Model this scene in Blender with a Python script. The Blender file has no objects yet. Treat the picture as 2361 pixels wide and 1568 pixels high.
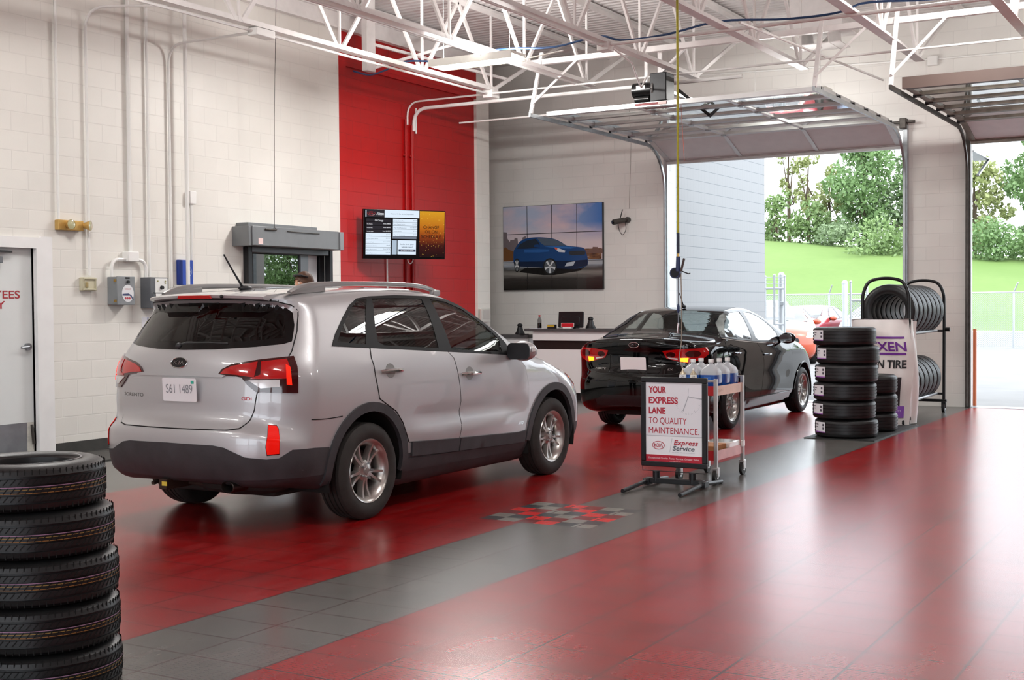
import bpy, bmesh, math, random
import numpy as np
from mathutils import Vector, Matrix
from mathutils.geometry import delaunay_2d_cdt
random.seed(7); rng = np.random.default_rng(7)
SC = bpy.context.scene; COL = SC.collection
PI = math.pi
# ---------------------------------------------------------------- camera
cam_d = bpy.data.cameras.new('camera'); cam = bpy.data.objects.new('camera', cam_d); COL.objects.link(cam)
cam_d.sensor_width = 36.0; cam_d.lens = 36.0 * 2953.3 / 2361; cam_d.clip_end = 600
def cam_matrix(yaw, pitch, roll):
    f = Vector((math.cos(yaw) * math.cos(pitch), math.sin(yaw) * math.cos(pitch), -math.sin(pitch)))
    r = Vector((math.sin(yaw), -math.cos(yaw), 0)); u = r.cross(f)
    r2 = math.cos(roll) * r + math.sin(roll) * u; u2 = -math.sin(roll) * r + math.cos(roll) * u
    return Matrix((r2, u2, -f)).transposed().to_4x4()
cam.matrix_world = Matrix.Translation((0, 0, 1.585)) @ cam_matrix(.53046643, .02656273, -.00740132)
SC.camera = cam
SC.view_settings.view_transform = 'Standard'; SC.view_settings.look = 'None'; SC.view_settings.gamma = 1; SC.view_settings.use_curve_mapping = False
SC.view_settings.exposure = 0.15
# ---------------------------------------------------------------- sky and sun
W = bpy.data.worlds.new('sky'); SC.world = W; W.use_nodes = True
bg = W.node_tree.nodes['Background']; bg.inputs[0].default_value = (.86, .93, 1.0, 1); bg.inputs[1].default_value = 4.0
sd = bpy.data.lights.new('sun', 'SUN'); sun = bpy.data.objects.new('sun', sd); COL.objects.link(sun)
sd.energy = 1.5; sd.angle = .03; sd.color = (1, .96, .88); sun.rotation_euler = (math.radians(32), math.radians(14), math.radians(-20)); sun.location = (30, 0, 30)
LAMP_POWER = 70
# ---------------------------------------------------------------- materials
def lin(c):
    if isinstance(c, str):
        c = [int(c[i:i + 2], 16) / 255 for i in (0, 2, 4)]
        c = [v / 12.92 if v <= .04045 else ((v + .055) / 1.055) ** 2.4 for v in c]
    return (*c[:3], 1)
MATS = {}
def pm(name, col, rough=.5, metal=0, coat=0, spec=.5, trans=0, emit=0, ecol=None, alpha=1, ior=1.45):
    if name in MATS: return MATS[name]
    m = bpy.data.materials.new(name); m.use_nodes = True; b = m.node_tree.nodes['Principled BSDF']
    b.inputs['Base Color'].default_value = lin(col); b.inputs['Roughness'].default_value = rough; b.inputs['Metallic'].default_value = metal
    b.inputs['Coat Weight'].default_value = coat; b.inputs['Coat Roughness'].default_value = .03; b.inputs['Specular IOR Level'].default_value = spec
    b.inputs['Transmission Weight'].default_value = trans; b.inputs['IOR'].default_value = ior
    if emit: b.inputs['Emission Color'].default_value = lin(ecol or col); b.inputs['Emission Strength'].default_value = emit
    MATS[name] = m; return m
class N:
    """small node tree helper"""
    def __init__(s, m): s.t = m.node_tree; s.b = s.t.nodes['Principled BSDF']
    def n(s, typ, **kw):
        nd = s.t.nodes.new(typ)
        for k, v in kw.items():
            if k.startswith('i_'): nd.inputs[int(k[2:])].default_value = v
            else: setattr(nd, k, v)
        return nd
    def l(s, a, b): s.t.links.new(a, b)
    def math(s, op, a, b=None):
        nd = s.t.nodes.new('ShaderNodeMath'); nd.operation = op
        for i, v in enumerate((a, b)):
            if v is None: continue
            if isinstance(v, (int, float)): nd.inputs[i].default_value = v
            else: s.l(v, nd.inputs[i])
        return nd.outputs[0]
    def mix(s, fac, a, b, blend='MIX'):
        nd = s.t.nodes.new('ShaderNodeMix'); nd.data_type = 'RGBA'; nd.blend_type = blend
        for sock, v in ((nd.inputs[0], fac), (nd.inputs[6], a), (nd.inputs[7], b)):
            if isinstance(v, (int, float)): sock.default_value = v
            elif isinstance(v, (tuple, list, str)): sock.default_value = lin(v)
            else: s.l(v, sock)
        return nd.outputs[2]
    def xyz(s):
        g = s.n('ShaderNodeNewGeometry'); sp = s.n('ShaderNodeSeparateXYZ'); s.l(g.outputs['Position'], sp.inputs[0]); return sp.outputs
    def comb(s, a, b, c=0.):
        nd = s.n('ShaderNodeCombineXYZ')
        for i, v in enumerate((a, b, c)):
            if isinstance(v, (int, float)): nd.inputs[i].default_value = v
            else: s.l(v, nd.inputs[i])
        return nd.outputs[0]
    def noise(s, scale, detail=3, vec=None, rough=.5):
        nd = s.n('ShaderNodeTexNoise'); nd.inputs['Scale'].default_value = scale; nd.inputs['Detail'].default_value = detail; nd.inputs['Roughness'].default_value = rough
        if vec is None:
            g = s.n('ShaderNodeTexCoord'); vec = g.outputs['Object']
        s.l(vec, nd.inputs['Vector']); return nd.outputs['Fac']
    def bump(s, h, strength=.3, dist=.01, nrm=None):
        nd = s.n('ShaderNodeBump'); nd.inputs['Strength'].default_value = strength; nd.inputs['Distance'].default_value = dist
        s.l(h, nd.inputs['Height'])
        if nrm: s.l(nrm, nd.inputs['Normal'])
        s.l(nd.outputs[0], s.b.inputs['Normal']); return nd.outputs[0]
    def ramp(s, fac, stops):
        nd = s.n('ShaderNodeValToRGB'); e = nd.color_ramp.elements
        while len(e) < len(stops): e.new(.5)
        for el, (p, c) in zip(e, stops): el.position = p; el.color = lin(c)
        s.l(fac, nd.inputs[0]); return nd.outputs[0]
def noisy(name, col, amt=.12, scale=6, rough=.5, bump=.0, **kw):
    """painted or plain surface with slight uneven wear"""
    if name in MATS: return MATS[name]
    m = pm(name, col, rough, **kw); k = N(m); f = k.noise(scale, 5); c = lin(col)
    d = tuple(v * (1 - amt) for v in c[:3]); u = tuple(min(1, v * (1 + amt)) for v in c[:3])
    k.l(k.ramp(f, [(.3, d), (.7, u)]), k.b.inputs['Base Color'])
    if bump: k.bump(k.noise(scale * 14, 3), bump, .004)
    return m
def glass_mat(name, tint=(.75, .8, .8), thru=.8, rough=0.0, refl=1.0):
    """thin pane: mirror reflection by angle, the rest seen through a tint"""
    if name in MATS: return MATS[name]
    m = bpy.data.materials.new(name); m.use_nodes = True; t = m.node_tree; t.nodes.clear()
    o = t.nodes.new('ShaderNodeOutputMaterial'); mx = t.nodes.new('ShaderNodeMixShader'); tr = t.nodes.new('ShaderNodeBsdfTransparent'); gl = t.nodes.new('ShaderNodeBsdfGlossy')
    fr = t.nodes.new('ShaderNodeFresnel'); ge = t.nodes.new('ShaderNodeNewGeometry'); io = t.nodes.new('ShaderNodeMath'); io.operation = 'MULTIPLY_ADD'; io.inputs[1].default_value = 1 / 1.5 - 1.5; io.inputs[2].default_value = 1.5; t.links.new(ge.outputs['Backfacing'], io.inputs[0]); t.links.new(io.outputs[0], fr.inputs[0])
    ma = t.nodes.new('ShaderNodeMath'); ma.operation = 'MULTIPLY'; ma.use_clamp = True; ma.inputs[1].default_value = refl; t.links.new(fr.outputs[0], ma.inputs[0])
    tr.inputs[0].default_value = (*[v * thru for v in tint], 1); gl.inputs['Roughness'].default_value = rough; gl.inputs[0].default_value = (1, 1, 1, 1)
    t.links.new(ma.outputs[0], mx.inputs[0]); t.links.new(tr.outputs[0], mx.inputs[1]); t.links.new(gl.outputs[0], mx.inputs[2]); t.links.new(mx.outputs[0], o.inputs[0])
    MATS[name] = m; return m
# ---------------------------------------------------------------- mesh helpers
class MB:
    def __init__(s): s.v = []; s.f = []; s.mi = []; s.cur = 0
    def add(s, vs, fs):
        o = len(s.v); s.v += [tuple(map(float, p)) for p in vs]; s.f += [tuple(o + i for i in f) for f in fs]; s.mi += [s.cur] * len(fs); return s
    def box(s, c, d, rz=0, M=None):
        x, y, z = [q / 2 for q in d]; vs = [(i * x, j * y, k * z) for i in (-1, 1) for j in (-1, 1) for k in (-1, 1)]
        R = M if M is not None else Matrix.Rotation(rz, 3, 'Z')
        return s.add([tuple(R @ Vector(p) + Vector(c)) for p in vs], [(0, 1, 3, 2), (4, 6, 7, 5), (0, 4, 5, 1), (2, 3, 7, 6), (0, 2, 6, 4), (1, 5, 7, 3)])
    def bb(s, a, b): return s.box([(p + q) / 2 for p, q in zip(a, b)], [abs(q - p) for p, q in zip(a, b)])
    def bar(s, a, b, w, h, up=(0, 0, 1)):
        """rectangular bar from a to b, w wide and h high"""
        a, b = Vector(a), Vector(b); d = (b - a); L = d.length; d.normalize(); u = Vector(up)
        if abs(d.dot(u)) > .98: u = Vector((1, 0, 0))
        r = d.cross(u).normalized(); u = r.cross(d)
        return s.box((a + b) / 2, (L, w, h), M=Matrix((d, r, u)).transposed())
    def cyl(s, a, b, r, n=16, r2=None, cap=True):
        return s.tube([a, b], [r, r if r2 is None else r2], n, cap)
    def tube(s, path, r, n=10, cap=True, closed=False):
        P = [Vector(p) for p in path]; m = len(P); rs = r if isinstance(r, (list, tuple)) else [r] * m
        vs = []; nrm = None
        for i, p in enumerate(P):
            if closed: d = P[(i + 1) % m] - P[i - 1]
            else: d = P[min(i + 1, m - 1)] - P[max(i - 1, 0)]
            d = d.normalized() if d.length > 1e-9 else Vector((0, 0, 1))
            if nrm is None:
                nrm = Vector((0, 0, 1)) if abs(d.z) < .9 else Vector((1, 0, 0))
            nrm = (nrm - d * nrm.dot(d)).normalized(); bi = d.cross(nrm)
            vs += [tuple(p + (nrm * math.cos(2 * PI * k / n) + bi * math.sin(2 * PI * k / n)) * rs[i]) for k in range(n)]
        fs = [(i * n + k, i * n + (k + 1) % n, ((i + 1) % m) * n + (k + 1) % n, ((i + 1) % m) * n + k) for i in range(m if closed else m - 1) for k in range(n)]
        if cap and not closed: fs += [tuple(range(n))[::-1], tuple((m - 1) * n + k for k in range(n))]
        return s.add(vs, fs)
    def lathe(s, prof, n=32, M=None, closed=False):
        """profile of (radius, height) turned around z"""
        M = M or Matrix.Identity(4); m = len(prof)
        vs = [tuple(M @ Vector((r * math.cos(2 * PI * k / n), r * math.sin(2 * PI * k / n), z))) for r, z in prof for k in range(n)]
        fs = [(i * n + k, i * n + (k + 1) % n, ((i + 1) % m) * n + (k + 1) % n, ((i + 1) % m) * n + k) for i in range(m if closed else m - 1) for k in range(n)]
        return s.add(vs, fs)
    def prism(s, poly, t, o=(0, 0, 0), ax=(1, 0, 0), ay=(0, 0, 1), holes=()):
        """flat outline in the plane (o, ax, ay) given a thickness t along ax x ay"""
        o, ax, ay = Vector(o), Vector(ax), Vector(ay); nz = ax.cross(ay); n = len(poly)
        vs = [o + ax * a + ay * b for a, b in poly] + [o + ax * a + ay * b + nz * t for a, b in poly]
        return s.add(vs, [tuple(range(n))[::-1], tuple(range(n, 2 * n))] + [(i, (i + 1) % n, n + (i + 1) % n, n + i) for i in range(n)])
    def grid(s, f, nu, nv):
        vs = [f(i / nu, j / nv) for i in range(nu + 1) for j in range(nv + 1)]
        return s.add(vs, [(i * (nv + 1) + j, (i + 1) * (nv + 1) + j, (i + 1) * (nv + 1) + j + 1, i * (nv + 1) + j + 1) for i in range(nu) for j in range(nv)])
    def xf(s, M): s.v = [tuple(M @ Vector(p)) for p in s.v]; return s
    def sphere(s, c, r, n=16, m=10, sc=(1, 1, 1)):
        pr = [(max(1e-4, math.sin(PI * i / m)), -math.cos(PI * i / m)) for i in range(m + 1)]
        M = Matrix.Translation(c) @ Matrix.Diagonal((r * sc[0], r * sc[1], r * sc[2], 1)); return s.lathe(pr, n, M)
def part(name, mb, mat, parent=None, smooth=30, bevel=0, seg=2, recalc=True):
    me = bpy.data.meshes.new(name); me.from_pydata(mb.v, [], mb.f)
    mats = mat if isinstance(mat, (list, tuple)) else [mat]
    for m in mats: me.materials.append(m)
    if len(mats) > 1: me.polygons.foreach_set('material_index', mb.mi)
    if recalc:
        bm = bmesh.new(); bm.from_mesh(me); bmesh.ops.recalc_face_normals(bm, faces=bm.faces[:]); bm.to_mesh(me); bm.free()
    if smooth:
        me.polygons.foreach_set('use_smooth', [True] * len(me.polygons)); me.update()
        me.set_sharp_from_angle(angle=math.radians(smooth))
    ob = bpy.data.objects.new(name, me); COL.objects.link(ob)
    if parent is not None: ob.parent = parent
    if bevel:
        b = ob.modifiers.new('bevel', 'BEVEL'); b.width = bevel; b.segments = seg; b.limit_method = 'ANGLE'; b.harden_normals = False
    return ob
def tag(o, label=None, cat=None, group=None, kind=None):
    if label: o['label'] = label
    if cat: o['category'] = cat
    if group: o['group'] = group
    if kind: o['kind'] = kind
    return o
def thing(name, label, cat, loc=(0, 0, 0), rz=0, group=None):
    o = bpy.data.objects.new(name, None); COL.objects.link(o); o.location = loc; o.rotation_euler = (0, 0, rz); o.empty_display_size = .1
    return tag(o, label, cat, group)
def struct(name, mb, mat, label=None, cat=None, parent=None, **kw):
    o = part(name, mb, mat, parent, **kw)
    if parent is None: o['kind'] = 'structure'; tag(o, label, cat)
    return o
def copy_tree(o, parent=None, **kw):
    c = o.copy(); COL.objects.link(c)
    if parent is not None: c.parent = parent
    for ch in [q for q in bpy.data.objects if q.parent == o]: copy_tree(ch, c)
    if kw: tag(c, **kw)
    return c
_txt = {}
def text_geo(s, bold=0.0, spacing=1.0, shear=0.0):
    """letters as flat polygons in their own plane, cap height about .7"""
    k = (s, bold, spacing, shear)
    if k in _txt: return _txt[k]
    cu = bpy.data.curves.new('letters', 'FONT'); cu.body = s; cu.size = 1; cu.offset = bold; cu.space_character = spacing; cu.shear = shear; cu.resolution_u = 4; cu.fill_mode = 'FRONT'
    ob = bpy.data.objects.new('letters', cu); COL.objects.link(ob); dg = bpy.context.evaluated_depsgraph_get(); me = ob.evaluated_get(dg).to_mesh()
    r = ([tuple(v.co) for v in me.vertices], [tuple(p.vertices) for p in me.polygons]); ob.evaluated_get(dg).to_mesh_clear()
    bpy.data.objects.remove(ob); bpy.data.curves.remove(cu); _txt[k] = r; return r
def text_mb(s, o, ax, ay, height, width=None, align='L', lift=.0015, bold=0.0, wrap=None, mb=None, shear=0.0):
    """writing in the plane (o, ax, ay); height = capital height, width = total width if given"""
    vs, fs = text_geo(s, bold, 1.0, shear); mb = mb or MB()
    if not vs: return mb
    x0 = min(v[0] for v in vs); x1 = max(v[0] for v in vs); sc = height / .69; sx = sc if width is None else width / max(x1 - x0, 1e-6); Wd = (x1 - x0) * sx
    dx = {'L': 0, 'C': -Wd / 2, 'R': -Wd}[align]; o, ax, ay = Vector(o), Vector(ax).normalized(), Vector(ay).normalized(); nz = ax.cross(ay)
    if wrap: mb.add([wrap((v[0] - x0) * sx + dx, v[1] * sc) for v in vs], fs)
    else: mb.add([o + ax * ((v[0] - x0) * sx + dx) + ay * (v[1] * sc) + nz * lift for v in vs], fs)
    return mb
def rrect(w, h, r, n=5, cx=0, cy=0):
    out = []
    for k, (sx, sy) in enumerate(((1, 1), (-1, 1), (-1, -1), (1, -1))):
        for i in range(n + 1):
            a = PI / 2 * (k + i / n); out.append((cx + sx * (w / 2 - r) + r * math.cos(a), cy + sy * (h / 2 - r) + r * math.sin(a)))
    return out
def ellipse(a, b, n=32, cx=0, cy=0): return [(cx + a * math.cos(2 * PI * i / n), cy + b * math.sin(2 * PI * i / n)) for i in range(n)]
# ---------------------------------------------------------------- hanging fluorescent fixtures (own light, plus added fill lights)
def light_fixture(x, y, z, label, L=1.22, w=.36, dim=1.0):
    t = thing('ceiling_light', label, 'light', (x, y, z), 0, 'hanging fluorescent lights')
    h = MB(); q = [(-w / 2, -.03), (-w / 2 + .012, -.03), (-w / 2 + .02, .025), (w / 2 - .02, .025), (w / 2 - .012, -.03), (w / 2, -.03), (w / 2, .06), (-w / 2, .06)]; h.prism(q, -L, (0, -L / 2, 0), (1, 0, 0), (0, 0, 1))
    part('housing', h, pm('fixture_white', 'eeeee6', .4), t, smooth=0)
    tb = pm('lamp_tube', 'fffdf2', .4, emit=9, ecol='fff8e4')
    for i in range(4):
        part('tube', MB().cyl((-w / 2 + .06 + i * (w - .12) / 3, -L / 2 + .03, 0), (-w / 2 + .06 + i * (w - .12) / 3, L / 2 - .03, 0), .016, 8), tb, t)
    part('diffuser', MB().bb((-w / 2 + .02, -L / 2 + .01, -.026), (w / 2 - .02, L / 2 - .01, -.022)), pm('lamp_glow_panel', 'fffdf4', .4, emit=3.2, ecol='fff9ea'), t, smooth=0)  # glowing panel added under the tubes so the whole underside looks lit
    [part('hanger', MB().cyl((0, s * L * .4, .06), (0, s * L * .4, ZC_ - z), .004, 5), pm('white_conduit', 'ecebe8', .35), t) for s in (-1, 1)]
    ld = bpy.data.lights.new('tube_light', 'AREA'); ld.shape = 'RECTANGLE'; ld.size = w; ld.size_y = L; ld.energy = LAMP_POWER * dim; ld.color = (1, .985, .965)
    lo = bpy.data.objects.new('tube_light', ld); COL.objects.link(lo); lo.parent = t; lo.location = (0, 0, -.035)
    for sx in (-1, 1):
        ls = bpy.data.lights.new('wall_fill_light', 'AREA'); ls.shape = 'RECTANGLE'; ls.size = .06; ls.size_y = L; ls.energy = LAMP_POWER * .5 * dim; ls.color = (1, .98, .955)  # area lamp added on each side to brighten the back wall
        lo = bpy.data.objects.new('wall_fill_light', ls); COL.objects.link(lo); lo.parent = t; lo.location = (sx * (w / 2 + .008), 0, .01); lo.rotation_euler = (0, -sx * math.radians(82), 0)
    lu = bpy.data.lights.new('ceiling_fill_light', 'AREA'); lu.shape = 'RECTANGLE'; lu.size = w; lu.size_y = L; lu.energy = LAMP_POWER * (.05 if x > 14 else .5) * dim; lu.color = (1, .975, .95)  # area lamp added on top of the housing to brighten the ceiling
    lo = bpy.data.objects.new('ceiling_fill_light', lu); COL.objects.link(lo); lo.parent = t; lo.location = (0, 0, .065); lo.rotation_euler = (PI, 0, 0)
    return t
ZC_ = 5.95
light_fixture(13.77, 8.57, 4.66, 'lit fluorescent ceiling light hanging in front of the red wall', dim=1.7)
for i, (x, y) in enumerate(((7.6, 8.57), (1.6, 8.57), (-4.4, 8.57), (14.7, 2.6), (7.6, 2.6), (1.6, 2.6), (-4.4, 2.6), (13.77, -4.0), (7.6, -4.0), (1.6, -4.0), (18.2, 1.9), (18.2, 6.0))):  # most of these are unseen fixtures added to light the bays
    light_fixture(x, y, 4.62 if x > 17 else (5.25 if x > 14 else 4.9), 'lit fluorescent ceiling light over the bays, fixture %s' % ('added for light above the silver car', 'added for light over the lane behind the camera', 'added for light nearest the rear doors', 'over the right bay by the doors', 'added for light over the middle of the right bay', 'added for light above the camera', 'added for light behind the camera on the right', 'added for light far right by the doors', 'added for light far right mid bay', 'added for light far right behind', 'above the open second door', 'above the open first door')[i], dim=.5 if x < 3 else .5 if x > 17 else 1)
# ---------------------------------------------------------------- car body surfaces
def crom(pts, n=6, closed=True):
    """smooth closed curve through 2D points"""
    P = np.array(pts, float); N = len(P); out = []
    for i in range(N if closed else N - 1):
        p0, p1, p2, p3 = (P[(i - 1) % N], P[i], P[(i + 1) % N], P[(i + 2) % N]) if closed else (
            P[max(i - 1, 0)], P[i], P[i + 1], P[min(i + 2, N - 1)])
        d1, d2, d3 = [max(float(np.linalg.norm(q)), 1e-6) ** .5 for q in (p1 - p0, p2 - p1, p3 - p2)]
        m1 = ((p1 - p0) / d1 - (p2 - p0) / (d1 + d2) + (p2 - p1) / d2) * d2 if d1 > 2e-3 else (p2 - p1)
        m2 = ((p2 - p1) / d2 - (p3 - p1) / (d2 + d3) + (p3 - p2) / d3) * d2 if d3 > 2e-3 else (p2 - p1)
        for k in range(n):
            t = k / n; t2, t3 = t * t, t * t * t
            out.append((2 * t3 - 3 * t2 + 1) * p1 + (t3 - 2 * t2 + t) * m1 + (-2 * t3 + 3 * t2) * p2 + (t3 - t2) * m2)
    if not closed: out.append(P[-1])
    return np.array(out)

def pchip(xs, ys):
    """smooth 1D interpolation without overshoot"""
    xs = np.array(xs, float); ys = np.array(ys, float); h = np.diff(xs); d = np.diff(ys) / h
    m = np.zeros_like(ys); m[0], m[-1] = d[0], d[-1]
    for i in range(1, len(xs) - 1):
        m[i] = 0 if d[i - 1] * d[i] <= 0 else 3 * (h[i - 1] + h[i]) / ((2 * h[i] + h[i - 1]) / d[i - 1] + (h[i] + 2 * h[i - 1]) / d[i])
    def f(x):
        x = np.clip(x, xs[0], xs[-1]); i = np.clip(np.searchsorted(xs, x) - 1, 0, len(h) - 1)
        t = (x - xs[i]) / h[i]; t2 = t * t; t3 = t2 * t
        return (2 * t3 - 3 * t2 + 1) * ys[i] + (t3 - 2 * t2 + t) * h[i] * m[i] + (-2 * t3 + 3 * t2) * ys[i + 1] + (t3 - t2) * h[i] * m[i + 1]
    return f

def smooth01(a, b, x):
    t = np.clip((x - a) / (b - a), 0, 1); return t * t * (3 - 2 * t)

def poly_sd(px, pz, poly):
    """signed distance (negative inside) to a closed polygon"""
    a = poly; b = np.roll(poly, -1, 0); best = np.full(px.shape, 1e9); ins = np.zeros(px.shape, bool)
    for (ax, az), (bx, bz) in zip(a, b):
        ex, ez = bx - ax, bz - az; L = ex * ex + ez * ez + 1e-12
        t = np.clip(((px - ax) * ex + (pz - az) * ez) / L, 0, 1)
        best = np.minimum(best, (px - ax - t * ex) ** 2 + (pz - az - t * ez) ** 2)
        if abs(ez) > 1e-12:
            c = ((az > pz) != (bz > pz)) & (px < ex * (pz - az) / ez + ax); ins ^= c
    return np.where(ins, -1, 1) * np.sqrt(best)

def fair(f, a, b, sg):
    """tabulated and softened so that reflections run smoothly"""
    x = np.linspace(a, b, 600); y = f(x); h = x[1] - x[0]; k = int(3 * sg / h); w = np.exp(-.5 * (np.arange(-k, k + 1) * h / sg) ** 2); w /= w.sum(); y = np.convolve(np.pad(y, k, 'edge'), w, 'valid')
    return lambda q: np.interp(q, x, y)
class CarShape:
    def __init__(s, prof, tz, wx, bow, crown, kr, sculpt=None, n=7):
        s.poly = crom(prof, n); s.T = fair(pchip(*zip(*tz)), .1, 1.95, .035); s.Wf = fair(pchip(*zip(*wx)), -1.4, 4.2, .16); s.bow = bow; s.crown = crown; s.kr = kr; s.sculpt = sculpt
    def halfw(s, x, z):
        y = s.T(z) * s.Wf(x)
        return y + s.sculpt(x, z) if s.sculpt else y
    def f(s, P):
        x, y, z = P[..., 0], np.abs(P[..., 1]), P[..., 2]
        b = s.bow(x, z) * y * y * (1 + .35 * y * y)
        a = poly_sd(x - b, z + s.crown(x) * y * y, s.poly)
        c = (y - s.halfw(x, z)) * .95
        k = s.kr(x, z); h = np.maximum(k - np.abs(a - c), 0) / k
        return np.maximum(a, c) + h * h * k * .25
    def solve(s, A, D, t1, it=22):
        """points on the surface along A + t*D, inside at t=0 and outside at t=t1"""
        lo = np.zeros(len(A)); hi = np.full(len(A), float(t1))
        for _ in range(it):
            m = (lo + hi) / 2; v = s.f(A + D * m[:, None]); i = v < 0
            lo = np.where(i, m, lo); hi = np.where(i, hi, m)
        return A + D * ((lo + hi) / 2)[:, None]
    def normal(s, P, e=.006):
        g = np.stack([s.f(P + d) - s.f(P - d) for d in np.eye(3) * e], -1)
        return g / (np.linalg.norm(g, axis=-1, keepdims=True) + 1e-9)

def suv_shape():
    prof = [(-.70, .33), (-.93, .355), (-1.01, .43), (-1.04, .54), (-1.045, .66), (-1.03, .745), (-.985, .785), (-.955, .83), (-.95, .96), (-.935, 1.10),
            (-.915, 1.20), (-.86, 1.31), (-.73, 1.50), (-.66, 1.605), (-.70, 1.655), (-.62, 1.69), (-.3, 1.722), (.2, 1.748), (.8, 1.752), (1.25, 1.733),
            (1.62, 1.665), (2.05, 1.49), (2.5, 1.27), (2.72, 1.175), (2.95, 1.145), (3.3, 1.10), (3.6, 1.03), (3.80, .93), (3.88, .80),
            (3.91, .62), (3.89, .44), (3.80, .30), (3.55, .22), (2.9, .21), (1.4, .21), (0., .22)]
    tz = [(.15, .80), (.25, .86), (.33, .905), (.42, .925), (.55, .938), (.75, .950), (.92, .957), (1.06, .953), (1.15, .938), (1.24, .908), (1.33, .872), (1.45, .820), (1.58, .758), (1.68, .700), (1.8, .63)]
    wx = [(-1.2, .965), (-.8, .985), (-.4, .998), (.2, 1.), (2.1, 1.), (2.8, .995), (3.3, .965), (3.6, .93), (3.9, .87)]
    bow = lambda x, z: np.where(x < 1, .19 + .10 * smooth01(1.15, 1.45, z), -.20 - .1 * smooth01(3.0, 3.8, x))
    crown = lambda x: .055 + .10 * smooth01(2.6, 3.2, x)
    kr = lambda x, z: .085 + .24 * smooth01(-.35, -.9, x) * (1 - .35 * smooth01(1.15, 1.45, z)) + .22 * smooth01(2.9, 3.8, x)
    def sculpt(x, z):
        m = smooth01(.35, .8, x) * (1 - smooth01(1.9, 2.4, x))
        return m * (.016 * np.exp(-((z - .585) / .07) ** 2) - .020 * np.exp(-((z - .71) / .06) ** 2)) + .006 * np.exp(-((z - 1.155) / .03) ** 2) * smooth01(-.4, .2, x) * (1 - smooth01(2.6, 3., x))
    prof = [(x - .05 * float(smooth01(-.3, -.8, x)), z) for x, z in prof]; tz = [(z, y * 1.015) for z, y in tz]
    return CarShape(prof, tz, wx, bow, crown, kr, sculpt)

def sedan_shape():
    prof = [(-.70, .26), (-.94, .29), (-1.03, .38), (-1.05, .52), (-1.045, .68), (-1.01, .76), (-.965, .83), (-.955, .98), (-.97, 1.10), (-.955, 1.165), (-.85, 1.185),
            (-.55, 1.20), (-.30, 1.235), (-.05, 1.335), (.22, 1.45), (.42, 1.515), (.75, 1.55), (1.15, 1.562), (1.5, 1.528), (1.83, 1.44), (2.2, 1.315), (2.58, 1.175),
            (2.80, 1.105), (3.1, 1.06), (3.42, .985), (3.62, .88), (3.72, .75), (3.75, .56), (3.72, .38), (3.62, .26), (3.4, .20), (2.9, .19), (1.4, .19), (0., .2)]
    tz = [(.15, .78), (.22, .83), (.32, .878), (.45, .892), (.6, .904), (.8, .917), (.95, .920), (1.03, .908), (1.12, .880), (1.22, .832), (1.34, .756), (1.45, .682), (1.52, .625), (1.6, .55)]
    wx = [(-1.2, .95), (-.8, .975), (-.3, .995), (.2, 1.), (2.2, 1.), (2.8, .995), (3.2, .97), (3.6, .92), (3.9, .85)]
    bow = lambda x, z: np.where(x < 1, .17, -.22 - .1 * smooth01(3.0, 3.8, x))
    crown = lambda x: .055 + .05 * smooth01(0, -.5, x) + .09 * smooth01(2.6, 3.2, x)
    kr = lambda x, z: .075 + .20 * smooth01(-.45, -.95, x) * (1 - .5 * smooth01(1.02, 1.2, z)) + .22 * smooth01(2.9, 3.8, x)
    def sculpt(x, z):
        return .007 * np.exp(-((z - 1.0 + .03 * x) / .022) ** 2) * smooth01(-.5, 0, x) * (1 - smooth01(2.7, 3.1, x)) - .010 * np.exp(-((z - .62) / .1) ** 2) * smooth01(.4, .8, x) * (1 - smooth01(2., 2.4, x))
    prof = [(x - .07 * float(smooth01(0, -.7, x)), z) for x, z in prof]; tz = [(z, y * 1.005) for z, y in tz]
    return CarShape(prof, tz, wx, bow, crown, kr, sculpt)

SUV_AT = (7.66, 6.685); SEDAN_AT = (15.47, 6.715)
# ---------------------------------------------------------------- surfaces of the room
YL, XB, ZC = 11.29, 20.19, 5.95
def block_mat(name, col, u, v, line=.93, bumpk=.35):
    m = pm(name, col, .42, spec=.4); k = N(m); p = k.xyz()
    vec = k.comb(p[u], p[v])
    br = k.n('ShaderNodeTexBrick'); k.l(vec, br.inputs['Vector']); br.offset = .5
    br.inputs['Scale'].default_value = 1; br.inputs['Brick Width'].default_value = .4064; br.inputs['Row Height'].default_value = .2032
    br.inputs['Mortar Size'].default_value = .0065; br.inputs['Mortar Smooth'].default_value = .35
    br.inputs['Color1'].default_value = (1, 1, 1, 1); br.inputs['Color2'].default_value = (.965, .965, .965, 1); br.inputs['Mortar'].default_value = (line, line, line, 1)
    n = k.noise(1.3, 4, vec); nn = k.ramp(n, [(.3, (.93, .93, .93)), (.75, (1, 1, 1))])
    k.l(k.mix(1.0, k.mix(1.0, lin(col)[:3], br.outputs['Color'], 'MULTIPLY'), nn, 'MULTIPLY'), k.b.inputs['Base Color'])
    inv = k.math('SUBTRACT', 1, br.outputs['Fac']); fine = k.math('MULTIPLY', k.noise(60, 3, vec), .12)
    k.bump(k.math('ADD', inv, fine), bumpk, .006); return m
wallL = block_mat('white_block', 'e9e6df', 0, 2); wallB = block_mat('white_block_cross', 'e9e6e1', 1, 2)
redL = block_mat('red_block', 'b3090c', 0, 2, .8)
white_steel = noisy('white_painted_steel', 'e6e2e0', .04, 9, .4)
white_pipe = pm('white_conduit', 'ecebe8', .35); red_pipe = pm('red_conduit', 'a5090b', .35)
galv = noisy('galvanised_steel', 'a9adb0', .12, 14, .35, metal=.8); dark_steel = noisy('dark_track_steel', '54504c', .3, 10, .5, metal=.6)
black_pl = noisy('black_plastic', '17171a', .2, 20, .45); trim_white = noisy('white_trim_paint', 'ecebea', .03, 5, .3)
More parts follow.
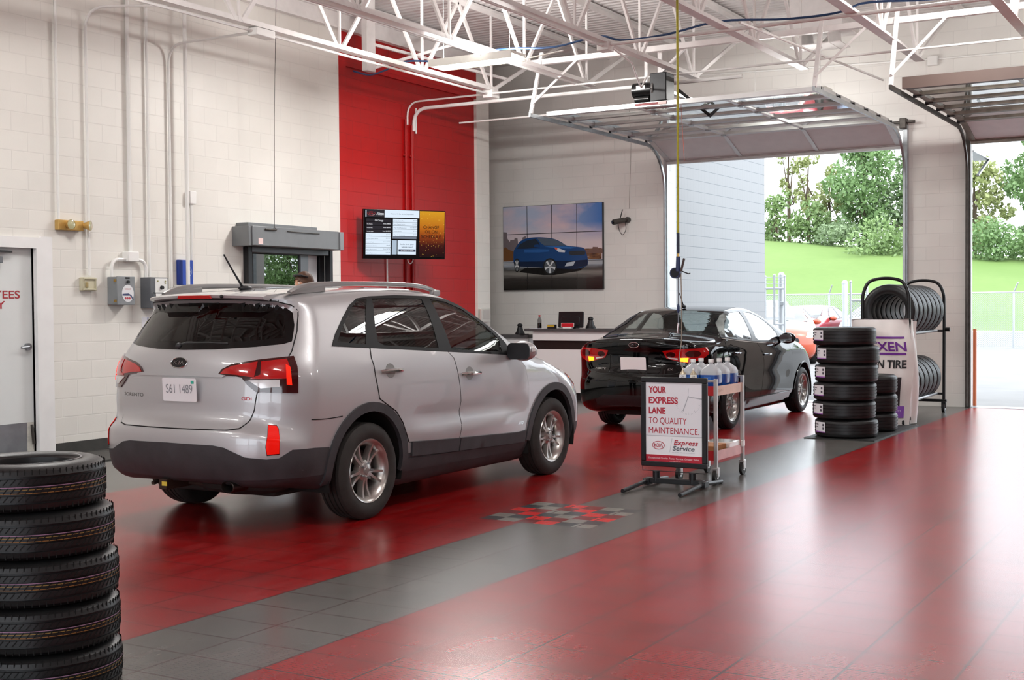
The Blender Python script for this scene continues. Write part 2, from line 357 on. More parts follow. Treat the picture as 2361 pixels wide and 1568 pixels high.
def floor_mat():
    m = pm('lane_tiles', 'a01010', .3, spec=.6); k = N(m); p = k.xyz(); x, y = p[0], p[1]
    def between(v, a, b): return k.math('MULTIPLY', k.math('GREATER_THAN', v, a), k.math('LESS_THAN', v, b))
    grey = k.math('MAXIMUM', between(y, 3.79, 4.68), k.math('GREATER_THAN', y, 8.585))
    vec = k.comb(x, y)
    n1 = k.noise(2.2, 5, vec); n2 = k.noise(.5, 3, k.comb(x, k.math('MULTIPLY', y, 2.5)))
    red = k.ramp(n1, [(.25, '780507'), (.5, '8d080a'), (.8, '980c0e')]); gr = k.ramp(n1, [(.25, '52514e'), (.75, '605f5b')])
    col = k.mix(grey, red, gr)
    # checker inlay of nine tiles split in four
    cx = k.math('DIVIDE', k.math('SUBTRACT', x, 8.092), .305); cy = k.math('DIVIDE', k.math('SUBTRACT', y, 4.118), .310)
    inn = k.math('MULTIPLY', between(cx, 0, 3), between(cy, 0, 3))
    big = k.math('MODULO', k.math('ADD', k.math('FLOOR', cx), k.math('FLOOR', cy)), 2)
    sm = k.math('MODULO', k.math('ADD', k.math('FLOOR', k.math('MULTIPLY', cx, 2)), k.math('FLOOR', k.math('MULTIPLY', cy, 2))), 2)
    chk = k.mix(big, k.mix(sm, '7c7b74', '363a3d'), k.mix(sm, 'cf100c', '74070a'))
    col = k.mix(inn, col, chk)
    # tile seams
    br = k.n('ShaderNodeTexBrick'); k.l(k.comb(x, k.math('SUBTRACT', y, 3.79)), br.inputs['Vector']); br.offset = 0; br.inputs['Scale'].default_value = 1
    br.inputs['Brick Width'].default_value = .305; br.inputs['Row Height'].default_value = .4472; br.inputs['Mortar Size'].default_value = .0065; br.inputs['Mortar Smooth'].default_value = .1
    col = k.mix(k.math('MULTIPLY', br.outputs['Fac'], .85), col, (.05, .02, .02))
    # dusty scuffs and light tyre wear
    sc = k.noise(4, 3, k.comb(k.math('MULTIPLY', x, .5), k.math('MULTIPLY', y, 2.0)), .5)
    col = k.mix(k.math('MULTIPLY', k.ramp(sc, [(.45, (0, 0, 0)), (.85, (1, 1, 1))]), .14), col, (.26, .17, .17))
    gx = k.math('LESS_THAN', k.math('FRACT', k.math('DIVIDE', x, .0254)), .16); gy = k.math('LESS_THAN', k.math('FRACT', k.math('DIVIDE', y, .0508)), .6)  # dark dots put the shade of tile grooves into the colour
    col = k.mix(k.math('MULTIPLY', k.math('MULTIPLY', gx, gy), .30), col, (.03, .022, .022))
    k.l(col, k.b.inputs['Base Color'])
    k.b.inputs['Roughness'].default_value = .27
    # small raised bars on every tile
    dp = k.math('MULTIPLY', k.math('SINE', k.math('MULTIPLY', k.math('ADD', x, y), 2 * PI / .075)), k.math('SINE', k.math('MULTIPLY', k.math('SUBTRACT', x, y), 2 * PI / .075)))
    bars = k.math('GREATER_THAN', dp, .35); tone = k.noise(1.1, 2, k.comb(k.math('MULTIPLY', x, 2.2), k.math('MULTIPLY', y, .5)))
    k.b.inputs['Roughness'].default_value = .25
    k.bump(k.math('ADD', k.math('SUBTRACT', k.math('MULTIPLY', k.noise(4, 1, vec), 2.0), k.math('MULTIPLY', br.outputs['Fac'], .6)), k.math('MULTIPLY', bars, .30)), .07, .003); return m
FX0, FY0 = -9.0, -9.0
struct('floor', MB().bb((FX0, FY0, -.12), (XB + .02, 14.0, 0)), floor_mat(), 'glossy red and grey tiled workshop floor', 'floor', smooth=0)
# left wall with a red section, an office window and a door
WIN = (12.49, 14.13, .95, 2.43); DR = (8.10, 9.21, 2.235)
wl = MB()
def wall_x(mb, x0, x1, z0, z1, y=YL, t=.2): mb.bb((x0, y, z0), (x1, y + t, z1))
wall_x(wl, FX0, DR[0] - .11, 0, ZC); wall_x(wl, DR[0] - .11, DR[1] + .11, DR[2] + .10, ZC); wall_x(wl, DR[1] + .11, WIN[0], 0, ZC)
wall_x(wl, WIN[0], WIN[1], 0, WIN[2]); wall_x(wl, WIN[0], WIN[1], WIN[3], ZC); wall_x(wl, WIN[1], 14.46, 0, ZC); wall_x(wl, 18.135, 18.53, 0, ZC)
struct('wall_left', wl, wallL, 'white painted block wall on the left with office window and door', 'wall', smooth=0)
wr = MB(); wall_x(wr, 14.46, 14.63, 0, ZC); wall_x(wr, 14.63, 16.12, 0, 5.02, YL + .05, .15); wall_x(wr, 16.12, 18.135, 0, 5.02, YL + .05, .15); wall_x(wr, 14.63, 18.135, 5.02, ZC)
struct('wall_left_red_section', wr, redL, 'red painted block section of the left wall', 'wall', smooth=0)
wn = MB().bb((18.33, YL + .2, 0), (18.53, 13.6, ZC)); wn.bb((18.33, 13.4, 0), (XB, 13.6, ZC)); struct('wall_niche', wn, wallB, 'white block return wall beside the reception corner', 'wall', smooth=0)
# back wall with two tall door openings
D1, D2, DZ = (4.75, 8.73), (-.15, 3.843), 4.28
wb = MB()
def wall_y(mb, y0, y1, z0, z1, x=XB, t=.3): mb.bb((x, y0, z0), (x + t, y1, z1))
wall_y(wb, D1[1], 13.6, 0, ZC); wall_y(wb, D1[0], D1[1], DZ, ZC); wall_y(wb, D2[1], D1[0], 0, ZC); wall_y(wb, D2[0], D2[1], DZ, ZC); wall_y(wb, FY0, D2[0], 0, ZC)
struct('wall_back', wb, wallB, 'white block end wall with two overhead door openings', 'wall', smooth=0)
# the walls behind the camera: a drive-through with open doors like these
wf = MB()
for a, b, z0 in ((9.2, 13.6, 0), (4.4, 9.2, 4.3), (3.8, 4.4, 0), (-1.0, 3.8, 4.3), (-1.6, -1.0, 0), (-6.4, -1.6, 4.3), (FY0, -6.4, 0)): wall_y(wf, a, b, z0, ZC, FX0 - .3)
struct('wall_front', wf, wallB, 'white block wall behind the lanes', 'wall', smooth=0)
wR = MB().bb((FX0, FY0 - .2, 0), (XB, FY0, ZC)); struct('wall_right', wR, noisy('grey_block_far', '6b6866', .2, 2, .6), 'grey block wall on the far right, darkened to dim reflections', 'wall', smooth=0)  # unseen wall toned dark so the cars reflect less brightness
# ribbed metal deck
dk = MB(); per = .152; x = FX0 - .3; pr = []
while x < XB + .3:
    pr += [(x, ZC + .04), (x + .05, ZC + .04), (x + .062, ZC), (x + .137, ZC)]; x += per
    pr += [(x - .003, ZC + .04)]
n = len(pr); dk.add([(a, y, z) for a, z in pr for y in (FY0 - .2, 13.7)], [(2 * i, 2 * i + 1, 2 * i + 3, 2 * i + 2) for i in range(n - 1)])
struct('ceiling', dk, noisy('white_deck', 'd9d5d3', .05, 3, .5), 'ribbed white metal roof deck', 'ceiling', smooth=0, recalc=False)
struct('ceiling_sun_block', MB().bb((FX0 - .4, FY0 - .3, ZC + .06), (XB + .4, 13.8, ZC + .16)), white_steel, 'unseen slab added above the metal deck to keep sunlight out', 'roof', smooth=0)  # slab added over the deck so no sunlight leaks in
# rubber cove base and wall ledger
cv = MB(); cv.bb((FX0, YL - .012, 0), (DR[0] - .12, YL, .128)); cv.bb((DR[1] + .12, YL - .012, 0), (18.53, YL, .128)); cv.bb((DR[1] + .12, YL - .03, 0), (18.53, YL, .012))
struct('baseboard_left', cv, noisy('dark_rubber', '3a3936', .15, 8, .6), 'dark rubber cove base along the left wall', 'baseboard', smooth=0)
cb = MB(); cb.bb((XB - .012, D1[1] + .2, 0), (XB, 13.4, .1)); struct('baseboard_back', cb, MATS['dark_rubber'], 'dark rubber cove base at the reception wall', 'baseboard', smooth=0)
lg = MB(); lg.bb((FX0, YL - .09, 5.50), (18.5, YL, 5.53)); lg.bb((FX0, YL - .1, 5.72), (18.5, YL, 5.74)); lg.bb((FX0, YL - .06, 5.53), (18.5, YL, 5.94)); struct('trim_1', lg, white_steel, 'white steel ledger under the roof deck on the left wall', 'beam', smooth=0)
# red conduits and a stub steel bracket on the red section
for i, (cx, w) in enumerate(((16.13, .045), (16.30, .055))):
    c = MB(); c.tube([(cx, YL + .02, .1), (cx, YL + .02, 4.45 - .08 * i)], w / 2, 8); [c.box((cx, YL + .03, z), (w * 2.4, .03, .03)) for z in (1.2, 2.6, 3.9)]
    tag(part('wall_conduit', c, red_pipe), ['red painted conduit up the red wall, left one of the pair behind the television', 'red painted conduit up the red wall, right one of the pair behind the television'][i], 'conduit', 'red conduits')
# ---------------------------------------------------------------- roof joists, conduits, ceiling equipment
ZB, ZT = 4.75, 5.88
def joist(y, xe, label):
    t = thing('roof_joist', label, 'joist', (0, y, 0), 0, 'steel roof joists')
    def angle(nm, a, b, w, h, up):   # inverted T section
        m = MB(); s = 1 if up else -1; pr = [(-w / 2, 0), (w / 2, 0), (w / 2, s * .01), (.012, s * .012), (.012, s * h), (-.012, s * h), (-.012, s * .012), (-w / 2, s * .01)]
        m.add([(x, p, z + q) for x, z in (a, b) for p, q in pr], [tuple(range(8)), tuple(range(8, 16))] + [(i, (i + 1) % 8, 8 + (i + 1) % 8, 8 + i) for i in range(8)]); return part(nm, m, white_steel, t, smooth=0)
    angle('bottom_chord', (FX0, ZB), (xe + .18, ZB), .125, .075, True); angle('top_chord', (FX0, ZT + .05), (XB, ZT + .05), .14, .08, False)
    x = xe; sp = 1.80
    while x > FX0 + 1:
        part('web_vertical', MB().bar((x, 0, ZB + .03), (x, 0, ZT), .028, .028), white_steel, t, smooth=0)
        for sx in (-1, 1):
            xt = x + sx * sp / 2
            if sx > 0 and x == xe: xt = min(xe + 2.35, XB - .35)
            part('web_diagonal', MB().bar((x + sx * .05, 0, ZB + .03), (xt, 0, ZT), .055 if sx < 0 else .05, .03, (0, 1, 0)), white_steel, t, smooth=0)
        x -= sp
JY = [(9.84, 16.23), (8.40, 16.50), (6.90, 16.85), (5.37, 16.85), (3.90, 17.1), (2.44, 17.2), (.95, 17.2)]
for i, (y, xe) in enumerate(JY):
    joist(y, xe, 'white open-web steel roof joist, ' + ['nearest the left wall and red section', 'second from the left wall, over the lit ceiling light', 'third from the left wall, carrying the white junction box', 'crossing above the opened first door', 'over the pillar between the doors', 'at the top right corner of the photo', 'over the second door, seventh from the left wall'][i])
# left edge angle and a stub bracket by the red wall
def cond(path, label, r=.016, mat=None, group='white conduits', nm='conduit', n=8, sm=0):
    P = [tuple(p) for p in path]
    if sm: # rounded elbows
        Q = [Vector(P[0])]
        for a, b, c in zip(P, P[1:], P[2:]):
            a, b, c = Vector(a), Vector(b), Vector(c); u = (a - b).normalized() * sm; w = (c - b).normalized() * sm
            for k in range(7): f = k / 6; Q.append(b + u * (1 - f) ** 2 + w * f ** 2)
        Q.append(Vector(P[-1])); P = Q
    m = MB().tube(P, r, n); return tag(part(nm, m, mat or white_pipe), label, 'conduit', group)
YW = YL - .03
cond([(9.51, YW, 2.55), (9.51, YW, 5.9)], 'white conduit rising from the brass emergency light')
cond([(9.92, YW, 1.96), (9.92, YW, 4.93), (10.55, 10.31, 4.95)], 'white conduit rising from the clear alarm cover and bending out at the top', sm=.25)
cond([(10.525, YW, 2.24), (10.525, YW, 5.9)], 'white conduit rising from the square junction box', .022)
cond([(10.817, YW, 1.96), (10.817, YW, 5.9)], 'white conduit rising from the grey meter box with the white face')
cond([(11.162, YW, 1.2), (11.162, YW, 4.72), (11.18, 9.90, 4.72)], 'white conduit that bends out from the wall to the joist box', sm=.25)
cond([(11.346, YW - .09, 1.85), (11.346, YW - .09, 5.9)], 'white conduit standing in front of the blue binder', .024)
cond([(11.505, YW, 1.87), (11.505, YW, 2.90)], 'short white conduit right of the blue binder')
tag(part('junction_box', MB().box((11.505, YL - .035, 2.93), (.11, .07, .16)), white_pipe, bevel=.01), 'small white box capping the short conduit', 'box')
tag(part('junction_box', MB().box((10.51, YL - .05, 2.185), (.165, .10, .115)), white_pipe, bevel=.008), 'white square junction box above the two grey electrical boxes', 'box')
for x0, x1, z1, w in ((10.43, 10.22, 1.95, 'left grey box'), (10.59, 10.74, 1.95, 'right grey box')): cond([(x0, YW - .02, 2.15), (x1, YW - .02, 2.15), (x1, YW - .02, z1)], 'white elbow conduit from the junction box down to the ' + w, .02, sm=.12)
tag(part('junction_box', MB().box((11.20, 9.84, 4.70), (.32, .14, .09)), white_pipe, bevel=.01), 'white flat box under the joist nearest the left wall', 'box')
tag(part('junction_box', MB().box((14.05, 6.90, 4.72), (.16, .16, .12)), white_pipe, bevel=.01), 'white box under the third joist where the conduits meet', 'box')
tag(part('junction_box', MB().box((16.22, 9.84, 4.70), (.22, .16, .11)), white_pipe, bevel=.01), 'white box at the end of the joist by the red section', 'box')
cond([(11.36, 9.84, 4.705), (16.1, 9.84, 4.705)], 'white conduit under the joist nearest the left wall, towards the back')
cond([(-5, 9.84, 4.705), (11.04, 9.84, 4.705)], 'white conduit under the joist nearest the left wall, left of the flat box')
cond([(-5, 8.40, 4.715), (16.6, 8.40, 4.715)], 'white conduit under the second joist')
cond([(-5, 6.90, 4.715), (13.97, 6.90, 4.715)], 'white conduit under the third joist leading to its box')
cond([(14.05, 6.82, 4.74), (14.05, -1.5, 4.74)], 'white conduit crossing the bays with the blue air line lying on it', .022)
cond([(16.13, YW + .02, 4.36), (16.13, YW + .02, 4.70), (16.16, -1.5, 4.70)], 'thin white conduit bending off the red wall and crossing the bays', .014, sm=.22)
cond([(16.30, YW + .02, 4.28), (16.30, YW + .02, 4.62), (16.34, 6.0, 4.62)], 'thick white conduit bending off the red wall below the thin one', .027, sm=.25)
cond([(16.36, YW + .02, 4.25), (16.36, YW + .02, 4.64)], 'short white drop pipe on the red wall', .014)
cond([(17.0, 10.9, 4.46), (17.0, 5.3, 4.46)], 'thin white gas pipe hung level with the door tracks', .014)
cond([(14.1, 6.82, 4.70), (14.7, 6.85, 4.62), (15.3, 7.02, 4.45), (15.75, 7.2, 4.50), (15.95, 7.22, 4.66)], 'white flexible conduit drooping from the joist box to the door opener', .013)
cond([(XB - .02, 8.6, 5.43), (XB - .02, 4.45, 5.30)], 'white conduit along the wall above the doors, left of the square box', .016)
cond([(XB - .02, 4.28, 5.29), (XB - .02, -3, 5.22)], 'white conduit along the wall above the doors, right of the square box', .016)
tag(part('junction_box', MB().box((XB - .04, 4.363, 5.267), (.08, .15, .15)), white_pipe, bevel=.012), 'white square box on the wall above the pillar', 'box')
cond([(13.9, 7.4, 4.70), (13.95, 8.0, 4.66)], 'white flexible lead to the hanging ceiling light', .009)
cond([(13.4, 4.95, 4.66), (18.6, 4.72, 4.78)], 'white pipe running from the deck unit towards the pillar', .016)
# blue air line draped across the steel
air = [(14.62, 11.15, 4.93), (14.4, 10.7, 4.80), (14.2, 10.3, 4.79), (14.05, 9.84, 4.84), (14.05, 9.2, 4.78), (14.05, 8.4, 4.845), (14.05, 7.6, 4.79), (14.05, 6.95, 4.85), (14.05, 6.7, 4.775), (14.05, 6.1, 4.775), (14.05, 5.45, 4.85), (14.05, 4.6, 4.78), (14.05, 4.0, 4.79), (14.05, 3.8, 4.85), (14.05, 3.0, 4.80), (14.05, 2.3, 4.85), (14.05, .5, 4.79)]
tag(part('air_line', MB().tube([tuple(p) for p in crom(air, 5, False)], .013, 8), pm('blue_hose', '26456f', .5)), 'blue air line draped over the joists and cross conduit', 'hose')
# strut channel carrying the door gear
tag(part('strut_channel', MB().bb((15.765, 2.2, 4.96), (15.845, 9.1, 5.035)), white_steel, bevel=.004), 'white strut channel across the joists carrying the door tracks', 'beam')
# wall steel by the red section
bk = thing('steel_bracket', 'white steel stub hanging in front of the red section with two braces', 'bracket', (14.65, 10.9, 0))
part('stub', MB().bb((-.10, -.05, 4.90), (.10, .05, 5.94)), white_steel, bk, bevel=.01); part('brace', MB().bar((.08, 0, 5.3), (2.4, -.9, 5.05), .04, .04), white_steel, bk, smooth=0); part('brace', MB().bar((.08, 0, 4.96), (.9, -.9, 5.35), .04, .04), white_steel, bk, smooth=0)
# air unit with angled diffuser
du = thing('air_diffuser', 'white ceiling air unit with angled outlets above the first door', 'air unit', (17.75, 5.38, 0))
part('duct', MB().bb((-.25, -.36, 5.48), (.5, .36, 5.96)), white_steel, du, bevel=.008); part('duct_face', MB().bb((-.30, -.40, 5.40), (.55, .40, 5.49)), white_steel, du, bevel=.006)
for s, nm in ((-1, 'outlet'), (1, 'outlet')): part(nm, MB().prism([(-.30, 5.40), (.34, 5.40), (.44, 5.17), (-.22, 5.17)], .012, (-.05, s * .20 + .0, 0), (1, 0, 0), (0, 0, 1)), white_steel, du, smooth=0)
part('vane', MB().bar((0, -.36, 5.18), (0, .36, 5.18), .5, .012), white_steel, du, smooth=0)
# ceiling fan seen from below at the top edge
# ---------------------------------------------------------------- overhead sectional doors, open under the roof
def section_door(y0, y1, zt, label, dirty=False, n=6, xnear=15.95):
    gm = noisy('door_rail_dirty', '8f877c', .25, 8, .4, metal=.5) if dirty else noisy('door_rail', 'c9c8c7', .06, 8, .32, metal=.35); tr = dark_steel if dirty else galv
    t = thing('overhead_door', label, 'door', (0, 0, 0), 0, 'overhead doors'); pane = glass_mat('door_pane', (.9, .92, .9), .82, .02, 1.6)
    xs = np.linspace(xnear, 19.30, n); L = xs[1] - xs[0]; W = y1 - y0; z = zt + .05
    def section(nm, Mx, L, solid=False):
        s = part(nm, MB().bar((0, y0, .025), (0, y1, .025), .07, .05).xf(Mx), gm, t, smooth=0)
        part('rail', MB().bar((L - .04, y0, .025), (L - .04, y1, .025), .07, .05).xf(Mx), gm, s, smooth=0)
        for k in range(4):
            y = y0 + .035 + (W - .07) * k / 3; part('stile', MB().bar((.04, y, .026), (L - .07, y, .026), .085 if k in (0, 3) else .06, .048).xf(Mx), gm, s, smooth=0)
        if solid: part('panel', MB().bb((.02, y0 + .03, .018), (L - .05, y1 - .03, .028)).xf(Mx), noisy('door_panel_white', 'd8d4d2', .04, 6, .45), s, smooth=0)
        else:
            for k in range(3): part('pane', MB().bb((.035, y0 + .075 + (W - .07) * k / 3, .022), (L - .075, y0 - .005 + (W - .07) * (k + 1) / 3, .028)).xf(Mx), pane, s, smooth=0)
        return s
    for x in xs[:-1]:
        s = section('door_section', Matrix.Translation((x, 0, z)), L)
        for k in range(4):
            y = y0 + .035 + (W - .07) * k / 3; part('hinge', MB().box((x + L - .01, y, z - .008), (.09, .06, .02)), tr, s, smooth=0)
        for yy, sg in ((y0, -1), (y1, 1)): part('roller', MB().cyl((x + L, yy, z), (x + L, yy + sg * .045, z), .024, 10), black_pl, s)
    part('top_rail', MB().bb((xnear - .10, y0, z - .02), (xnear, y1, z + (.12 if dirty else .04))), pm('strut_brown', '5a4a44', .5) if dirty else gm, t, smooth=0)
    # last section hangs down the bend
    a = math.atan2(zt + .05 - 3.985, 20.09 - 19.30); Ls = math.hypot(.79, zt + .05 - 3.985) + .02
    section('bottom_section', Matrix.Translation((19.30, 0, z)) @ Matrix.Rotation(a, 4, 'Y'), Ls, True)
    part('bottom_seal', MB().bb((20.06, y0, 3.955), (20.13, y1, 4.00)), gm, t, smooth=0)
    for yy, sg in ((y0 - .045, -1), (y1 + .045, 1)):
        path = [(xnear - .5, yy, zt)] + [(x, yy, zt) for x in (17, 18, 19.0)] + [(19.35 + .72 * math.sin(q), yy, zt - .72 + .72 * math.cos(q)) for q in np.linspace(0, PI / 2, 10)] + [(20.07, yy, 2), (20.07, yy, .02)]
        m = MB(); w, hh = .055, .03; vs = []
        for i, p in enumerate(path):
            d = Vector(path[min(i + 1, len(path) - 1)]) - Vector(path[max(i - 1, 0)]); d.normalize(); u = Vector((-d.z, 0, d.x)) if True else None
            for du_, dv in ((-w / 2, -hh / 2), (w / 2, -hh / 2), (w / 2, hh / 2), (-w / 2, hh / 2)): vs.append(Vector(p) + u * du_ + Vector((0, sg * dv, 0)))
        k = len(path); m.add(vs, [(4 * i + j, 4 * i + (j + 1) % 4, 4 * i + 4 + (j + 1) % 4, 4 * i + 4 + j) for i in range(k - 1) for j in range(4)] + [(0, 1, 2, 3), (4 * k - 1, 4 * k - 2, 4 * k - 3, 4 * k - 4)])
        part('track', m, tr, t, smooth=30)
        part('jamb_angle', MB().bb((20.10, yy - .035, 0), (20.187, yy + .035, zt + .1)), tr, t, smooth=0)
        part('track_hanger', MB().bar((xnear - .46, yy, zt + .02), (xnear - .14, yy, 5.13), .05, .03), white_steel, t, smooth=0); part('hanger_brace', MB().bar((xnear - .44, yy, zt + .15), (xnear - .14, yy - .62, 5.03), .045, .03), white_steel, t, smooth=0)
        part('spring_bearing', MB().box((20.10, yy - sg * .02, zt + .12), (.15, .10, .16)), dark_steel, t, bevel=.01)
    part('torsion_shaft', MB().cyl((20.08, y0 - .2, zt + .14), (20.08, y1 + .2, zt + .14), .02, 10), dark_steel, t)
    return t
section_door(D1[0] + .06, D1[1] - .02, 4.22, 'open glazed overhead door at the head of the lane, left of the pillar')
section_door(D2[0] + .05, D2[1] - .05, 4.15, 'open grimy overhead door at the right edge of the photo', True)
# motor opener
op = thing('door_opener', 'black chain opener motor hanging below white angles over the lane', 'opener', (16.0, 7.12, 4.3))
part('gear_case', MB().bb((-.12, -.22, .02), (.16, .02, .40)), black_pl, op, bevel=.012); part('base_plate', MB().bb((-.16, -.24, -.03), (.2, .22, .0)), pm('plate_red', '7a1418', .5), op); part('base_edge', MB().bb((-.165, -.24, -.035), (-.155, -.12, .005)), pm('pale_edge', 'd9b9b4', .5), op)
part('motor', MB().cyl((0, .02, .20), (0, .30, .20), .105, 24), pm('motor_black', '0d0d0e', .25), op); part('motor_end', MB().cyl((0, .30, .20), (0, .335, .20), .07, 20, .02), black_pl, op); part('motor_label', MB().prism(rrect(.13, .06, .004), .002, (-.1075, .16, .22), (0, -1, 0), (0, 0, 1)), pm('label_white', 'e9e8e6', .5), op); part('capacitor', MB().cyl((-.05, .05, .07), (-.05, .26, .07), .045, 16), pm('motor_black', '0d0d0e', .25), op)
part('flywheel', MB().cyl((-.02, -.005, .2), (-.02, -.03, .2), .12, 24), pm('wheel_grey', '6d6a68', .4, .5), op)
part('hanging_angle', MB().bar((0, .12, .30), (0, .12, .72), .045, .03), white_steel, op, smooth=0); part('hanging_angle', MB().bar((0, -.08, .38), (0, -.08, .72), .055, .03), white_steel, op, smooth=0); part('angle_brace', MB().bar((0, -.08, .40), (0, -.46, .72), .045, .03), white_steel, op, smooth=0)
part('chain_rail', MB().bb((.16, -.16, .16), (3.7, -.09, .20)), galv, op, smooth=0); part('trolley_arm', MB().bar((.35, -.20, .22), (.72, -.50, -.10), .05, .012, (0, 1, 0)), black_pl, op, smooth=0); part('trolley_arm', MB().bar((.72, -.50, -.12), (.80, -.62, .02), .05, .012, (0, 1, 0)), black_pl, op, smooth=0)
part('release_cord', MB().tube([(.30, -.25, .1), (.34, -.27, -.5), (.38, -.27, -.75)], .003, 5), pm('cord_red', 'c05a40', .6), op)
# ---------------------------------------------------------------- things on the left wall
d = struct('door_1', MB().bb((DR[0], YL + .05, .02), (DR[1], YL + .095, DR[2])), noisy('door_white', 'dcdedd', .02, 3, .35), 'white steel personnel door with red EMPLOYEES ONLY lettering', 'door', smooth=0)
fm = MB(); fw = .115
for a, b in (((DR[1], YL - .035, 0), (DR[1] + fw * .62, YL + .12, DR[2] + fw)), ((DR[0] - fw, YL - .035, 0), (DR[0], YL + .12, DR[2] + fw)), ((DR[0], YL - .035, DR[2]), (DR[1], YL + .12, DR[2] + fw))): fm.bb(a, b)
fm.bb((DR[1], YL + .02, 0), (DR[1] + .03, YL + .05, DR[2])); struct('trim_2', fm, trim_white, 'white steel frame around the personnel door', 'door frame', smooth=0)
struct('trim_3', MB().bb((DR[1] + fw * .62, YL - .02, 0), (DR[1] + .22, YL, DR[2] + .13)), trim_white, 'white casing beside the personnel door frame', 'trim', smooth=0)
yd = YL + .049
for s, z in (('EMPLOYEES', 1.704), ('ONLY', 1.595)): part('lettering', text_mb(s, (8.655, yd, z), (1, 0, 0), (0, 0, 1), .080, .80 if s == 'EMPLOYEES' else .43, 'C', .002, .012), pm('letter_crimson', 'a3222b', .5), d, smooth=0)
part('kick_plate', MB().bb((DR[0] + .03, yd - .004, .06), (DR[1] - .09, yd, .385)), noisy('brushed_steel', 'a2a6ab', .15, 5, .3, metal=.8), d); part('kick_plate_edge', MB().bb((DR[1] - .095, yd - .006, .05), (DR[1] - .01, yd, .385)), noisy('worn_white', 'c9c7be', .2, 14, .6), d); part('hold_open', MB().bar((DR[1] - .045, yd - .02, .36), (DR[1] - .03, yd - .03, .15), .03, .02), dark_steel, d, bevel=.004)
lv = part('lever_rose', MB().cyl((9.135, yd, 1.19), (9.135, yd - .035, 1.19), .038, 20), pm('satin_nickel', '8c8f93', .3, .9), d); part('lever', MB().tube([(9.135, yd - .035, 1.19), (9.12, yd - .055, 1.19), (9.02, yd - .055, 1.185)], .012, 8), MATS['satin_nickel'], lv)
cl = part('door_closer', MB().bb((8.45, yd - .07, 2.07), (8.80, yd, 2.14)), pm('closer_grey', '6f7277', .5), d, bevel=.006); part('closer_arm', MB().bar((8.5, yd - .08, 2.19), (8.92, yd - .05, 2.19), .03, .02), black_pl, cl)
part('door_sweep', MB().bb((DR[0], yd - .008, .02), (DR[1], yd + .02, .06)), dark_steel, d)
# emergency light
em = thing('emergency_light', 'brass-faced emergency light with two lamp heads above the personnel door', 'light', (9.66, YL, 2.50))
part('case', MB().bb((-.18, -.07, -.055), (.16, 0, .055)), noisy('yellowed_brass', 'c9a45f', .12, 20, .35, metal=.35), em, bevel=.008)
for x, a in ((-.06, 0), (.19, .5)): h = part('lamp_head', MB().lathe([(.005, -.05), (.03, -.045), (.052, .015), (.055, .03)], 20, Matrix.Translation((x, -.10, .005)) @ Matrix.Rotation(a, 4, 'Z') @ Matrix.Rotation(PI / 2, 4, 'X')), MATS['yellowed_brass'], em); part('lamp_lens', MB().lathe([(.052, .028), (.03, .035), (.001, .037)], 20, Matrix.Translation((x, -.10, .005)) @ Matrix.Rotation(a, 4, 'Z') @ Matrix.Rotation(PI / 2, 4, 'X')), pm('lens_olive', 'b9b48c', .1, coat=1), h)
# alarm cover
al = thing('alarm_cover', 'yellowed clear alarm cover left of the two grey electrical boxes', 'alarm', (9.90, YL, 1.863))
part('back_box', MB().bb((-.10, -.05, -.075), (.10, 0, .075)), pm('ivory', 'c9c3a8', .5), al, bevel=.01); part('cover_rim', MB().tube([(-.085, -.06, -.06), (.085, -.06, -.06), (.085, -.06, .06), (-.085, -.06, .06)], .012, 6, closed=True), pm('ivory', 'c9c3a8', .5), al); part('sounder', MB().bb((-.055, -.062, -.04), (-.02, -.05, .02)), pm('sounder_tan', '9a8a5c', .5), al, bevel=.004)
# two grey electrical boxes
b1 = thing('electrical_box', 'grey electrical box with a round white sticker, under the junction box', 'electrical box', (10.30, YL, 1.79), 0, 'grey electrical boxes')
gr_ = noisy('box_grey', '84888b', .05, 10, .45); part('case', MB().bb((-.10, -.15, -.158), (.155, -.0, .158)), gr_, b1, bevel=.008); dd = part('lid', MB().bb((-.105, -.165, -.162), (.16, -.15, .162)), gr_, b1, bevel=.006)
part('sticker', MB().prism(ellipse(.088, .098, 32, .05, -.03), .0015, (0, -.1665, 0), (1, 0, 0), (0, 0, 1)), pm('sticker_white', 'dfe0e3', .4), dd)
part('sticker_text', text_mb('CONSULTE', (.05, -.1685, .012), (1, 0, 0), (0, 0, 1), .014, .09, 'C', 0, .01), pm('sticker_red', 'b5434e', .5), dd, smooth=0); part('sticker_picture', MB().prism([(-.03, -.035), (.06, -.03), (.10, -.05), (.135, -.10), (.12, -.10), (.08, -.055), (-.03, -.055)], .001, (0, -.1685, 0), (1, 0, 0), (0, 0, 1)), pm('sticker_blue', '3a4468', .5), dd, smooth=0)
for k in range(3): part('sticker_dot', MB().prism(ellipse(.013, .013, 14, .015 + .03 * k, -.085), .001, (0, -.1685, 0), (1, 0, 0), (0, 0, 1)), pm('sticker_red', 'b5434e', .5), dd, smooth=0)
part('key_switch', MB().cyl((.05, -.165, .10), (.05, -.185, .10), .018, 14), black_pl, dd); part('nameplate', MB().bb((.02, -.168, .135), (.08, -.164, .155)), black_pl, dd)
for z in (.115, -.115): part('hinge', MB().bb((-.125, -.155, z - .015), (-.10, -.13, z + .015)), pm('hinge_brass', '9b7a3c', .4, .6), b1)
b2 = thing('electrical_box', 'dark grey meter box with a white control face and black knob, nearest the silver car', 'electrical box', (10.80, YL, 1.77), 0, 'grey electrical boxes')
